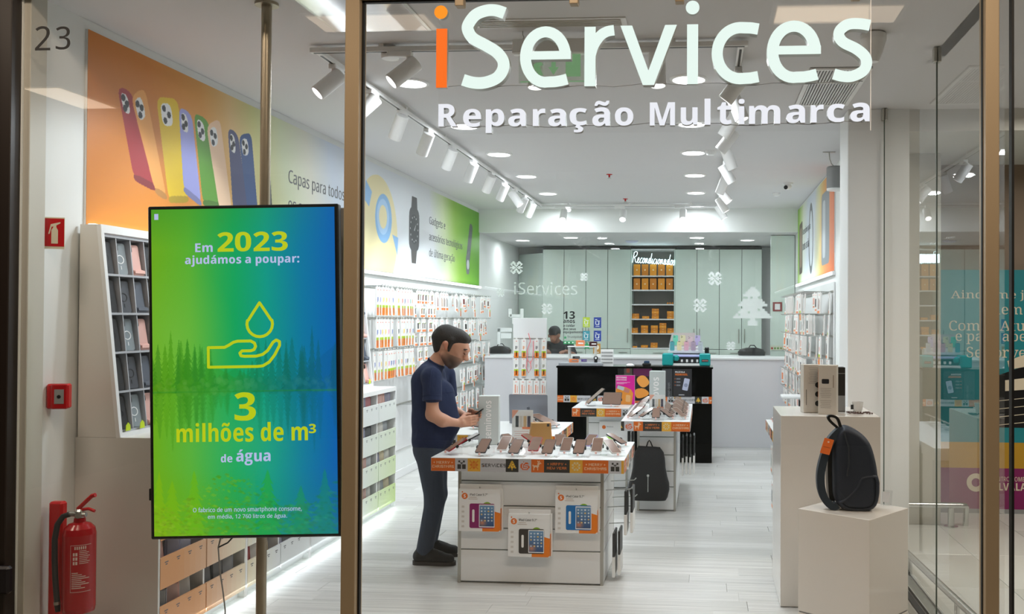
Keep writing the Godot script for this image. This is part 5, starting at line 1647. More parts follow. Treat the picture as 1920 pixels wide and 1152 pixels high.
func tablet_print() -> StandardMaterial3D:
	if M.has("tablet_print"): return M["tablet_print"]
	var img := Image.create(56, 80, false, Image.FORMAT_RGB8)
	for y in 80:
		for x in 56:
			var c := hex("6f9ac2").lerp(hex("2f4f80"), y / 80.0)
			c = c.lerp(hex("d98a6a"), clampf(1.0 - Vector2((x - 10) / 22.0, (y - 66) / 18.0).length(), 0, 1))
			img.set_pixel(x, y, c)
	for j in 5:
		for i in 4:
			if j == 3 and i == 0: continue
			fill_poly(img, circle(3.6, 10, Vector2(8 + i * 13.3, 10 + j * 12)), hex(["dfe8ee", "c9d9e3", "f0f3f4", "b9cfe0", "e9c37a"][(i + j * 2) % 5]))
	return print_mat("tablet_print", img, 0.3)

func hung_sleeve(label: String, at: Vector3, h: float) -> void:
	# dark tablet sleeve in a white and lime pack, hung sideways from a table flank
	var t := thing("tablet_sleeve_pack", label, "packet", at, PI / 2, "sleeve packs on the table flanks")
	put(bx(Vector3(0, -h / 2, 0), Vector3(0.2, h, 0.016), 0.004), "sleeve", mk("sleeve", hex("2f3032"), 0.45) if not M.has("sleeve") else M["sleeve"], t)
	put(bx(Vector3(0, -h * 0.77, 0), Vector3(0.204, h * 0.46, 0.019), 0.002), "card_wrap", M.whitem, t)
	put(bx(Vector3(0.1025, -h * 0.77, 0), Vector3(0.001, h * 0.46, 0.017)), "lime_edge", mk("lime_edge", hex("b9d48a"), 0.5) if not M.has("lime_edge") else M["lime_edge"], t)
	put(bx(Vector3(0, 0.006, 0), Vector3(0.05, 0.02, 0.003)), "hang_tab", M.acrylic, t)

func tables() -> void:
	var grey := hex("2c2c2f")
	# ---- front table
	var t0 := display_table("display_table", "white front display table with festive pixel print edge and slat board sides", -1.825, -0.522, -6.22, -7.15, 0.862, -1.665, -0.668, -6.32, -7.05, 0.0, 0.0)
	case_box("purple boxed tablet case on the left of the front table's end", Vector3(-1.503, 0.36, -6.252), hex("8d1c66"), "purple")
	case_box("black boxed tablet case in the middle of the front table's end", Vector3(-1.163, 0.2, -6.235), hex("39342f"), "black")
	case_box("blue boxed tablet case on the right of the front table's end", Vector3(-0.848, 0.36, -6.252), hex("1272b9"), "blue")
	var fr := [[-1.725, -6.36, -0.95, "9c1320", 0], [-1.50, -6.30, -0.12, "1b1b1d", 0], [-1.385, -6.44, -0.10, "d8d4cf", 1], [-1.275, -6.30, -0.12, "2a2a2d", 0], [-1.165, -6.43, -0.08, "b01e26", 1], [-1.05, -6.31, -0.08, "4a3f3a", 0], [-0.945, -6.43, -0.06, "cfd3d4", 1], [-0.84, -6.33, -0.05, "2a2a2d", 0], [-0.73, -6.43, -0.02, "e1ded9", 1], [-0.60, -6.37, 0.62, "c9c4bd", 0]]
	for i in fr.size():
		var a: Array = fr[i]
		shown_phone("shop_phone", "display phone at the front edge of the front table, %s from the left" % ORD[i], Vector3(a[0], 0.863, a[1]), a[2], hex(a[3]), 0.52, Vector2(0.076, 0.155), "phones on the front table")
	var bk := [[-1.74, -6.75, -1.0, "1a1a1c"], [-1.36, -6.72, 0.9, "74706c"], [-1.21, -6.74, 1.0, "b3161e"], [-1.02, -6.70, 0.2, "8c8f90"], [-0.83, -6.72, -0.3, "a9a3d6"], [-0.62, -6.62, 1.05, "19191b"], [-0.6, -6.86, 1.05, "222226"]]
	for i in bk.size():
		var a: Array = bk[i]
		shown_phone("shop_phone", "display phone in the back row of the front table, %s from the left" % ORD[i], Vector3(a[0], 0.863, a[1]), a[2], hex(a[3]), 0.42, Vector2(0.076, 0.155), "phones on the front table")
	totem("tall white totem with a vertical word in white on the front table", Vector3(-1.585, 0.863, -6.9), 0.15, 0.36, deg_to_rad(6), "seminovos", 0.04, 0.325)
	acrylic_card("card_stand", "clear stand with a phone range card behind the kraft box on the front table", Vector3(-1.375, 0.863, -7.1), 0.16, 0.235, 0.0)
	var t := thing("kraft_box", "tapered kraft box with an orange side on the front table", "box", Vector3(-1.2, 0.863, -6.93), deg_to_rad(16))
	var b := MB.new()
	b.prism(PackedVector2Array([Vector2(-0.095, 0), Vector2(0.075, 0), Vector2(0.062, 0.16), Vector2(-0.075, 0.16)]), 0.085, Transform3D(Basis(), Vector3(0, 0, 0.04)), hex("b98d52"))
	put(b.mesh(), "carton", M.vc, t)
	b = MB.new()
	b.box(Vector3(0.0705, 0.08, -0.003), Vector3(0.003, 0.158, 0.084), hex("f08f1a"), 0.0, Basis(Vector3(0, 0, 1), 0.08))
	put(b.mesh(), "orange_side", M.vc, t)
	put(bx(Vector3(0.045, 0.145, 0.0405), Vector3(0.018, 0.02, 0.001)), "mark", M.darkgrey, t)
	b = MB.new()
	b.prism(circle(0.05, 20), 0.012, Transform3D(Basis(Vector3(1, 0, 0), Vector3(0, 0.3, -0.95).normalized(), Vector3(0, 0.95, 0.3).normalized()), Vector3(0, 0, 0)), hex("7cb51c"))
	tag(put(b.mesh(), "wireless_charger", M.vcs, null, Vector3(-0.72, 0.893, -7.03)), "round lime green wireless charger at the back of the front table", "charger")
	for i in 4:
		hung_sleeve("dark tablet sleeve pack on the right flank of the front table, %s" % ["upper row, nearer", "upper row, farther", "lower row, nearer", "lower row, farther"][i], Vector3(-0.66 + [0.13, 0.17, 0.05, 0.085][i], [0.62, 0.63, 0.33, 0.34][i], -6.52 - 0.03 * (i % 2)), 0.3)
	b = MB.new()
	for i in 5: b.tube(PackedVector3Array([Vector3(-0.668, 0.62 - (i % 3) * 0.14, -6.45 - i * 0.12), Vector3(-0.5, 0.63 - (i % 3) * 0.14, -6.45 - i * 0.12), Vector3(-0.485, 0.645 - (i % 3) * 0.14, -6.45 - i * 0.12)]), 0.0035, Color.WHITE, 6)
	put(b.mesh(), "flank_hooks", M.steel, t0, -t0.position)
	# ---- laptop table behind it
	t = display_table("display_table", "white display table carrying the grey laptop behind the front table", -2.05, -1.175, -7.45, -8.45, 0.862, -1.95, -1.28, -7.55, -8.4, 2.0, 4.0)
	t = thing("laptop", "open space grey laptop seen from the back of its lid", "laptop", Vector3(-1.55, 0.863, -8.28))
	put(bx(Vector3(0, 0.008, -0.12), Vector3(0.345, 0.014, 0.24), 0.004), "base", mk("spacegrey", hex("8a8d96"), 0.35, 0.6), t)
	b = MB.new()
	b.prism(rrect(0.345, 0.25, 0.012), 0.007, Transform3D(Basis(Vector3(1, 0, 0), 0.12), Vector3(0, 0.135, 0.012)), Color.WHITE)
	var lid := put(b.mesh(), "lid", M["spacegrey"], t)
	b = MB.new()
	b.prism(PackedVector2Array([Vector2(0, 0.006), Vector2(0.008, 0.009), Vector2(0.014, 0.004), Vector2(0.011, -0.001), Vector2(0.015, -0.006), Vector2(0.008, -0.016), Vector2(0, -0.014), Vector2(-0.008, -0.016), Vector2(-0.015, -0.004), Vector2(-0.013, 0.006), Vector2(-0.006, 0.009)]), 0.0006, Transform3D(Basis(Vector3(1, 0, 0), 0.12), Vector3(0, 0.138, 0.0132)), Color.WHITE)
	b.prism(PackedVector2Array([Vector2(0.0, 0.011), Vector2(0.006, 0.018), Vector2(0.007, 0.013), Vector2(0.003, 0.0105)]), 0.0006, Transform3D(Basis(Vector3(1, 0, 0), 0.12), Vector3(0, 0.138, 0.0132)), Color.WHITE)
	put(b.mesh(), "emblem", mk("lidmark", hex("5f626a"), 0.25, 0.4), lid)
	for i in 4:
		shown_phone("shop_tablet", "display tablet on a clear stand beside the grey laptop, %s from the left" % ORD[i], Vector3([-1.38, -1.28, -1.36, -1.9][i], 0.863, [-7.72, -7.95, -8.08, -7.8][i]), [0.9, 1.1, 0.95, -0.5][i], hex(["e6e6e4", "55585c", "d9d9d6", "2b2c2f"][i]), 0.35, Vector2(0.14, 0.2), "tablets on the laptop table")
	t = thing("white_mitre_pack", "white folded product pack with dark lettering blocks on the laptop table", "packet", Vector3(-1.33, 0.863, -7.62), 0.5)
	put(bx(Vector3(0, 0.04, 0), Vector3(0.13, 0.08, 0.05), 0.012), "pack", M.whitem, t)
	b = MB.new()
	for i in 5: b.box(Vector3(-0.04 + i * 0.018, 0.055, 0.0255), Vector3(0.012, 0.018, 0.001), hex("33363c"))
	put(b.mesh(), "print", M.vc, t)
	# ---- middle right table
	t = display_table("display_table", "white middle display table with the black backpack hanging on its end", -0.756, -0.122, -8.6, -10.4, 0.862, -0.62, -0.255, -8.82, -10.3, 6.55, 2.0)
	var m2 := [[-0.67, -8.78, -0.85, "8b7468"], [-0.56, -8.76, -1.0, "1c1c1f"], [-0.438, -8.68, 0.0, "242427"], [-0.32, -8.76, 1.0, "1b1b1e"], [-0.2, -8.78, 0.85, "bdb6ae"]]
	for i in 5: shown_phone("shop_phone", "display phone at the near end of the middle table, %s from the left" % ORD[i], Vector3(m2[i][0], 0.863, m2[i][1]), m2[i][2], hex(m2[i][3]), 0.5, Vector2(0.076, 0.155), "phones on the middle table")
	var cols := ["1c1c1f", "2a2b2e", "d6d2cc", "8a2a2c", "3c4a48", "c9c7c2", "1f2023", "6d5c54"]
	for i in 8:
		shown_phone("shop_phone", "display phone on the right half of the middle table, %s row back" % ORD[i], Vector3(-0.2, 0.863, -8.98 - i * 0.15), 1.05, hex(cols[i]), 0.5, Vector2(0.076, 0.155), "phones on the middle table")
		shown_phone("shop_phone", "display phone on the left half of the middle table, %s row back" % ORD[i], Vector3(-0.67, 0.863, -8.98 - i * 0.15), -1.05, hex(cols[(i + 3) % 8]), 0.5, Vector2(0.076, 0.155), "phones on the middle table")
	for i in 5:
		shown_phone("shop_phone", "display phone right of the white totem on the middle table, %s row back" % ORD[i], Vector3(-0.32, 0.863, -8.95 - i * 0.15), 1.0, hex(cols[(i + 5) % 8]), 0.45, Vector2(0.076, 0.155), "phones on the middle table")
	totem("tall white totem with a vertical word in white on the middle table", Vector3(-0.455, 0.863, -9.3), 0.15, 0.42, deg_to_rad(-4), "novos", 0.12, 0.36)
	acrylic_card("card_stand", "clear stand with a phone range card before the totem on the middle table", Vector3(-0.44, 0.863, -8.98), 0.145, 0.21, 0.0)
	for i in 4: hung_sleeve("dark sleeve pack on the middle table's right flank, %s from near end" % ORD[i], Vector3(-0.255 + 0.06 + 0.035 * i, 0.68 + 0.01 * (i % 2), -9.0 - i * 0.03), 0.36)
	for i in 2: hung_sleeve("dark tablet sleeve pack on the left flank of the middle table, %s" % ["nearer", "farther"][i], Vector3(-0.62 - 0.05 - 0.04 * i, 0.73, -8.95 - 0.05 * i), 0.36)
	hung_backpack()
	# ---- table left of it
	t = display_table("display_table", "white display table with tablets and a pink poster, left of the middle table", -1.376, -0.78, -9.8, -10.6, 0.862, -1.24, -0.8, -9.95, -10.5, 7.9, -99.0)
	shown_phone("shop_tablet", "tablet with a painted brown screen reflection standing before the pink poster", Vector3(-0.97, 0.863, -9.95), -0.1, hex("2a2a2c"), 0.95, Vector2(0.2, 0.15), "")
	shown_phone("shop_tablet", "slim tablet on edge at the left of the pink poster table", Vector3(-1.22, 0.863, -10.05), -1.25, hex("2a2a2d"), 0.7, Vector2(0.16, 0.24), "")
	t = thing("poster_stand", "magenta and orange trade in poster on a table stand", "poster", Vector3(-0.85, 0.863, -10.2))
	put(bx(Vector3(0, 0.16, -0.004), Vector3(0.21, 0.32, 0.006)), "board", M.white, t)
	put(picture(0.206, 0.316), "print", print_mat("pink", pink_poster(), 0.4), t, Vector3(0, 0.16, 0.0002))
	write("RETOMAS", true, Vector3(-0.095, 0.285, 0.0006), 0.11, 0.02, M.text_white, t)
	write("iServices", true, Vector3(-0.095, 0.262, 0.0006), 0.11, 0.018, M.text_white, t)
	put(bx(Vector3(0, 0.005, 0.0), Vector3(0.21, 0.01, 0.08)), "foot", M.acrylic, t)
	t = thing("boxed_case", "white boxed laptop accessory with an orange emblem on the front of the poster table", "box", Vector3(-0.95, 0.45, -9.93))
	put(bx(Vector3(0, 0.13, 0), Vector3(0.3, 0.26, 0.03), 0.002), "box", M.whitem, t)
	b = MB.new()
	b.prism(circle(0.02, 18, Vector2(-0.1, 0.2)), 0.0006, Transform3D(Basis(), Vector3(0, 0, 0.0157)), hex("e8762c"))
	put(b.mesh(), "emblem", M.vc, t)
	write("MacBook", false, Vector3(-0.07, 0.2, 0.0155), 0.07, 0.012, M.text_grey, t)

func pink_poster() -> Image:
	var img := Image.create(128, 196, false, Image.FORMAT_RGB8)
	img.fill(hex("e91aa0"))
	fill_poly(img, PackedVector2Array([Vector2(0, 92), Vector2(30, 70), Vector2(70, 80), Vector2(104, 96), Vector2(118, 120), Vector2(108, 196), Vector2(0, 196)]), hex("f29a3c"))
	fill_poly(img, quad_round(Vector2(14, 66), Vector2(60, 80), Vector2(52, 104), Vector2(8, 88), 5), hex("c9d3dc"))
	fill_poly(img, quad_round(Vector2(60, 84), Vector2(96, 96), Vector2(88, 120), Vector2(54, 110), 5), hex("d08a78"))
	fill_poly(img, quad_round(Vector2(70, 130), Vector2(100, 134), Vector2(98, 180), Vector2(66, 176), 8), hex("f4bb7c"))
	for i in 3: img.fill_rect(Rect2i(6, 46 + i * 5, 90 - i * 20, 2), hex("fbe3f2"))
	return img

func hung_backpack() -> void:
	var t := thing("backpack", "black backpack with a silver zip hanging on the end of the middle table", "backpack", Vector3(-0.5, 0.122, -8.71))
	var fab := mk("bp_black", hex("17181b"), 0.7)
	fab.rim_enabled = true
	fab.rim = 0.2
	var b := MB.new()
	var prof := [[0.0, 0.155, 0.05], [0.03, 0.172, 0.075], [0.10, 0.188, 0.09], [0.16, 0.186, 0.09], [0.22, 0.168, 0.085], [0.30, 0.152, 0.08], [0.38, 0.146, 0.072], [0.44, 0.135, 0.06], [0.475, 0.11, 0.045], [0.49, 0.07, 0.03]]
	loft(b, prof, Vector3.ZERO, 26, 2.8)
	put(b.mesh(), "bag", fab, t)
	b = MB.new()
	b.prism(PackedVector2Array([Vector2(-0.12, 0.42), Vector2(-0.04, 0.28), Vector2(0.02, 0.26), Vector2(0.12, 0.40), Vector2(0.1, 0.45), Vector2(-0.1, 0.46)]), 0.02, Transform3D(Basis(Vector3(1, 0, 0), -0.12), Vector3(0, 0.045, 0.07)), Color.WHITE)
	put(b.mesh(), "flap", mk("bp_flap", hex("202226"), 0.65), t)
	b = MB.new()
	b.box(Vector3(-0.005, 0.16, 0.093), Vector3(0.006, 0.14, 0.004), Color.WHITE, 0.001)
	b.cyl(Vector3(-0.005, 0.24, 0.09), Vector3(-0.005, 0.24, 0.097), 0.012, Color.WHITE, 14)
	put(b.mesh(), "zip", M.steel, t)
	b = MB.new()
	b.tube(PackedVector3Array([Vector3(-0.03, 0.48, 0), Vector3(-0.012, 0.535, 0), Vector3(0, 0.55, 0), Vector3(0.012, 0.535, 0), Vector3(0.035, 0.48, 0)]), 0.006, Color.WHITE, 8)
	put(b.mesh(), "loop", M.black, t)

# stacked superellipse sections [y, half width, half depth], joined smoothly
func loft(b: MB, prof: Array, at: Vector3, segs := 24, pw := 2.5, col := Color.WHITE) -> void:
	var rings := []
	for p in prof:
		var ring := []
		for k in segs:
			var a := TAU * k / segs
			var ca := cos(a)
			var sa := sin(a)
			var q := Vector3(signf(ca) * pow(absf(ca), 2.0 / pw) * p[1], p[0], signf(sa) * pow(absf(sa), 2.0 / pw) * p[2])
			ring.append(at + q)
		rings.append(ring)
	var nrm := []
	for i in rings.size():
		var row := []
		for k in segs:
			var du: Vector3 = rings[i][(k + 1) % segs] - rings[i][(k + segs - 1) % segs]
			var dv: Vector3 = rings[mini(i + 1, rings.size() - 1)][k] - rings[maxi(i - 1, 0)][k]
			row.append(dv.cross(du).normalized())
		nrm.append(row)
	for i in rings.size() - 1:
		for k in segs:
			var k2 := (k + 1) % segs
			b.tri(rings[i][k], rings[i][k2], rings[i + 1][k2], nrm[i][k], nrm[i][k2], nrm[i + 1][k2], col)
			b.tri(rings[i][k], rings[i + 1][k2], rings[i + 1][k], nrm[i][k], nrm[i + 1][k2], nrm[i + 1][k], col)
	for en in [0, rings.size() - 1]:
		var c := Vector3.ZERO
		for q in rings[en]: c += q
		c /= segs
		var o := Vector3.DOWN if en == 0 else Vector3.UP
		for k in segs: b.tri(c, rings[en][k], rings[en][(k + 1) % segs], o, o, o, col)

func right_side() -> void:
	# tall pedestal
	var t := thing("pedestal", "tall white square pedestal with product boxes and a white cup on top", "pedestal", Vector3(0.79, 0, -6.28))
	put(bx(Vector3(0, 0.6, 0), Vector3(0.615, 1.19, 0.66), 0.002), "block", mk("ped", hex("e3dfd9"), 0.16), t)
	# low pedestal, turned
	t = thing("pedestal", "low white square pedestal turned to a corner with the dark blue backpack on it", "pedestal", Vector3(0.857, 0, -5.472), deg_to_rad(-38.5))
	put(bx(Vector3(0, 0.43, 0), Vector3(0.45, 0.58, 0.45), 0.002), "block", M["ped"], t)
	put(bx(Vector3(0, 0.066, 0), Vector3(0.45, 0.13, 0.45), 0.002), "base", M["ped"], t)
	put(bx(Vector3(0, 0.136, 0), Vector3(0.44, 0.012, 0.44)), "groove", M.grey, t)
	blue_backpack()
	t = thing("price_stand", "small clear price stand behind the dark blue backpack", "price stand", Vector3(1.06, 0.72, -5.56), deg_to_rad(-30))
	put(bx(Vector3(0, 0.045, 0), Vector3(0.06, 0.09, 0.003), 0.001), "plate", M.acrylic, t, Vector3.ZERO, Basis(Vector3(1, 0, 0), -0.2))
	put(bx(Vector3(0.0, 0.01, 0.015), Vector3(0.06, 0.012, 0.03), 0.003), "foot", M.acrylic, t)
	put(bx(Vector3(-0.005, 0.05, 0.0025), Vector3(0.04, 0.06, 0.001)), "card", M.whitem, t, Vector3.ZERO, Basis(Vector3(1, 0, 0), -0.2))
	# things on the tall pedestal
	t = thing("product_box", "tall pale product box with black earbud pictures, left on the tall pedestal", "box", Vector3(0.69, 1.196, -6.2), deg_to_rad(8))
	put(bx(Vector3(0, 0.155, 0), Vector3(0.105, 0.31, 0.09), 0.002), "carton", mk("carton", hex("cfc9bf"), 0.5), t)
	var b := MB.new()
	for i in 3: b.prism(circle(0.018, 14, Vector2(0.048, 0.18 - i * 0.06)), 0.0006, Transform3D(Basis(), Vector3(-0.008, 0, 0.0462)), hex("17171a"))
	for i in 10: b.box(Vector3(0.01, 0.29 - i * 0.011, 0.0455), Vector3(0.06 - 0.008 * (i % 3), 0.003, 0.0006), hex("a8a29a"))
	b.box(Vector3(-0.035, 0.1, 0.0455), Vector3(0.006, 0.1, 0.0006), hex("8a857d"))
	put(b.mesh(), "print", M.vc, t)
	t = thing("product_box", "pale product box with an orange edge and a black device picture on the tall pedestal", "box", Vector3(0.795, 1.196, -6.1), deg_to_rad(-14))
	put(bx(Vector3(0, 0.155, 0), Vector3(0.115, 0.315, 0.1), 0.002), "carton", M["carton"], t)
	b = MB.new()
	b.prism(rrect(0.046, 0.03, 0.006), 0.0006, Transform3D(Basis(), Vector3(-0.012, 0.21, 0.0508)), hex("0c0c0e"))
	for i in 11: b.box(Vector3(-0.01, 0.165 - i * 0.011 - (0.012 if i > 5 else 0.0), 0.0505), Vector3(0.07 - 0.006 * (i % 3), 0.003, 0.0006), hex("a39d94"))
	b.box(Vector3(0.038, 0.21, 0.0505), Vector3(0.006, 0.08, 0.0006), hex("9b8d7c"))
	b.box(Vector3(-0.0575, 0.19, 0.042), Vector3(0.0012, 0.2, 0.014), hex("f07f2a"))
	b.box(Vector3(-0.058, 0.18, -0.012), Vector3(0.0012, 0.2, 0.05), hex("5c6a70"))
	put(b.mesh(), "print", M.vc, t)
	t = thing("product_box", "black and grey upright product box behind the pale boxes on the tall pedestal", "box", Vector3(0.875, 1.196, -6.3))
	put(bx(Vector3(0, 0.145, 0), Vector3(0.1, 0.29, 0.1), 0.002), "carton", mk("carton_dark", hex("26221f"), 0.4), t)
	put(bx(Vector3(0, 0.055, 0.0505), Vector3(0.098, 0.1, 0.001)), "print", M.grey, t)
	put(bx(Vector3(0, 0.25, 0.0505), Vector3(0.096, 0.004, 0.001)), "stripe", M.grey, t)
	t = thing("drink_cup", "white ceramic cup standing on the tall pedestal", "cup", Vector3(1.0, 1.196, -6.22))
	b = MB.new()
	b.lathe(PackedVector2Array([Vector2(0, 0.0), Vector2(0.024, 0.0), Vector2(0.03, 0.02), Vector2(0.037, 0.068), Vector2(0.034, 0.068), Vector2(0.027, 0.02), Vector2(0, 0.012)]), Transform3D(), Color.WHITE, 24)
	put(b.mesh(), "cup", M.white, t)
	b = MB.new()
	b.cyl(Vector3(0, 0.044, 0), Vector3(0, 0.046, 0), 0.03, hex("3a2114"), 20)
	put(b.mesh(), "coffee", M.vc, t)
	b = MB.new()
	var r := RandomNumberGenerator.new()
	r.seed = 4
	for i in 70:
		var q := Vector3(0.93 + r.randf() * 0.15, 1.199, -6.14 - r.randf() * 0.12 + 0.03)
		b.box(q, Vector3(0.011, 0.006, 0.007), hex("47241a"), 0.002, Basis(Vector3.UP, r.randf() * 3.0))
	tag(put(b.mesh(), "coffee_beans", M.vc), "dark roasted coffee beans scattered round the white cup", "coffee beans", "", "stuff")
	t = thing("price_stand", "small clear price stand with dark print beside the white cup", "price stand", Vector3(0.945, 1.196, -6.1), deg_to_rad(20))
	put(bx(Vector3(0, 0.035, 0), Vector3(0.03, 0.07, 0.003)), "plate", M.acrylic, t)
	put(bx(Vector3(0, 0.045, 0.002), Vector3(0.02, 0.03, 0.001)), "print", M.darkgrey, t)
	# table along the pier
	t = thing("display_table", "white display table with a printed side behind the tall pedestal", "table", Vector3(0.84, 0, -7.95))
	put(bx(Vector3(0, 0.816, 0), Vector3(0.52, 0.092, 1.84), 0.003), "top", M.white, t)
	edge_strip(t, Vector3(-0.2612, 0.814, 0), 1.836, 0.086, 1.0, -PI / 2)
	put(bx(Vector3(0.06, 0.385, 0), Vector3(0.38, 0.77, 1.66), 0.003), "body", M.whitem, t)
	for i in 5:
		shown_phone("shop_phone", "display phone on the table behind the tall pedestal, %s from its far end" % ORD[i], Vector3(0.66, 0.863, -8.72 + i * 0.17), -1.1, hex(["3a3b3e", "232326", "55524e", "2d2d30", "77706a"][i]), 0.35, Vector2(0.076, 0.155), "phones behind the tall pedestal")
	for i in 4:
		var o := put(pack_mesh("box", ["c9cfca", "b8c95a", "8f9196", "d6b8a8"][i], 0), "accessory_box", M.vcs, null, Vector3(0.63, [0.66, 0.66, 0.36, 0.36][i], [-8.5, -7.9, -8.4, -7.7][i]), Basis(Vector3.UP, -PI / 2).scaled_local(Vector3(1.4, 1.2, 1.0)))
		tag(o, "white boxed accessory hung on the table behind the tall pedestal, %s" % ["upper far", "upper near", "lower far", "lower near"][i], "box", "boxes behind the tall pedestal")
	t = thing("wall_shelf", "white bracket shelf tray on the right wall behind the product boxes", "shelf", Vector3(1.13, 0.93, -10.7))
	put(bx(Vector3(0, 0, 0), Vector3(0.52, 0.035, 0.26), 0.01), "tray", M.white, t)
	put(bx(Vector3(-0.05, -0.12, 0), Vector3(0.03, 0.2, 0.02)), "bracket", M.darkgrey, t)
	# right wall goods
	tag(put(span(Vector3(WR - 0.018, 0.3, -13.2), Vector3(WR - 0.004, 2.2, -10.1), 0.002), "slat_panel", M.white), "white goods panel under the right banner that carries the hook rails", "wall panel")
	var rails := [2.1, 1.86, 1.62, 1.38, 1.14, 0.9]
	var rn := ["top", "second", "third", "fourth", "fifth", "lowest"]
	for k in 6:
		var zs := []
		for i in 20:
			var z := -10.2 - i * 0.152
			zs.append(z)
			if k > 3 and i < 8: continue
			var kd: String = ["mid", "tall", "mid", "wide", "box", "mid"][(i * 5 + k) % 6]
			var c: Array = [["grey", "9a9691"], ["brown", "7b5646"], ["black", "2b2b2e"], ["pink", "e2a79a"]][(i + k * 3) % 4]
			if i == 19: kd = "box"; c = ["orange", "f07a1e"]
			hang("accessory_packet", "white packet with %s product, %s right hook row, %s from its near end" % [c[0], rn[k], ORD[i]], pack_mesh(kd, c[1], i % 2), Vector3(WR - 0.05 - mini(i, 5) * 0.035 - r.randf() * 0.06, rails[k] - 0.012, z), -1, r, "packets on the right wall", Vector3(1.5, 1.08, 1.0))
		hook_rail("thin steel hook rail of the %s hook row on the right goods panel" % rn[k], WR - 0.018, rails[k], -10.12, -13.15, -0.3, zs)

func blue_backpack() -> void:
	var t := thing("backpack", "dark blue cut away backpack with an orange tag standing on the low pedestal", "backpack", Vector3(0.828, 0.72, -5.45), deg_to_rad(0))
	var fab := mk("bp_blue", hex("101b2d"), 0.62)
	fab.rim_enabled = true
	fab.rim = 0.25
	# side outline, nose of the bag to the right; extruded with a rounded edge
	var out := smooth(PackedVector2Array([Vector2(-0.06, 0.03), Vector2(-0.02, 0.0), Vector2(0.09, -0.001), Vector2(0.135, 0.05), Vector2(0.138, 0.15), Vector2(0.13, 0.25), Vector2(0.105, 0.36), Vector2(0.07, 0.42), Vector2(0.02, 0.46), Vector2(-0.025, 0.475), Vector2(-0.06, 0.45), Vector2(-0.075, 0.40), Vector2(-0.08, 0.32), Vector2(-0.082, 0.22), Vector2(-0.08, 0.12), Vector2(-0.075, 0.07), Vector2(-0.06, 0.03)]), 4)
	out.remove_at(out.size() - 1)
	var b := MB.new()
	pillow(b, out, 0.13, 0.035, hex("ffffff"))
	put(b.mesh(), "bag", fab, t, Vector3(0, 0, 0))
	b = MB.new()
	var lap := smooth(PackedVector2Array([Vector2(-0.07, 0.05), Vector2(-0.02, 0.09), Vector2(0.02, 0.14), Vector2(0.05, 0.2), Vector2(0.134, 0.2), Vector2(0.136, 0.06), Vector2(0.09, 0.003), Vector2(-0.02, 0.003), Vector2(-0.07, 0.05)]), 3)
	lap.remove_at(lap.size() - 1)
	pillow(b, lap, 0.138, 0.02, Color.WHITE)
	put(b.mesh(), "lower_panel", mk("bp_blue2", hex("111d2f"), 0.6), t)
	# strap on the left side, standing free of the bag
	b = MB.new()
	var sp := smooth(PackedVector2Array([Vector2(-0.045, 0.455), Vector2(-0.09, 0.40), Vector2(-0.12, 0.32), Vector2(-0.142, 0.22), Vector2(-0.142, 0.13), Vector2(-0.122, 0.06), Vector2(-0.085, 0.02), Vector2(-0.06, 0.03)]), 4)
	b.prism(ribbon(sp, 0.038), 0.06, Transform3D(Basis(), Vector3(0, 0, 0.05)), Color.WHITE)
	put(b.mesh(), "strap", mk("bp_strap", hex("1b2a38"), 0.6), t)
	b = MB.new()
	b.prism(ribbon(smooth(PackedVector2Array([Vector2(-0.07, 0.40), Vector2(-0.078, 0.30), Vector2(-0.08, 0.2), Vector2(-0.076, 0.1), Vector2(-0.07, 0.04)]), 4), 0.045), 0.09, Transform3D(Basis(), Vector3(0, 0, -0.02)), Color.WHITE)
	put(b.mesh(), "back_pad", M.black, t)
	b = MB.new()
	b.prism(ribbon(smooth(PackedVector2Array([Vector2(-0.05, 0.455), Vector2(-0.095, 0.50), Vector2(-0.105, 0.525), Vector2(-0.085, 0.53), Vector2(-0.06, 0.515), Vector2(-0.045, 0.47)]), 4), 0.014), 0.03, Transform3D(Basis(), Vector3(0, 0, 0.03)), Color.WHITE)
	put(b.mesh(), "loop", M.black, t)
	b = MB.new()
	b.tube(PackedVector3Array([Vector3(-0.035, 0.45, 0.07), Vector3(-0.012, 0.36, 0.078), Vector3(-0.012, 0.27, 0.08), Vector3(-0.02, 0.2, 0.08)]), 0.004, Color.WHITE, 6)
	put(b.mesh(), "zip", mk("zipdark", hex("2c3138"), 0.4), t)
	b = MB.new()
	b.prism(rrect(0.048, 0.088, 0.003), 0.002, Transform3D(Basis(Vector3(0, 0, 1), -0.27), Vector3(-0.118, 0.365, 0.075)), hex("f0742a"))
	var tg := put(b.mesh(), "price_tag", M.vc, t)
	b = MB.new()
	b.box(Vector3(-0.119, 0.36, 0.0758), Vector3(0.036, 0.0018, 0.0006), hex("9c4a18"), 0.0, Basis(Vector3(0, 0, 1), -0.27))
	b.prism(circle(0.005, 12, Vector2(-0.111, 0.39)), 0.0004, Transform3D(Basis(), Vector3(0, 0, 0.0761)), hex("f7d2b8"))
	put(b.mesh(), "tag_print", M.vc, tg)
	put(bx(Vector3(-0.075, 0.012, 0.03), Vector3(0.03, 0.02, 0.02), 0.005), "buckle", M.black, t)
	t.scale = Vector3(1.14, 1.0, 1.1)

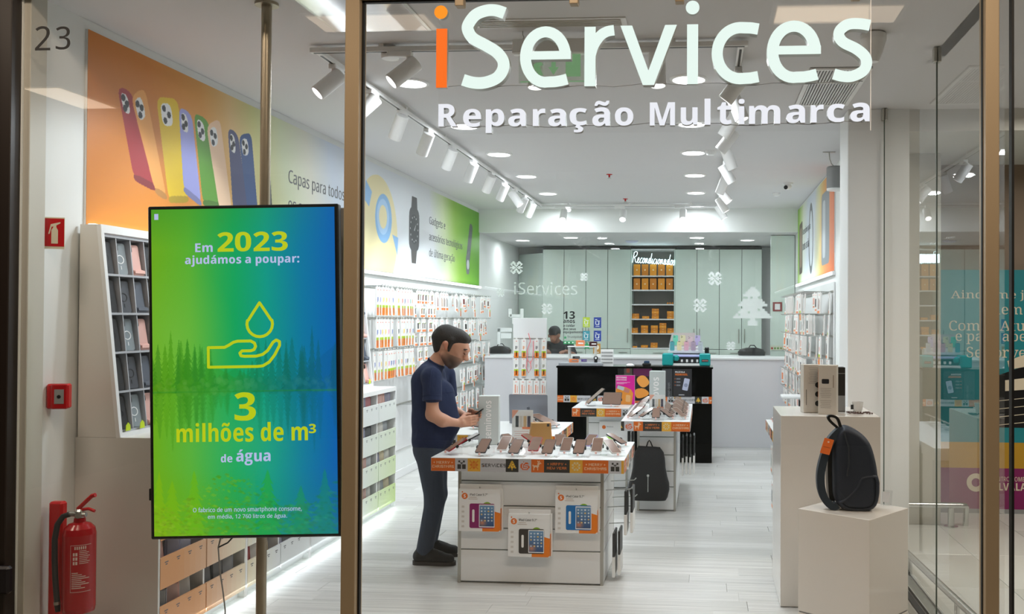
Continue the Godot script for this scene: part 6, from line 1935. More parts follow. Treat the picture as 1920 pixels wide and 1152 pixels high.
# outline in xy blown up to depth d with an edge rounded by r, centred on z
func pillow(b: MB, out: PackedVector2Array, d: float, r: float, col: Color) -> void:
	var c := Vector2.ZERO
	for p in out: c += p
	c /= out.size()
	var lay := []
	for i in 5:
		var a := PI / 2 * i / 4.0
		lay.append([d / 2 - r + r * sin(a), r * (1.0 - cos(a))])
	for sgn in [1.0, -1.0]:
		var prev: Array = []
		for L in lay:
			var ring: Array = []
			for i in out.size():
				var t := (out[(i + 1) % out.size()] - out[(i + out.size() - 1) % out.size()]).normalized()
				var nn := Vector2(-t.y, t.x)
				if nn.dot(out[i] - c) < 0.0: nn = -nn
				var q: Vector2 = out[i] - nn * L[1]
				ring.append([Vector3(q.x, q.y, sgn * L[0]), (Vector3(nn.x, nn.y, 0) * (1.0 - L[1] / r) + Vector3(0, 0, sgn) * (L[1] / r + 0.05)).normalized()])
			if prev.size():
				for i in out.size():
					var j := (i + 1) % out.size()
					b.tri(prev[i][0], prev[j][0], ring[j][0], prev[i][1], prev[j][1], ring[j][1], col)
					b.tri(prev[i][0], ring[j][0], ring[i][0], prev[i][1], ring[j][1], ring[i][1], col)
			prev = ring
		var flat := PackedVector2Array()
		for q in prev: flat.append(Vector2(q[0].x, q[0].y))
		var ids := Geometry2D.triangulate_polygon(flat)
		var zn := Vector3(0, 0, sgn)
		for i in range(0, ids.size(), 3): b.tri(prev[ids[i]][0], prev[ids[i + 1]][0], prev[ids[i + 2]][0], zn, zn, zn, col)
	for i in out.size():
		var j := (i + 1) % out.size()
		var e := out[j] - out[i]
		var nn := Vector2(-e.y, e.x).normalized()
		if nn.dot(out[i] - c) < 0.0: nn = -nn
		b.face(Vector3(out[i].x, out[i].y, d / 2 - r), Vector3(out[j].x, out[j].y, d / 2 - r), Vector3(out[j].x, out[j].y, -d / 2 + r), Vector3(out[i].x, out[i].y, -d / 2 + r), Vector3(nn.x, nn.y, 0), col)

# ======================================================================= counters at the far end
func counters() -> void:
	# white counter across the shop
	var t := thing("service_counter", "long plain white service counter across the far end below the glass partition", "counter", Vector3(-1.0, 0, -13.6))
	put(span(Vector3(-2.12, 0, -0.4), Vector3(2.38, 1.225, 0.34), 0.002), "body", mk("counter_white", hex("e2e2e6"), 0.3), t)
	put(span(Vector3(-2.12, 1.225, -0.42), Vector3(2.38, 1.252, 0.355), 0.003), "top", M.white, t)
	# black gloss counter in front
	t = thing("sales_counter", "black high gloss sales counter with a festive pixel print strip", "counter", Vector3(-0.868, 0, -12.05))
	put(span(Vector3(-0.972, 0.01, -0.3), Vector3(0.972, 1.175, 0.28), 0.002), "front", M.blackgloss, t)
	put(span(Vector3(-0.985, 1.175, -0.31), Vector3(0.985, 1.197, 0.297), 0.003), "top", M.blackgloss, t)
	edge_strip(t, Vector3(0, 0.785, 0.2815), 1.94, 0.086, 1.0)
	# posters on the black front
	t = thing("counter_poster", "dark poster with orange cushion shapes and a magenta corner on the black counter", "poster", Vector3(-0.86, 0.98, -11.766))
	put(bx(Vector3.ZERO, Vector3(0.43, 0.42, 0.004)), "board", M.black, t)
	var img := Image.create(128, 128, false, Image.FORMAT_RGB8)
	img.fill(hex("0b0708"))
	img.fill_rect(Rect2i(58, 0, 70, 34), hex("5a0f45"))
	fill_poly(img, quad_round(Vector2(2, 60), Vector2(52, 14), Vector2(62, 70), Vector2(24, 110), 20), hex("e8953a"))
	fill_poly(img, quad_round(Vector2(64, 46), Vector2(96, 24), Vector2(126, 60), Vector2(92, 84), 22), hex("f0a24a"))
	fill_poly(img, quad_round(Vector2(60, 84), Vector2(100, 78), Vector2(126, 104), Vector2(70, 126), 26), hex("ee9a40"))
	put(picture(0.425, 0.415), "print", print_mat("cushions", img, 0.3), t, Vector3(0, 0, 0.0026))
	t = thing("counter_poster", "small brown and gold upright poster with red lettering blocks on the black counter", "poster", Vector3(-0.945, 1.12, -11.762))
	put(bx(Vector3(0, 0, 0), Vector3(0.1, 0.15, 0.004)), "board", mk("brownp", hex("4b433d"), 0.4), t)
	put(bx(Vector3(0, -0.055, 0.0025), Vector3(0.1, 0.04, 0.001)), "gold_band", mk("goldp", hex("c79a45"), 0.4), t)
	put(bx(Vector3(0, 0.03, 0.0025), Vector3(0.04, 0.06, 0.001)), "letter_block", mk("redp", hex("8e3f30"), 0.4), t)
	t = thing("counter_poster", "dark grey screen film poster with a pale phone and white and orange lettering", "poster", Vector3(-0.265, 1.0, -11.764))
	put(bx(Vector3(0, 0, 0), Vector3(0.235, 0.35, 0.006), 0.001), "board", mk("filmposter", hex("2a292d"), 0.35), t)
	write("PELÍCULA", true, Vector3(-0.09, 0.125, 0.0035), 0.12, 0.024, M.text_white, t)
	write("HIDROGEL", true, Vector3(-0.09, 0.092, 0.0035), 0.155, 0.024, M.orange, t)
	var b := MB.new()
	var f := Transform3D(Basis(Vector3(0, 0, 1), -0.2), Vector3(0.045, -0.02, 0.0037))
	b.prism(rrect(0.07, 0.15, 0.01), 0.0006, f, hex("b9bed6"))
	b.prism(circle(0.024, 18, Vector2(0.0, -0.01)), 0.0003, f.translated(Vector3(0, 0, 0.0003)), hex("8d93ad"))
	for i in 3:
		b.prism(circle(0.006, 10, Vector2(-0.09, 0.05 - i * 0.04)), 0.0005, Transform3D(Basis(), Vector3(0, 0, 0.0036)), hex("c7682e"))
		for j in 2: b.box(Vector3(-0.05, 0.054 - i * 0.04 - j * 0.01, 0.0035), Vector3(0.05, 0.005, 0.0006), hex("9a9aa0"))
	b.box(Vector3(-0.01, -0.15, 0.0035), Vector3(0.07, 0.01, 0.0006), hex("bfbfc4"))
	put(b.mesh(), "print", M.vc, t)
	t = thing("counter_poster", "grey upright strip poster with a vertical pale word on the black counter", "poster", Vector3(-0.455, 1.0, -11.764))
	put(bx(Vector3(0, 0, 0), Vector3(0.13, 0.35, 0.006), 0.001), "board", mk("greyp", hex("3c3d41"), 0.35), t)
	write("sinónimo", false, Vector3(0.01, 0.0, 0.0035), 0.17, 0.03, M.grey, t, Basis(Vector3(0, 0, 1), -PI / 2))
	b = MB.new()
	for x in [-0.03, 0.03]: b.prism(circle(0.02, 14, Vector2(x, -0.09)), 0.0006, Transform3D(Basis(), Vector3(0, 0, 0.0037)), hex("0d0d0f"))
	put(b.mesh(), "print", M.vc, t)
	# hydrogel cutter
	var teal := mk("teal", hex("14a3a3"), 0.3)
	t = thing("film_cutter", "teal and white screen film cutting machine on the black counter", "machine", Vector3(-0.22, 1.197, -12.0))
	put(bx(Vector3(0, 0.02, 0), Vector3(0.6, 0.03, 0.2), 0.004), "base", M.whitem, t)
	put(bx(Vector3(-0.235, 0.085, 0.01), Vector3(0.14, 0.155, 0.21), 0.012), "left_housing", teal, t)
	put(bx(Vector3(0.235, 0.085, 0.01), Vector3(0.14, 0.155, 0.21), 0.012), "right_housing", teal, t)
	put(bx(Vector3(0, 0.13, -0.01), Vector3(0.34, 0.026, 0.14), 0.006), "top_bar", mk("lilacbar", hex("b9bdf0"), 0.3), t)
	put(bx(Vector3(0, 0.098, 0.0), Vector3(0.34, 0.012, 0.03), 0.003), "rail", M.whitem, t)
	put(bx(Vector3(0, 0.07, -0.03), Vector3(0.34, 0.09, 0.1)), "inner", M.darkgrey, t)
	put(bx(Vector3(-0.13, 0.105, 0.045), Vector3(0.075, 0.075, 0.07), 0.02), "carriage", teal, t)
	b = MB.new()
	for i in 4: b.cyl(Vector3(-0.07 + i * 0.065, 0.068, 0.03), Vector3(-0.045 + i * 0.065, 0.068, 0.03), 0.018, Color.WHITE, 12)
	put(b.mesh(), "roller", M.whitem, t)
	put(bx(Vector3(0.235, 0.075, 0.1165), Vector3(0.085, 0.032, 0.003), 0.001), "display", M.darkgrey, t)
	b = MB.new()
	for i in 6: b.box(Vector3(0.205 + i * 0.0125, 0.075, 0.1184), Vector3(0.008, 0.012, 0.0005), hex("d98f86"))
	put(b.mesh(), "lettering", M.vc, t)
	t = thing("case_stand", "white stepped stand of coloured phone cases above the teal cutting machine", "display stand", Vector3(-0.225, 1.197, -12.205))
	put(bx(Vector3(0, 0.18, 0.07), Vector3(0.47, 0.036, 0.05), 0.004), "front_step", M.white, t)
	put(bx(Vector3(0, 0.12, 0), Vector3(0.44, 0.24, 0.1), 0.004), "block", M.white, t)
	b = MB.new()
	b.prism(PackedVector2Array([Vector2(-0.23, 0.24), Vector2(0.13, 0.24), Vector2(0.11, 0.42), Vector2(-0.19, 0.42)]), 0.006, Transform3D(Basis(), Vector3(0, 0, -0.04)), Color.WHITE)
	put(b.mesh(), "back_panel", mk("standback", hex("d3c8c8"), 0.4), t)
	var fc := [["teal", "5fa8b0"], ["cream", "efe0b0"], ["pink", "e9b4bf"], ["mauve", "b9a4b4"], ["silver", "c9ced3"]]
	for i in 5:
		var o := thing("stand_case", "%s phone in the front step of the case stand above the cutting machine" % fc[i][0], "phone case", Vector3(-0.405 + i * 0.0905, 1.395, -12.111), 0.0, "cases on the white stand")
		b = MB.new()
		b.prism(rrect(0.058, 0.115, 0.008), 0.008, Transform3D(Basis(), Vector3(0, 0.055, 0.012)), Color.WHITE)
		put(b.mesh(), "body", mk("sc%d" % i, hex(fc[i][1]), 0.3), o)
		b = MB.new()
		b.box(Vector3(0, 0.112, 0.0125), Vector3(0.026, 0.006, 0.001), hex("2a2a2c"))
		b.box(Vector3(0, 0.07, 0.0125), Vector3(0.026, 0.003, 0.001), hex("7a7a80"))
		put(b.mesh(), "print", M.vc, o)
	var rc := [["mint green", "7fe0c4"], ["pale yellow", "ece6bd"], ["blush", "e9d3da"], ["lavender", "cfc3ee"]]
	for i in 4:
		var o := thing("stand_case", "%s phone in the back row of the case stand above the cutting machine" % rc[i][0], "phone case", Vector3(-0.365 + i * 0.095, 1.437, -12.15), 0.0, "cases on the white stand")
		b = MB.new()
		b.prism(rrect(0.066, 0.13, 0.01), 0.008, Transform3D(Basis(), Vector3(0, 0.065 + (0.02 if i != 2 else 0.0), 0.008)), Color.WHITE)
		put(b.mesh(), "body", mk("sr%d" % i, hex(rc[i][1]), 0.35), o)
		b = MB.new()
		for q in [[-0.018, 0.128], [-0.006, 0.118], [-0.018, 0.11]]: b.prism(circle(0.005, 10, Vector2(q[0], q[1] + (0.01 if i != 2 else 0.0))), 0.001, Transform3D(Basis(), Vector3(0, 0, 0.009)), hex("23252a"))
		put(b.mesh(), "camera", M.vc, o)
	t = thing("speaker_box", "small black rounded speaker to the right of the case stand", "speaker", Vector3(0.04, 1.197, -12.22))
	put(bx(Vector3(0, 0.12, 0), Vector3(0.055, 0.24, 0.06), 0.014), "body", M.black, t)
	t = thing("card_terminal", "black card payment terminal with a blue screen on the black counter", "terminal", Vector3(-0.72, 1.197, -11.9))
	put(bx(Vector3(0, 0.02, 0), Vector3(0.11, 0.035, 0.1), 0.008), "body", M.black, t)
	put(bx(Vector3(0, 0.05, -0.01), Vector3(0.07, 0.035, 0.06), 0.008), "head", mk("blueterm", hex("26415e"), 0.35), t)
	b = MB.new()
	b.lathe(PackedVector2Array([Vector2(0, 0.0), Vector2(0.05, 0.0), Vector2(0.055, 0.012), Vector2(0.03, 0.03), Vector2(0, 0.032)]), Transform3D(), Color.WHITE, 20)
	tag(put(b.mesh(), "counter_bell", M.whitem, null, Vector3(-0.93, 1.197, -11.88)), "flat white round puck on the black counter above the brown poster", "puck")
	# left end of the counter: tray, riser shelf and small goods
	t = thing("counter_tray", "low grey tray along the left end of the black counter", "tray", Vector3(-1.55, 1.197, -11.9))
	put(bx(Vector3(0, 0.02, 0), Vector3(0.56, 0.04, 0.2), 0.004), "tray", mk("traygrey", hex("a3a6ac"), 0.4), t)
	t = thing("riser_shelf", "small clear riser shelf with white legs on the left of the black counter", "shelf", Vector3(-1.55, 1.197, -12.15))
	put(bx(Vector3(-0.02, 0.235, 0), Vector3(0.38, 0.012, 0.16), 0.002), "shelf", M.white, t)
	for x in [-0.19, 0.15]: put(bx(Vector3(x, 0.115, 0), Vector3(0.02, 0.23, 0.14)), "leg", M.frost, t)
	for a in [["orange", "ee9160", -1.60, 0.24, 0.11, 0.075], ["dark red", "40161a", -1.43, 0.24, 0.1, 0.06], ["flat orange", "ef8f5c", -1.65, 0.045, 0.12, 0.045], ["violet", "5d4592", -1.52, 0.055, 0.07, 0.03], ["black", "222226", -1.62, 0.095, 0.09, 0.028]]:
		var flat: bool = a[3] < 0.2
		var o := thing("small_box", "%s small box %s" % [a[0], "in the grey tray on the black counter" if flat else "on top of the small riser shelf"], "box", Vector3(a[2], 1.197 + a[3] - (0.005 if flat else -0.001), -11.9 if flat else -12.14), 0.2 if flat else 0.0)
		put(bx(Vector3(0, a[5] / 2, 0), Vector3(a[4], a[5], 0.05), 0.003), "carton", mk("sb_" + a[0], hex(a[1]), 0.4), o)
		put(bx(Vector3(0.01, a[5] * 0.5, 0.0255), Vector3(a[4] * 0.6, a[5] * 0.25, 0.001)), "print", M.text_white if a[0] in ["orange", "dark red"] else M.grey, o)
	t = thing("watch_stand", "black round watch charger standing in the grey tray", "charger", Vector3(-1.37, 1.237, -11.92))
	b = MB.new()
	b.cyl(Vector3(0, 0.055, -0.008), Vector3(0, 0.055, 0.008), 0.028, Color.WHITE, 18)
	b.box(Vector3(0, 0.02, 0), Vector3(0.04, 0.04, 0.03), Color.WHITE, 0.004)
	put(b.mesh(), "body", M.black, t)
	b = MB.new()
	b.cyl(Vector3(0, 0.058, 0.008), Vector3(0, 0.058, 0.01), 0.014, Color.WHITE, 14)
	put(b.mesh(), "face", M.whitem, t)
	t = thing("ring_card", "white display card with rows of small finger rings on the black counter", "display card", Vector3(-1.22, 1.197, -11.85))
	put(bx(Vector3(0, 0.1, 0), Vector3(0.16, 0.22, 0.006), 0.001), "card", M.whitem, t, Vector3.ZERO, Basis(Vector3(1, 0, 0), -0.08))
	var tor := MB.new()
	tor.lathe(PackedVector2Array([Vector2(0.005, 0), Vector2(0.008, 0.002), Vector2(0.01, 0), Vector2(0.008, -0.002), Vector2(0.005, 0)]), Transform3D(Basis(Vector3(1, 0, 0), Vector3(0, 0, 1), Vector3(0, -1, 0))), Color.WHITE, 10)
	var tm := tor.mesh()
	for j in 4:
		for i in 6: put(tm, "ring", M.darkgrey, t, Vector3(-0.06 + i * 0.024, 0.17 - j * 0.042, 0.0 - j * -0.0034))
	# slat stand with long packets
	t = thing("goods_stand", "free standing white board of hanging packets before the white counter", "display stand", Vector3(-2.29, 0, -12.3))
	put(bx(Vector3(0, 0.91, 0), Vector3(0.445, 1.78, 0.04), 0.003), "board", M.white, t)
	put(bx(Vector3(0, 0.012, 0), Vector3(0.46, 0.024, 0.36), 0.004), "base", M.white, t)
	b = MB.new()
	for y in [1.53, 1.29, 0.99]: b.box(Vector3(0, y, 0.024), Vector3(0.43, 0.012, 0.008), Color.WHITE)
	put(b.mesh(), "rail", M.alu, t)
	var r := RandomNumberGenerator.new()
	r.seed = 9
	var pk := [["black", "1b1b1e"], ["orange", "e98a34"], ["black", "202022"], ["orange", "ef9a3f"]]
	for k in 2:
		for i in 4:
			var x: float = -2.46 + [0.0, 0.1, 0.27, 0.365][i]
			var c: Array = pk[i] if k == 0 else [["black", "1d1d20"], ["brown", "7b5140"], ["tan", "b89a86"], ["olive", "7d7a58"]][i]
			var o := put(pack_mesh("tall", c[1], i), "cable_packet", M.vcs, null, Vector3(x, [1.52, 1.28][k], -12.255), Basis().scaled(Vector3(1.0, 0.88, 1.0)))
			tag(o, "tall packet with %s product, %s row of the goods stand, %s from left" % [c[0], ["upper", "lower"][k], ORD[i]], "packet", "packets on the goods stand")
	for i in 5:
		var o := put(pack_mesh("mid", "e9a48e", i), "cable_packet", M.vcs, null, Vector3(-2.46 + i * 0.09, 0.98, -12.255))
		tag(o, "pale packet in the bottom row of the goods stand, %s from the left" % ORD[i], "packet", "packets on the goods stand")
	b = MB.new()
	b.tube(PackedVector3Array([Vector3(-2.30, 1.60, -12.24), Vector3(-2.27, 1.5, -12.23), Vector3(-2.31, 1.38, -12.23), Vector3(-2.31, 1.26, -12.23), Vector3(-2.27, 1.2, -12.23), Vector3(-2.24, 1.26, -12.23), Vector3(-2.23, 1.4, -12.23), Vector3(-2.235, 1.5, -12.24)]), 0.006, hex("ef8f95"), 8)
	b.tube(PackedVector3Array([Vector3(-2.31, 1.26, -12.23), Vector3(-2.325, 1.15, -12.23), Vector3(-2.29, 1.08, -12.23), Vector3(-2.26, 1.14, -12.23), Vector3(-2.27, 1.24, -12.23)]), 0.006, hex("ef8f95"), 8)
	tag(put(b.mesh(), "pink_lanyard", M.vc), "looped coral pink lanyard hanging on the white goods stand", "lanyard")

# ======================================================================= behind the glass partition
func snowflake(s: float) -> ArrayMesh:
	var b := MB.new()
	var art := ["00110001100", "01111011110", "11011011011", "01001110010", "00110101100", "11111011111", "00110101100", "01001110010", "11011011011", "01111011110", "00110001100"]
	for j in 11:
		for i in 11:
			if art[j][i] == "1": b.box(Vector3((i - 5) * s / 11.0, (5 - j) * s / 11.0, 0), Vector3(s / 11.0, s / 11.0, 0.001), Color.WHITE)
	return b.mesh()

func back_room() -> void:
	struct(picture(4.79, 1.835), "window_6", M.glass).position = Vector3(-1.01, 2.172, -14.06)
	# print on the partition
	var z := -14.045
	var t := thing("partition_lettering", "black anniversary lettering on the glass partition beside the technician", "lettering", Vector3(-2.109, 1.5, z))
	write("13", true, Vector3(0, 0.29, 0), 0.175, 0.115, M.text_black, t)
	write("anos", true, Vector3(0, 0.225, 0), 0.175, 0.05, M.text_black, t)
	write("a cuidar", true, Vector3(0, 0.17, 0), 0.175, 0.04, M.text_black, t)
	write("dos seus", true, Vector3(0, 0.12, 0), 0.19, 0.036, M.text_black, t)
	write("equipamentos", true, Vector3(0, 0.062, 0), 0.32, 0.05, M.text_black, t)
	write("Trustpilot", false, Vector3(0.06, -0.005, 0), 0.22, 0.042, M.text_black, t)
	var gr := mk("star_green", hex("3aa66a"), 0.5)
	var star := PackedVector2Array()
	for i in 10: star.append(Vector2(sin(TAU * i / 10.0), cos(TAU * i / 10.0)) * (1.0 if i % 2 == 0 else 0.42))
	var b := MB.new()
	b.prism(star, 0.03, Transform3D(Basis.from_scale(Vector3(0.028, 0.028, 0.03)), Vector3(0.03, 0.008, 0.001)), Color.WHITE)
	put(b.mesh(), "star", gr, t)
	for i in 5:
		put(bx(Vector3(0.03 + i * 0.058, -0.065, 0), Vector3(0.05, 0.05, 0.002)), "rating_square", gr, t)
		b = MB.new()
		b.prism(star, 0.03, Transform3D(Basis.from_scale(Vector3(0.018, 0.018, 0.02)), Vector3(0.03 + i * 0.058, -0.065, 0.0016)), Color.WHITE)
		put(b.mesh(), "star", M.text_white, t)
	var st := [["lime green", "b9cf3c", -1.76, 1.74, 0.105, 0.15], ["upper dark blue", "2c439b", -1.592, 1.735, 0.112, 0.16], ["teal", "3f97a8", -1.76, 1.535, 0.105, 0.15], ["lower dark blue", "2c439b", -1.592, 1.535, 0.112, 0.16], ["gold", "b98a45", -1.6, 1.345, 0.112, 0.15]]
	for a in st:
		t = thing("award_sticker", "%s rectangular award sticker on the glass partition" % a[0], "sticker", Vector3(a[2], a[3], z), 0.0, "award stickers")
		put(bx(Vector3.ZERO, Vector3(a[4], a[5], 0.002)), "sticker", mk("st_" + a[0], hex(a[1]), 0.5), t)
		b = MB.new()
		if a[0] == "gold":
			b.prism(circle(0.035, 20, Vector2(0, 0.02)), 0.001, Transform3D(Basis(), Vector3(0, 0, 0.0016)), hex("efe6d2"))
		else:
			for q in [[-0.02, 0.045, 0.03, 0.012], [0.01, 0.025, 0.05, 0.01], [-0.028, 0.0, 0.012, 0.05], [0.02, -0.005, 0.014, 0.04], [0.0, -0.03, 0.05, 0.01]]:
				b.box(Vector3(q[0], q[1], 0.0014), Vector3(q[2], q[3], 0.001), hex("e6ecee"))
		b.box(Vector3(0, -0.055, 0.0014), Vector3(0.06, 0.008, 0.001), hex("e6ecee"))
		put(b.mesh(), "print", M.vc, t)
	b = MB.new()
	b.prism(star, 0.002, Transform3D(Basis.from_scale(Vector3(0.07, 0.07, 1)), Vector3(-1.75, 1.385, z)), Color.WHITE)
	tag(put(b.mesh(), "award_sticker", gr), "green star sticker on the glass partition above the small dark box", "sticker")
	t = thing("partition_name", "faint white shop name in vinyl on the glass partition", "lettering", Vector3(-2.86, 2.15, z))
	write("iServices", false, Vector3.ZERO, 0.96, 0.19, M.vinyl_faint, t)
	var fl := [[-2.83, 2.56, 0.19, "largest, near the top left"], [-3.07, 2.18, 0.12, "small, at the far left"], [-2.36, 1.94, 0.16, "above the technician"], [-1.8, 2.42, 0.12, "small, near the middle top"], [0.16, 2.4, 0.2, "largest on the right"], [-0.06, 2.0, 0.2, "right of the orange boxes"], [0.4, 1.4, 0.13, "low on the right"]]
	for a in fl:
		tag(put(snowflake(a[2]), "snowflake_decal", M.vinyl, null, Vector3(a[0], a[1], z)), "white pixel snowflake decal on the glass partition, %s" % a[3], "decal", "snowflake decals")
	b = MB.new()
	var tree := ["0000000110000000", "0000001111000000", "0000011111100000", "0000111111110000", "0000001111000000", "0000111111110000", "0001111111111000", "0011111111111100", "0000111111110000", "0001111111111000", "0011111111111100", "0111111111111110", "1111111111111111", "0000000110000000", "0000001111000000", "0000001111000000"]
	for j in 16:
		for i in 16:
			if tree[j][i] == "1" and not ((i * 7 + j * 5) % 23 == 0 and j < 12): b.box(Vector3((i - 7.5) * 0.036, (7.5 - j) * 0.036, 0), Vector3(0.036, 0.036, 0.001), Color.WHITE)
	tag(put(b.mesh(), "tree_decal", M.vinyl, null, Vector3(0.72, 1.99, z)), "large white pixel Christmas tree decal on the right of the glass partition", "decal")
	b = MB.new()
	for q in [[-2.92, 1.88, 0.05, 0.12], [-2.84, 1.83, 0.16, 0.05], [-2.84, 1.76, 0.1, 0.1], [-2.74, 1.87, 0.05, 0.14], [-3.0, 1.62, 0.22, 0.06], [-3.09, 1.52, 0.045, 0.24], [-2.98, 1.53, 0.16, 0.08]]:
		b.box(Vector3(q[0], q[1], z), Vector3(q[2], q[3], 0.001), Color.WHITE)
	tag(put(b.mesh(), "reindeer_decal", M.vinyl), "white pixel reindeer decal behind the goods stand on the glass partition", "decal")
	t = thing("safety_sign", "small red and white safety sign high on the right behind the partition", "sign", Vector3(1.12, 1.99, -14.5))
	put(bx(Vector3.ZERO, Vector3(0.14, 0.14, 0.004)), "plate", mk("darkred", hex("8d3a36"), 0.5), t)
	put(bx(Vector3(0, 0, 0.0025), Vector3(0.08, 0.09, 0.001)), "symbol", M.whitem, t)
	t = thing("safety_sign", "low strip of round coloured safety symbols on the right behind the partition", "sign", Vector3(1.13, 1.36, -14.5))
	put(bx(Vector3.ZERO, Vector3(0.24, 0.07, 0.004)), "plate", mk("signpale", hex("d5d9c4"), 0.5), t)
	b = MB.new()
	for i in 5: b.prism(circle(0.017, 12, Vector2(-0.09 + i * 0.045, -0.005)), 0.001, Transform3D(Basis(), Vector3(0, 0, 0.003)), hex(["b5443a", "6f9a4c", "6f9a4c", "8f9a4c", "c2b04a"][i]))
	put(b.mesh(), "symbol", M.vc, t)
	t = thing("safety_pillar", "pale narrow boxed column at the right end of the workroom", "column", Vector3(1.2, 0, -14.56))
	put(bx(Vector3(0, 1.54, 0), Vector3(0.36, 3.08, 0.1), 0.003), "casing", M.cabinet, t)
	# tall cabinets
	var xs := [-2.867, -2.483, -2.092, -1.702, -1.294, -0.51, -0.125, 0.268, 0.66, 1.01]
	var hy := [1.27, 1.24]
	for i in 9:
		if i == 4: continue
		var x0: float = xs[i]
		var x1: float = xs[i + 1]
		var nm: String = "%s left of the orange box shelves" % ORD[3 - i] if i < 4 else "%s right of the orange box shelves" % ORD[i - 5]
		t = thing("tall_cabinet", "pale green tall workroom cabinet with drawers, %s" % nm, "cabinet", Vector3((x0 + x1) / 2, 0, -16.85), 0.0, "workroom cabinets")
		var w := x1 - x0
		put(bx(Vector3(0, 1.54, -0.01), Vector3(w - 0.001, 3.06, 0.5)), "carcass", M.darkgrey, t)
		put(span(Vector3(-w / 2 + 0.004, 1.268, 0.24), Vector3(w / 2 - 0.004, 3.02, 0.262), 0.002), "door", M.cabinet, t)
		for q in [[1.02, 1.26], [0.78, 1.012], [0.05, 0.772]]:
			var d := put(span(Vector3(-w / 2 + 0.004, q[0], 0.24), Vector3(w / 2 - 0.004, q[1], 0.262), 0.002), "drawer", M.cabinet, t)
			put(bx(Vector3(w * 0.18, q[1] - 0.06, 0.272), Vector3(0.15, 0.01, 0.018), 0.002), "handle", M.alu, d)
		put(bx(Vector3((w / 2 - 0.05) * (1 if i % 2 == 1 else -1), 1.5, 0.274), Vector3(0.012, 0.25, 0.02), 0.003), "door_handle", M.alu, t)
	var b2 := MB.new()
	b2.prism(PackedVector2Array([Vector2(-2.867, -16.6), Vector2(-3.40, -17.1), Vector2(-3.40, -17.12), Vector2(-2.867, -16.66)]), 2.94, Transform3D(Basis(Vector3(1, 0, 0), Vector3(0, 0, 1), Vector3(0, 1, 0)), Vector3(0, 2.96, 0)), Color.WHITE)
	tag(put(b2.mesh(), "angled_panel", M.cabinet), "pale angled end panel at the left of the workroom cabinets", "panel")
	# open shelves with orange boxes
	t = thing("open_shelves", "open shelf bay of orange boxes between the workroom cabinets", "shelf", Vector3(-0.902, 0, -16.85))
	put(bx(Vector3(0, 2.13, -0.24), Vector3(0.78, 1.8, 0.02)), "back", mk("shelfback", hex("8b857f"), 0.5), t)
	for s in [-1, 1]: put(bx(Vector3(s * 0.383, 2.13, 0), Vector3(0.018, 1.8, 0.5)), "side", M.cabinet, t)
	for y in [1.27, 1.53, 1.785, 2.045, 2.3, 2.55, 3.02]: put(bx(Vector3(0, y, 0.0), Vector3(0.75, 0.022, 0.49), 0.002), "shelf", M.white, t)
	for q in [[1.02, 1.255], [0.78, 1.012], [0.05, 0.772]]:
		var d := put(span(Vector3(-0.388, q[0], 0.24), Vector3(0.388, q[1], 0.262), 0.002), "drawer", M.cabinet, t)
		put(bx(Vector3(0.1, q[1] - 0.06, 0.272), Vector3(0.18, 0.01, 0.018), 0.002), "handle", M.alu, d)
	var orange := mk("box_orange", hex("ef9a1c"), 0.5)
	var orange2 := mk("box_orange2", hex("d98416"), 0.5)
	var tallm := bx(Vector3(0, 0.1, 0), Vector3(0.118, 0.2, 0.1), 0.002)
	var mark := MB.new()
	mark.prism(circle(0.014, 14), 0.0006, Transform3D(), hex("f7d9a6"))
	var mk_m := mark.mesh()
	for k in 2:
		for i in 5:
			var o := thing("upright_box", "upright orange phone box on the %s open shelf, %s from the left" % [["top", "second"][k], ORD[i]], "box", Vector3(-1.19 + i * 0.145, [2.562, 2.312][k], -16.7), 0.0, "upright orange boxes")
			put(tallm, "carton", [orange, orange2][(i + k) % 2], o)
			put(mk_m, "emblem", M.vc, o, Vector3(0, 0.1, 0.0508))
	var flatm := bx(Vector3(0, 0.0225, 0), Vector3(0.122, 0.044, 0.12), 0.002)
	var stacks := [[0, -1.21, 2], [0, -1.03, 1], [0, -0.86, 4], [0, -0.59, 3], [1, -1.23, 2], [1, -1.05, 3], [1, -0.875, 3], [1, -0.725, 4], [1, -0.585, 2], [2, -1.05, 1], [2, -0.88, 2]]
	for a in stacks:
		for i in a[2]:
			var o := thing("flat_box", "flat orange box, %s open shelf, %s stack from the left, %s from bottom" % [["fourth", "fifth", "lowest"][a[0]], ORD[stacks.filter(func(q): return q[0] == a[0]).find(a)], ORD[i]], "box", Vector3(a[1], [1.797, 1.542, 1.282][a[0]] + i * 0.0452, -16.7), 0.03 * (i % 2), "flat orange boxes")
			put(flatm, "carton", [orange, orange2][i % 2], o)
			put(bx(Vector3(0, 0.022, 0.0608), Vector3(0.03, 0.006, 0.001)), "print", mk("boxprint", hex("f6d39a"), 0.5) if not M.has("boxprint") else M["boxprint"], o)
	for i in 3:
		var o := thing("tiny_jar", "tiny orange jar at the right end of the third shelf, %s from the left" % ORD[i], "jar", Vector3(-0.64 + i * 0.042, 2.057, -16.66), 0.0, "tiny orange jars")
		b = MB.new()
		b.lathe(PackedVector2Array([Vector2(0, 0.0), Vector2(0.014, 0), Vector2(0.016, 0.02), Vector2(0.011, 0.032), Vector2(0, 0.032)]), Transform3D(), Color.WHITE, 12)
		put(b.mesh(), "jar", orange2, o)
	t = thing("desk_toy", "small black and orange gadget at the left of the lowest open shelf", "gadget", Vector3(-1.22, 1.282, -16.65))
	put(bx(Vector3(0, 0.015, 0), Vector3(0.08, 0.03, 0.05), 0.004), "base", orange, t)
	put(bx(Vector3(0, 0.045, 0), Vector3(0.05, 0.03, 0.04), 0.008), "top", M.black, t)
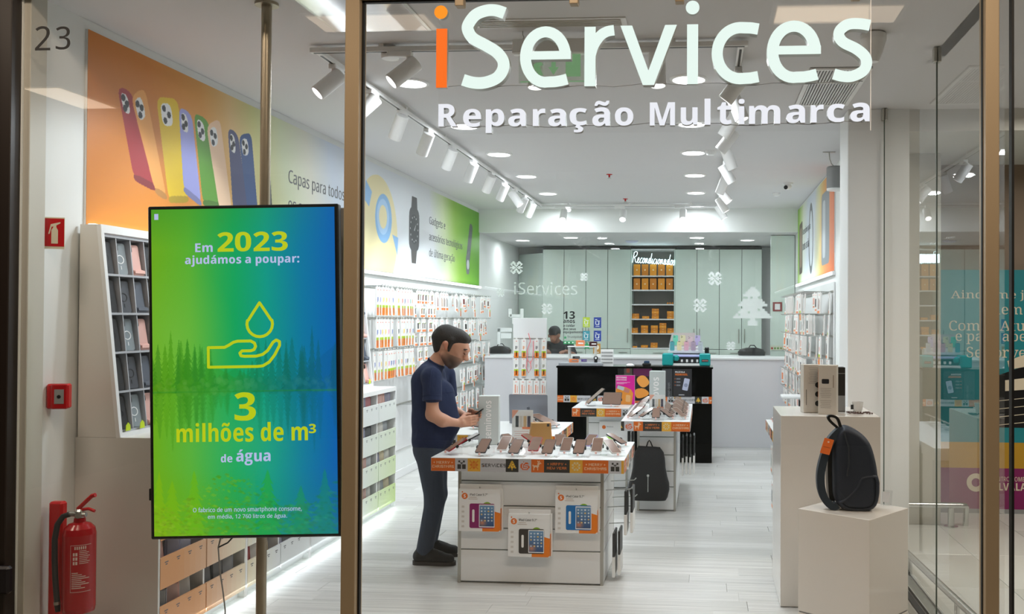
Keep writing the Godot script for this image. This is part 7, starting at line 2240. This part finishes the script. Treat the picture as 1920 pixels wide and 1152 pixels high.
	# neon script
	t = thing("neon_sign", "white neon script sign above the orange boxes in the open shelves", "neon sign", Vector3(-1.265, 2.79, -16.58))
	var glyph := {
		"R": [0.0, 0.0, 0.12, 1.7, 0.1, 1.85, 0.5, 2.1, 0.95, 2.0, 1.05, 1.6, 0.75, 1.2, 0.3, 1.0, 0.55, 0.8, 0.8, 0.3, 1.1, 0.0, 1.4, 0.15],
		"e": [0.0, 0.2, 0.35, 0.5, 0.5, 0.85, 0.3, 1.0, 0.12, 0.7, 0.15, 0.25, 0.4, 0.0, 0.75, 0.2],
		"c": [0.0, 0.2, 0.2, 0.7, 0.45, 1.0, 0.6, 0.85, 0.4, 0.95, 0.15, 0.6, 0.2, 0.1, 0.45, 0.0, 0.75, 0.2],
		"o": [0.0, 0.2, 0.2, 0.8, 0.42, 1.0, 0.15, 0.7, 0.15, 0.2, 0.4, 0.0, 0.62, 0.4, 0.5, 0.95, 0.75, 0.8],
		"n": [0.0, 0.2, 0.2, 0.95, 0.25, 0.0, 0.45, 0.85, 0.65, 0.9, 0.66, 0.2, 0.85, 0.1, 1.0, 0.2],
		"d": [0.0, 0.2, 0.5, 0.95, 0.2, 0.9, 0.1, 0.3, 0.3, 0.0, 0.55, 0.4, 0.75, 1.95, 0.65, 0.5, 0.72, 0.05, 0.95, 0.2],
		"i": [0.0, 0.2, 0.2, 0.95, 0.2, 0.1, 0.35, 0.02, 0.5, 0.2],
		"a": [0.0, 0.2, 0.5, 0.95, 0.2, 0.9, 0.1, 0.3, 0.3, 0.0, 0.55, 0.4, 0.65, 0.9, 0.62, 0.2, 0.72, 0.05, 0.95, 0.2],
		"s": [0.0, 0.2, 0.35, 1.0, 0.5, 0.4, 0.35, 0.0, 0.1, 0.1]}
	var x := 0.0
	for ch in "Recondicionados":
		var g: Array = glyph[ch]
		var pts := PackedVector2Array()
		for i in range(0, g.size(), 2): pts.append(Vector2(g[i], g[i + 1]))
		var w2: float = 0.0
		for p in pts: w2 = maxf(w2, p.x)
		b = MB.new()
		var path := PackedVector3Array()
		for p in smooth(pts, 3): path.append(Vector3((x + p.x + p.y * 0.22) * 0.0605, p.y * 0.092 - x * 0.004, 0))
		b.tube(path, 0.0052, Color.WHITE, 6)
		put(b.mesh(), "neon_letter", M.neon, t)
		x += w2 if ch != "R" else 1.3
	var l := AreaLight3D.new()
	l.name = "neon_light"
	l.area_size = Vector2(0.74, 0.15)
	l.light_energy = 0.25
	l.light_color = Color(0.8, 0.97, 1.0)
	l.shadow_enabled = true
	l.position = Vector3(-0.9, 2.86, -16.55)
	l.rotation.y = PI
	add_child(l)
	# bags on the work counter
	for i in 2:
		t = thing("work_bag", ["low black bag on the counter left of the goods stand behind the glass", "low black bag with a white cable on the counter at the right behind the glass"][i], "bag", Vector3([-3.13, 0.72][i], 1.252, -14.3))
		b = MB.new()
		loft(b, [[0.0, 0.17 + 0.03 * i, 0.09], [0.05, 0.18 + 0.03 * i, 0.1], [0.09, 0.15 + 0.03 * i, 0.08], [0.115, 0.08, 0.05]], Vector3(0, 0, 0), 18, 3.0)
		put(b.mesh(), "bag", M.black, t)
		b = MB.new()
		b.tube(PackedVector3Array([Vector3(-0.05, 0.1, 0), Vector3(-0.02, 0.15, 0), Vector3(0.04, 0.15, 0), Vector3(0.08, 0.1, 0)]), 0.008, Color.WHITE, 6)
		put(b.mesh(), "handle", M.darkgrey, t)
	tag(put(span(Vector3(-3.38, 1.2, -14.42), Vector3(1.0, 1.249, -14.12), 0.002), "workbench_top", M.white), "white workbench top behind the glass partition", "workbench")

# ======================================================================= people
# surface nets over a smooth union of tapered capsules: bones are [a, b, ra, rb] or [a, b, ra, rb, flat] with flat squeezing one axis
func flesh(bones: Array, cell: float, k: float, tint := "") -> ArrayMesh:
	var lo := Vector3.ONE * 1e9
	var hi := -lo
	for q in bones:
		var r: float = maxf(q[2], q[3]) * 1.3 + k + cell * 2.0
		for p in [q[0], q[1]]:
			lo = lo.min(p - Vector3.ONE * r)
			hi = hi.max(p + Vector3.ONE * r)
	var nx := int((hi.x - lo.x) / cell) + 2
	var ny := int((hi.y - lo.y) / cell) + 2
	var nz := int((hi.z - lo.z) / cell) + 2
	var f := PackedFloat32Array()
	f.resize(nx * ny * nz)
	f.fill(10.0)
	for q in bones:
		var a: Vector3 = q[0]
		var b: Vector3 = q[1]
		var ra: float = q[2]
		var rb: float = q[3]
		var sc: Vector3 = q[4] if q.size() > 4 else Vector3.ONE
		var r := maxf(ra, rb) * maxf(1.0, maxf(1.0 / sc.x, maxf(1.0 / sc.y, 1.0 / sc.z))) + k + cell * 1.6
		var l := (a.min(b) - Vector3.ONE * r - lo) / cell
		var h := (a.max(b) + Vector3.ONE * r - lo) / cell
		var ab := (b - a)
		var mid := (a + b) / 2.0
		var sab := ab * sc
		var den := maxf(sab.length_squared(), 1e-9)
		var sa := (a - mid) * sc
		for z in range(maxi(0, int(l.z)), mini(nz - 1, int(h.z) + 1) + 1):
			for y in range(maxi(0, int(l.y)), mini(ny - 1, int(h.y) + 1) + 1):
				var at := (z * ny + y) * nx
				for x in range(maxi(0, int(l.x)), mini(nx - 1, int(h.x) + 1) + 1):
					var p := (lo + Vector3(x, y, z) * cell - mid) * sc - sa
					var t := clampf(p.dot(sab) / den, 0.0, 1.0)
					var d := (p - sab * t).length() - lerpf(ra, rb, t)
					var o := f[at + x]
					var hh := maxf(k - absf(o - d), 0.0) / k
					f[at + x] = minf(o, d) - hh * hh * k * 0.25
	var ids := {}
	var pos := PackedVector3Array()
	var step := [1, nx, nx * ny]
	for z in nz - 1:
		for y in ny - 1:
			for x in nx - 1:
				var i := (z * ny + y) * nx + x
				var c := [f[i], f[i + 1], f[i + nx], f[i + nx + 1], f[i + step[2]], f[i + step[2] + 1], f[i + step[2] + nx], f[i + step[2] + nx + 1]]
				var inside := 0
				for v in c:
					if v < 0.0: inside += 1
				if inside == 0 or inside == 8: continue
				var s := Vector3.ZERO
				var n := 0
				for e in [[0, 1], [2, 3], [4, 5], [6, 7], [0, 2], [1, 3], [4, 6], [5, 7], [0, 4], [1, 5], [2, 6], [3, 7]]:
					var va: float = c[e[0]]
					var vb: float = c[e[1]]
					if (va < 0.0) != (vb < 0.0):
						var t := va / (va - vb)
						var pa := Vector3(e[0] & 1, (e[0] >> 1) & 1, e[0] >> 2)
						var pb := Vector3(e[1] & 1, (e[1] >> 1) & 1, e[1] >> 2)
						s += pa.lerp(pb, t)
						n += 1
				ids[i] = pos.size()
				pos.append(lo + (Vector3(x, y, z) + s / n) * cell)
	var faces := PackedInt32Array()
	for i in ids:
		var x: int = i % nx
		var y: int = (i / nx) % ny
		var z: int = i / (nx * ny)
		var d0 := f[i]
		for ax in 3:
			if f[i + step[ax]] < 0.0 == (d0 < 0.0): continue
			var s1: int = step[(ax + 1) % 3]
			var s2: int = step[(ax + 2) % 3]
			if not (ids.has(i - s1) and ids.has(i - s2) and ids.has(i - s1 - s2)): continue
			var q := [ids[i], ids[i - s1], ids[i - s1 - s2], ids[i - s2]]
			if d0 < 0.0: q.reverse()
			faces.append_array(PackedInt32Array([q[0], q[1], q[2], q[0], q[2], q[3]]))
	var nrm := PackedVector3Array()
	nrm.resize(pos.size())
	for i in range(0, faces.size(), 3):
		var a := pos[faces[i]]
		var n := (pos[faces[i + 2]] - a).cross(pos[faces[i + 1]] - a)
		for j in 3: nrm[faces[i + j]] += n
	var col := PackedColorArray()
	col.resize(pos.size())
	for i in pos.size():
		nrm[i] = nrm[i].normalized()
		col[i] = lin(skin_tint(pos[i], tint))
	var arr := []
	arr.resize(Mesh.ARRAY_MAX)
	arr[Mesh.ARRAY_VERTEX] = pos
	arr[Mesh.ARRAY_NORMAL] = nrm
	arr[Mesh.ARRAY_COLOR] = col
	arr[Mesh.ARRAY_INDEX] = faces
	var m := ArrayMesh.new()
	m.add_surface_from_arrays(Mesh.PRIMITIVE_TRIANGLES, arr)
	return m


func skin_tint(p: Vector3, who: String) -> Color:
	if who == "": return Color.WHITE
	var c := hex("cf9c82") if who == "a" else hex("8d6048")
	if who == "a":
		# short grey stubble over the jaw and lip, redder ear
		var jaw := Vector3(0.118, 1.512, 0.0)
		var d := (p - jaw) * Vector3(1.0, 1.15, 0.85)
		if p.y < 1.565 and p.y > 1.455 and p.x > 0.055: c = c.lerp(hex("3f342f"), clampf(1.5 - d.length() / 0.07, 0, 0.85))
		if absf(p.z) > 0.075 and p.y > 1.57 and p.y < 1.64 and p.x < 0.1: c = c.lerp(hex("c2725a"), 0.5)
	return c

func hand_bones(w: Vector3, fwd: Vector3, palm: Vector3, side: Vector3, curl: Array, s := 1.0) -> Array:
	# w wrist, fwd towards the fingers, palm the way the palm looks, side towards the thumb
	var o := []
	var k := w + fwd * 0.088 * s
	o.append([w, w + fwd * 0.03 * s, 0.026 * s, 0.03 * s])
	for i in 4:
		var off := side * (0.03 - 0.0195 * i) * s
		o.append([w + fwd * 0.02 * s + off * 0.7, k + off, 0.017 * s, 0.0125 * s])
		var L: Array = [[0.042, 0.026, 0.02], [0.046, 0.029, 0.021], [0.043, 0.027, 0.02], [0.034, 0.021, 0.018]][i]
		var p := k + off
		var ang: float = curl[i] * 0.5
		for j in 3:
			var d := (fwd * cos(ang) + palm * sin(ang)).normalized()
			var q: Vector3 = p + d * float(L[j]) * s
			o.append([p, q, (0.0095 - 0.0008 * j) * s, (0.0088 - 0.0008 * j) * s])
			p = q
			ang += curl[i]
	var t0 := w + fwd * 0.03 * s + side * 0.024 * s
	var t1 := t0 + (fwd * 0.6 + side * 0.55 + palm * 0.5).normalized() * 0.042 * s
	var t2 := t1 + (fwd * 0.85 + side * 0.05 + palm * 0.5).normalized() * 0.032 * s
	var t3 := t2 + (fwd * 0.9 - side * 0.15 + palm * 0.35).normalized() * 0.024 * s
	o.append([t0, t1, 0.016 * s, 0.012 * s])
	o.append([t1, t2, 0.011 * s, 0.0098 * s])
	o.append([t2, t3, 0.0096 * s, 0.0085 * s])
	return o

func people() -> void:
	# ---- customer: faces +x, looks down at a phone in his hands
	var t := thing("person", "man in dark blue T-shirt and jeans looking down at a phone by the front table", "person", Vector3(-1.94, 0, -6.85))
	var V := func(x: float, y: float, z: float) -> Vector3: return Vector3(x, y, z)
	# skin: one surface of head, neck, trunk, arms, legs
	var body := [
		[V.call(-0.085, 1.36, 0.05), V.call(-0.06, 1.05, 0.06), 0.085, 0.095], [V.call(-0.085, 1.36, -0.05), V.call(-0.06, 1.05, -0.06), 0.085, 0.095],
		[V.call(-0.07, 0.95, 0.05), V.call(-0.06, 1.05, 0.05), 0.10, 0.10], [V.call(-0.07, 0.95, -0.05), V.call(-0.06, 1.05, -0.05), 0.10, 0.10],
		[V.call(-0.075, 1.40, 0.04), V.call(-0.02, 1.375, 0.175), 0.05, 0.048], [V.call(-0.075, 1.40, -0.04), V.call(-0.02, 1.375, -0.175), 0.05, 0.048],
		[V.call(-0.075, 1.42, 0.0), V.call(0.035, 1.55, 0.0), 0.062, 0.058],
		[V.call(-0.01, 1.37, 0.19), V.call(0.005, 1.105, 0.225), 0.05, 0.043], [V.call(0.005, 1.105, 0.225), V.call(0.07, 1.06, 0.195), 0.045, 0.043], [V.call(0.07, 1.06, 0.195), V.call(0.155, 1.035, 0.12), 0.041, 0.029],
		[V.call(-0.01, 1.37, -0.19), V.call(0.01, 1.11, -0.215), 0.048, 0.041], [V.call(0.01, 1.11, -0.215), V.call(0.165, 1.06, -0.09), 0.043, 0.029],
		[V.call(-0.06, 0.9, 0.09), V.call(-0.01, 0.47, 0.09), 0.08, 0.052], [V.call(-0.01, 0.47, 0.09), V.call(-0.09, 0.1, 0.09), 0.05, 0.034],
		[V.call(-0.07, 0.9, -0.09), V.call(-0.06, 0.47, -0.14), 0.08, 0.052], [V.call(-0.06, 0.47, -0.14), V.call(-0.13, 0.1, -0.17), 0.05, 0.034]]
	var sk := M.get("skin") as StandardMaterial3D
	sk = mkvc("skin", 0.5)
	sk.subsurf_scatter_enabled = true
	sk.subsurf_scatter_strength = 0.08
	var root := put(flesh(body, 0.014, 0.035, "a"), "body", sk, t)
	# head on a finer grid, joined to the body as its head surface
	var head := [
		[V.call(0.035, 1.635, 0.0), V.call(0.105, 1.64, 0.0), 0.088, 0.08, V.call(1, 1, 1.12)],
		[V.call(0.13, 1.605, 0.0), V.call(0.15, 1.63, 0.0), 0.062, 0.05, V.call(1, 1, 1.0)],
		[V.call(0.085, 1.575, 0.0), V.call(0.13, 1.535, 0.0), 0.068, 0.052, V.call(1, 1, 1.05)],
		[V.call(0.11, 1.53, 0.0), V.call(0.128, 1.495, 0.0), 0.046, 0.032],
		[V.call(0.05, 1.55, 0.045), V.call(0.105, 1.50, 0.03), 0.028, 0.024], [V.call(0.05, 1.55, -0.045), V.call(0.105, 1.50, -0.03), 0.028, 0.024],
		[V.call(0.186, 1.615, 0.0), V.call(0.214, 1.577, 0.0), 0.0105, 0.0135],
		[V.call(0.202, 1.573, 0.013), V.call(0.202, 1.573, -0.013), 0.0095, 0.0095],
		[V.call(0.192, 1.632, 0.03), V.call(0.19, 1.634, -0.03), 0.012, 0.012],
		[V.call(0.178, 1.553, 0.016), V.call(0.178, 1.553, -0.016), 0.011, 0.011], [V.call(0.168, 1.541, 0.013), V.call(0.168, 1.541, -0.013), 0.011, 0.011],
		[V.call(0.15, 1.512, 0.01), V.call(0.15, 1.512, -0.01), 0.018, 0.018],
		[V.call(0.05, 1.622, 0.083), V.call(0.064, 1.592, 0.083), 0.017, 0.010, V.call(1, 1, 1.6)], [V.call(0.05, 1.622, -0.083), V.call(0.064, 1.592, -0.083), 0.017, 0.010, V.call(1, 1, 1.6)],
		[V.call(-0.05, 1.45, 0.0), V.call(0.045, 1.56, 0.0), 0.06, 0.058]]
	# the head is laid out level; this tips it down over the phone
	var tip := Transform3D(Basis(Vector3(0, 0, 1), deg_to_rad(-24)).scaled(Vector3.ONE * 1.05), Vector3.ZERO)
	tip.origin = Vector3(0.022, 1.552, 0) - tip.basis * Vector3(0.04, 1.56, 0)
	var neck: Array = head.pop_back()
	put(flesh([neck], 0.012, 0.018, "a"), "neck", sk, root)
	var hd := put(flesh(head, 0.006, 0.018, "a"), "head", sk, root)
	hd.transform = tip
	var b := MB.new()
	for s in [-1.0, 1.0]:
		b.lathe(PackedVector2Array([Vector2(0, -0.009), Vector2(0.006, -0.006), Vector2(0.009, 0.0), Vector2(0.006, 0.006), Vector2(0, 0.009)]), Transform3D(Basis(), V.call(0.184, 1.612, 0.03 * s)), hex("a9745c"), 10)
		b.box(V.call(0.191, 1.606, 0.031 * s), Vector3(0.005, 0.007, 0.008), hex("3a251c"))
	put(b.mesh(), "eye", M.vcs, hd)
	b = MB.new()
	for s in [-1.0, 1.0]: b.tube(PackedVector3Array([V.call(0.196, 1.637, 0.014 * s), V.call(0.193, 1.642, 0.033 * s), V.call(0.178, 1.636, 0.05 * s)]), 0.0055, hex("2b211d"), 6)
	put(b.mesh(), "eyebrow", M.vc, hd)
	b = MB.new()
	b.tube(PackedVector3Array([V.call(0.178, 1.546, -0.021), V.call(0.187, 1.547, 0.0), V.call(0.178, 1.546, 0.021)]), 0.0035, hex("7d4238"), 6)
	put(b.mesh(), "mouth", M.vc, hd)
	var hairb := [
		[V.call(0.015, 1.655, 0.0), V.call(0.09, 1.672, 0.0), 0.093, 0.08, V.call(1, 1, 1.08)],
		[V.call(-0.008, 1.63, 0.0), V.call(0.0, 1.60, 0.0), 0.074, 0.056, V.call(1, 1, 1.0)],
		[V.call(-0.01, 1.60, 0.03), V.call(0.0, 1.555, 0.02), 0.042, 0.03], [V.call(-0.01, 1.60, -0.03), V.call(0.0, 1.555, -0.02), 0.042, 0.03],
		[V.call(0.125, 1.702, 0.03), V.call(0.14, 1.70, -0.03), 0.034, 0.034], [V.call(0.155, 1.70, 0.03), V.call(0.165, 1.698, -0.02), 0.02, 0.018],
		[V.call(0.075, 1.66, 0.07), V.call(0.087, 1.585, 0.0725), 0.016, 0.009], [V.call(0.075, 1.66, -0.07), V.call(0.087, 1.585, -0.0725), 0.016, 0.009]]
	var hairm := mk("hair_a", hex("1d1714"), 0.55)
	hairm.rim_enabled = true
	hairm.rim = 0.3
	var hn := FastNoiseLite.new()
	hn.frequency = 0.12
	var nt := Image.create(64, 64, false, Image.FORMAT_RGB8)
	for y in 64:
		for x in 64:
			var k := 0.5 + 0.5 * hn.get_noise_2d(x * 3.0, y * 0.5)
			nt.set_pixel(x, y, Color(k, k, k))
	hairm.heightmap_enabled = true
	hairm.heightmap_texture = ImageTexture.create_from_image(nt)
	hairm.heightmap_scale = 0.6
	hairm.uv1_triplanar = true
	hairm.uv1_scale = Vector3(18, 18, 18)
	put(flesh(hairb, 0.008, 0.02), "hair", hairm, hd)
	# hands round the phone
	var fw := Vector3(0.9, 0.12, -0.42).normalized()
	var sd := Vector3(-0.1, 0.98, 0.05)
	sd = (sd - fw * sd.dot(fw)).normalized()
	var pm := fw.cross(sd).normalized()
	if pm.z > 0: pm = -pm
	put(flesh([[V.call(0.1, 1.05, 0.168), V.call(0.16, 1.035, 0.115), 0.035, 0.028]] + hand_bones(V.call(0.16, 1.035, 0.115), fw, pm, sd, [0.42, 0.5, 0.55, 0.6]), 0.0045, 0.008, "a"), "hand", sk, root)
	var fw2 := Vector3(0.92, 0.1, 0.36).normalized()
	var sd2 := Vector3(-0.1, 0.98, -0.05)
	sd2 = (sd2 - fw2 * sd2.dot(fw2)).normalized()
	var pm2 := fw2.cross(sd2).normalized()
	if pm2.z < 0: pm2 = -pm2
	put(flesh([[V.call(0.11, 1.076, -0.134), V.call(0.17, 1.06, -0.086), 0.034, 0.028]] + hand_bones(V.call(0.17, 1.06, -0.086), fw2, pm2, sd2, [0.4, 0.45, 0.5, 0.55]), 0.0045, 0.008, "a"), "hand", sk, root)
	# clothes
	var fold := FastNoiseLite.new()
	fold.frequency = 0.045
	fold.seed = 8
	var ft := Image.create(96, 96, false, Image.FORMAT_RGB8)
	for y in 96:
		for x in 96:
			var k := 0.5 + 0.5 * fold.get_noise_2d(x * 1.0, y * 0.45)
			ft.set_pixel(x, y, Color(k, k, k))
	var ftex := ImageTexture.create_from_image(ft)
	var cloth := func(key: String, c: String, rough: float) -> StandardMaterial3D:
		var m := mk(key, hex(c), rough)
		m.heightmap_enabled = true
		m.heightmap_texture = ftex
		m.heightmap_scale = 1.6
		m.uv1_triplanar = true
		m.uv1_scale = Vector3(2.4, 2.4, 2.4)
		m.rim_enabled = true
		m.rim = 0.25
		return m
	var shirt := [
		[V.call(-0.09, 1.33, 0.06), V.call(-0.06, 1.05, 0.07), 0.112, 0.125], [V.call(-0.09, 1.33, -0.06), V.call(-0.06, 1.05, -0.07), 0.112, 0.125],
		[V.call(-0.06, 1.06, 0.05), V.call(-0.062, 0.90, 0.07), 0.13, 0.128], [V.call(-0.06, 1.06, -0.05), V.call(-0.062, 0.90, -0.07), 0.13, 0.128],
		[V.call(0.0, 1.24, 0.0), V.call(0.022, 1.02, 0.0), 0.1, 0.12], [V.call(0.022, 1.02, 0.0), V.call(-0.005, 0.92, 0.0), 0.117, 0.105],
		[V.call(-0.085, 1.395, 0.05), V.call(-0.025, 1.375, 0.17), 0.068, 0.066], [V.call(-0.085, 1.395, -0.05), V.call(-0.025, 1.375, -0.17), 0.068, 0.066],
		[V.call(-0.07, 1.41, 0.0), V.call(-0.045, 1.445, 0.0), 0.082, 0.068],
		[V.call(-0.01, 1.365, 0.185), V.call(0.0, 1.245, 0.215), 0.07, 0.068], [V.call(-0.01, 1.365, -0.185), V.call(0.0, 1.245, -0.21), 0.068, 0.065]]
	put(flesh(shirt, 0.012, 0.03), "t_shirt", (cloth as Callable).call("navy", "15254a", 0.85), root)
	b = MB.new()
	var cuff := []
	for q in [[Vector3(0.0, 1.215, 0.2185), 0.068], [Vector3(0.0, 1.215, -0.2125), 0.065]]:
		b.lathe(PackedVector2Array([Vector2(q[1] - 0.004, 0.01), Vector2(q[1], 0.012), Vector2(q[1] + 0.001, -0.012), Vector2(q[1] - 0.012, -0.014)]), Transform3D(Basis(Vector3(0, 0, 1), 0.05) * Basis(Vector3(1, 0, 0), -0.22 * signf(q[0].z)), q[0]), Color.WHITE, 24)
	put(b.mesh(), "sleeve_hem", M["navy"], root)
	b = MB.new()
	b.lathe(PackedVector2Array([Vector2(0.060, -0.006), Vector2(0.071, -0.004), Vector2(0.071, 0.008), Vector2(0.06, 0.01)]), Transform3D(Basis(Vector3(0, 0, 1), -0.55), Vector3(-0.035, 1.462, 0)), Color.WHITE, 28)
	put(b.mesh(), "collar", M["navy"], root)
	var jeans := [
		[V.call(-0.065, 0.90, 0.06), V.call(-0.065, 0.84, 0.075), 0.118, 0.112], [V.call(-0.065, 0.90, -0.06), V.call(-0.07, 0.84, -0.075), 0.118, 0.112],
		[V.call(-0.062, 0.84, 0.085), V.call(-0.012, 0.47, 0.09), 0.102, 0.072], [V.call(-0.012, 0.47, 0.09), V.call(-0.085, 0.11, 0.09), 0.07, 0.06],
		[V.call(-0.072, 0.84, -0.085), V.call(-0.06, 0.47, -0.14), 0.102, 0.072], [V.call(-0.06, 0.47, -0.14), V.call(-0.125, 0.11, -0.17), 0.07, 0.06]]
	put(flesh(jeans, 0.013, 0.03), "jeans", (cloth as Callable).call("denim", "3a4454", 0.85), root)
	var bootm := mk("sneaker", hex("101114"), 0.6)
	var solem := mk("sole", hex("3b3634"), 0.7)
	for q in [[0.0, 0.09], [-0.035, -0.17]]:
		var o: Vector3 = Vector3(q[0], 0, q[1])
		var shoe := [[V.call(-0.125, 0.06, 0), V.call(-0.02, 0.06, 0.004), 0.047, 0.045], [V.call(-0.02, 0.055, 0.004), V.call(0.1, 0.045, 0.012), 0.045, 0.037], [V.call(-0.105, 0.075, 0), V.call(-0.1, 0.115, 0), 0.045, 0.044], [V.call(-0.06, 0.085, 0), V.call(0.03, 0.07, 0.006), 0.036, 0.028]]
		var sb := []
		for e in shoe: sb.append([e[0] + o, e[1] + o, e[2], e[3]])
		var sh := put(flesh(sb, 0.0085, 0.02), "shoe", bootm, root)
		b = MB.new()
		var sole := smooth(PackedVector2Array([Vector2(-0.175, 0), Vector2(-0.15, 0.04), Vector2(-0.05, 0.042), Vector2(0.05, 0.052), Vector2(0.125, 0.04), Vector2(0.147, 0.0), Vector2(0.12, -0.04), Vector2(0.03, -0.042), Vector2(-0.06, -0.038), Vector2(-0.15, -0.04), Vector2(-0.175, 0)]), 4)
		sole.remove_at(sole.size() - 1)
		b.prism(sole, 0.026, Transform3D(Basis(Vector3(1, 0, 0), Vector3(0, 0, 1), Vector3(0, 1, 0)), o + Vector3(0, 0.0265, 0)), Color.WHITE)
		put(b.mesh(), "sole", solem, sh)
		b = MB.new()
		for i in 4: b.tube(PackedVector3Array([o + Vector3(-0.02 + i * 0.02, 0.108 - i * 0.009, -0.018), o + Vector3(-0.015 + i * 0.02, 0.117 - i * 0.009, 0.004), o + Vector3(-0.01 + i * 0.02, 0.106 - i * 0.009, 0.026)]), 0.003, Color.WHITE, 5)
		put(b.mesh(), "lace", M.darkgrey, sh)
	t = thing("held_phone", "dark phone held in the hands of the man in blue", "phone", Vector3(-1.94 + 0.262, 1.085, -6.85 + 0.012))
	b = MB.new()
	b.prism(rrect(0.072, 0.15, 0.01), 0.008, Transform3D(Basis(), Vector3(0, 0, 0.004)), Color.WHITE)
	put(b.mesh(), "body", M.black, t, Vector3.ZERO, Basis(Vector3.UP, -PI / 2) * Basis(Vector3(1, 0, 0), -0.95))
	# ---- technician behind the glass, bent over his bench
	t = thing("person", "technician with short black hair and a black top bending over the bench behind the glass", "person", Vector3(-2.3, 0, -14.85), -0.1)
	var sk2 := mkvc("skin_b", 0.5)
	var bod2 := [
		[V.call(0, 0.9, -0.05), V.call(0, 1.2, -0.02), 0.12, 0.12], [V.call(-0.07, 1.2, -0.02), V.call(-0.06, 1.33, 0.0), 0.1, 0.08], [V.call(0.07, 1.2, -0.02), V.call(0.06, 1.33, 0.0), 0.1, 0.08],
		[V.call(0, 1.36, 0.0), V.call(-0.03, 1.50, 0.12), 0.055, 0.055],
		[V.call(0.17, 1.36, 0.0), V.call(0.27, 1.22, 0.12), 0.05, 0.042], [V.call(0.27, 1.22, 0.12), V.call(0.22, 1.285, 0.36), 0.042, 0.03],
		[V.call(-0.17, 1.36, 0.0), V.call(-0.24, 1.2, 0.1), 0.05, 0.042], [V.call(-0.24, 1.2, 0.1), V.call(-0.1, 1.285, 0.34), 0.042, 0.03],
		[V.call(-0.09, 0.9, -0.05), V.call(-0.1, 0.45, -0.05), 0.08, 0.055], [V.call(-0.1, 0.45, -0.05), V.call(-0.1, 0.06, -0.08), 0.05, 0.036],
		[V.call(0.09, 0.9, -0.05), V.call(0.1, 0.45, -0.05), 0.08, 0.055], [V.call(0.1, 0.45, -0.05), V.call(0.1, 0.06, -0.08), 0.05, 0.036]]
	var r2 := put(flesh(bod2, 0.016, 0.03, "b"), "body", sk2, t)
	put(flesh([[V.call(-0.04, 1.545, 0.11), V.call(-0.04, 1.56, 0.16), 0.09, 0.085, V.call(1.1, 1, 1)], [V.call(-0.04, 1.50, 0.175), V.call(-0.04, 1.455, 0.2), 0.062, 0.045], [V.call(-0.04, 1.49, 0.235), V.call(-0.04, 1.465, 0.25), 0.012, 0.014], [V.call(-0.04, 1.50, 0.10), V.call(-0.035, 1.44, 0.08), 0.055, 0.05], [V.call(-0.125, 1.53, 0.14), V.call(-0.125, 1.5, 0.15), 0.016, 0.01], [V.call(0.045, 1.53, 0.14), V.call(0.045, 1.5, 0.15), 0.016, 0.01]], 0.008, 0.02, "b"), "head", sk2, r2)
	put(flesh([[V.call(-0.04, 1.585, 0.09), V.call(-0.04, 1.59, 0.165), 0.095, 0.088, V.call(1.05, 1, 1)], [V.call(-0.04, 1.55, 0.05), V.call(-0.04, 1.52, 0.06), 0.075, 0.06], [V.call(-0.07, 1.56, 0.215), V.call(-0.01, 1.56, 0.215), 0.035, 0.035]], 0.01, 0.02), "hair", mk("hair_b", hex("0d0c0c"), 0.6), r2)
	put(flesh([
		[V.call(0, 0.88, -0.05), V.call(0, 1.2, -0.02), 0.145, 0.15], [V.call(-0.08, 1.2, -0.02), V.call(-0.07, 1.33, 0.0), 0.13, 0.1], [V.call(0.08, 1.2, -0.02), V.call(0.07, 1.33, 0.0), 0.13, 0.1],
		[V.call(0.17, 1.36, 0.0), V.call(0.26, 1.24, 0.1), 0.075, 0.062], [V.call(-0.17, 1.36, 0.0), V.call(-0.235, 1.22, 0.08), 0.075, 0.062], [V.call(0.0, 1.37, 0.02), V.call(-0.01, 1.41, 0.04), 0.08, 0.066]], 0.014, 0.03), "top", mk("black_top", hex("15171b"), 0.8), r2)
	put(flesh([[V.call(-0.09, 0.9, -0.05), V.call(-0.1, 0.45, -0.05), 0.1, 0.075], [V.call(-0.1, 0.45, -0.05), V.call(-0.1, 0.08, -0.08), 0.072, 0.06], [V.call(0.09, 0.9, -0.05), V.call(0.1, 0.45, -0.05), 0.1, 0.075], [V.call(0.1, 0.45, -0.05), V.call(0.1, 0.08, -0.08), 0.072, 0.06]], 0.018, 0.03), "trousers", M.darkgrey, r2)
	for s in [-1.0, 1.0]:
		put(flesh([[V.call(0.1 * s, 0.045, -0.1), V.call(0.1 * s, 0.04, 0.08), 0.045, 0.038]], 0.012, 0.02), "shoe", bootm, r2)
		var w := Vector3(0.22 if s > 0 else -0.1, 1.285, 0.36 if s > 0 else 0.34)
		put(flesh(hand_bones(w, Vector3(-0.3 * s, 0.05, 0.95).normalized(), Vector3(0, -1, 0), Vector3(-s, 0, -0.3).normalized(), [0.3, 0.35, 0.4, 0.45]), 0.006, 0.008, "b"), "hand", sk2, r2)
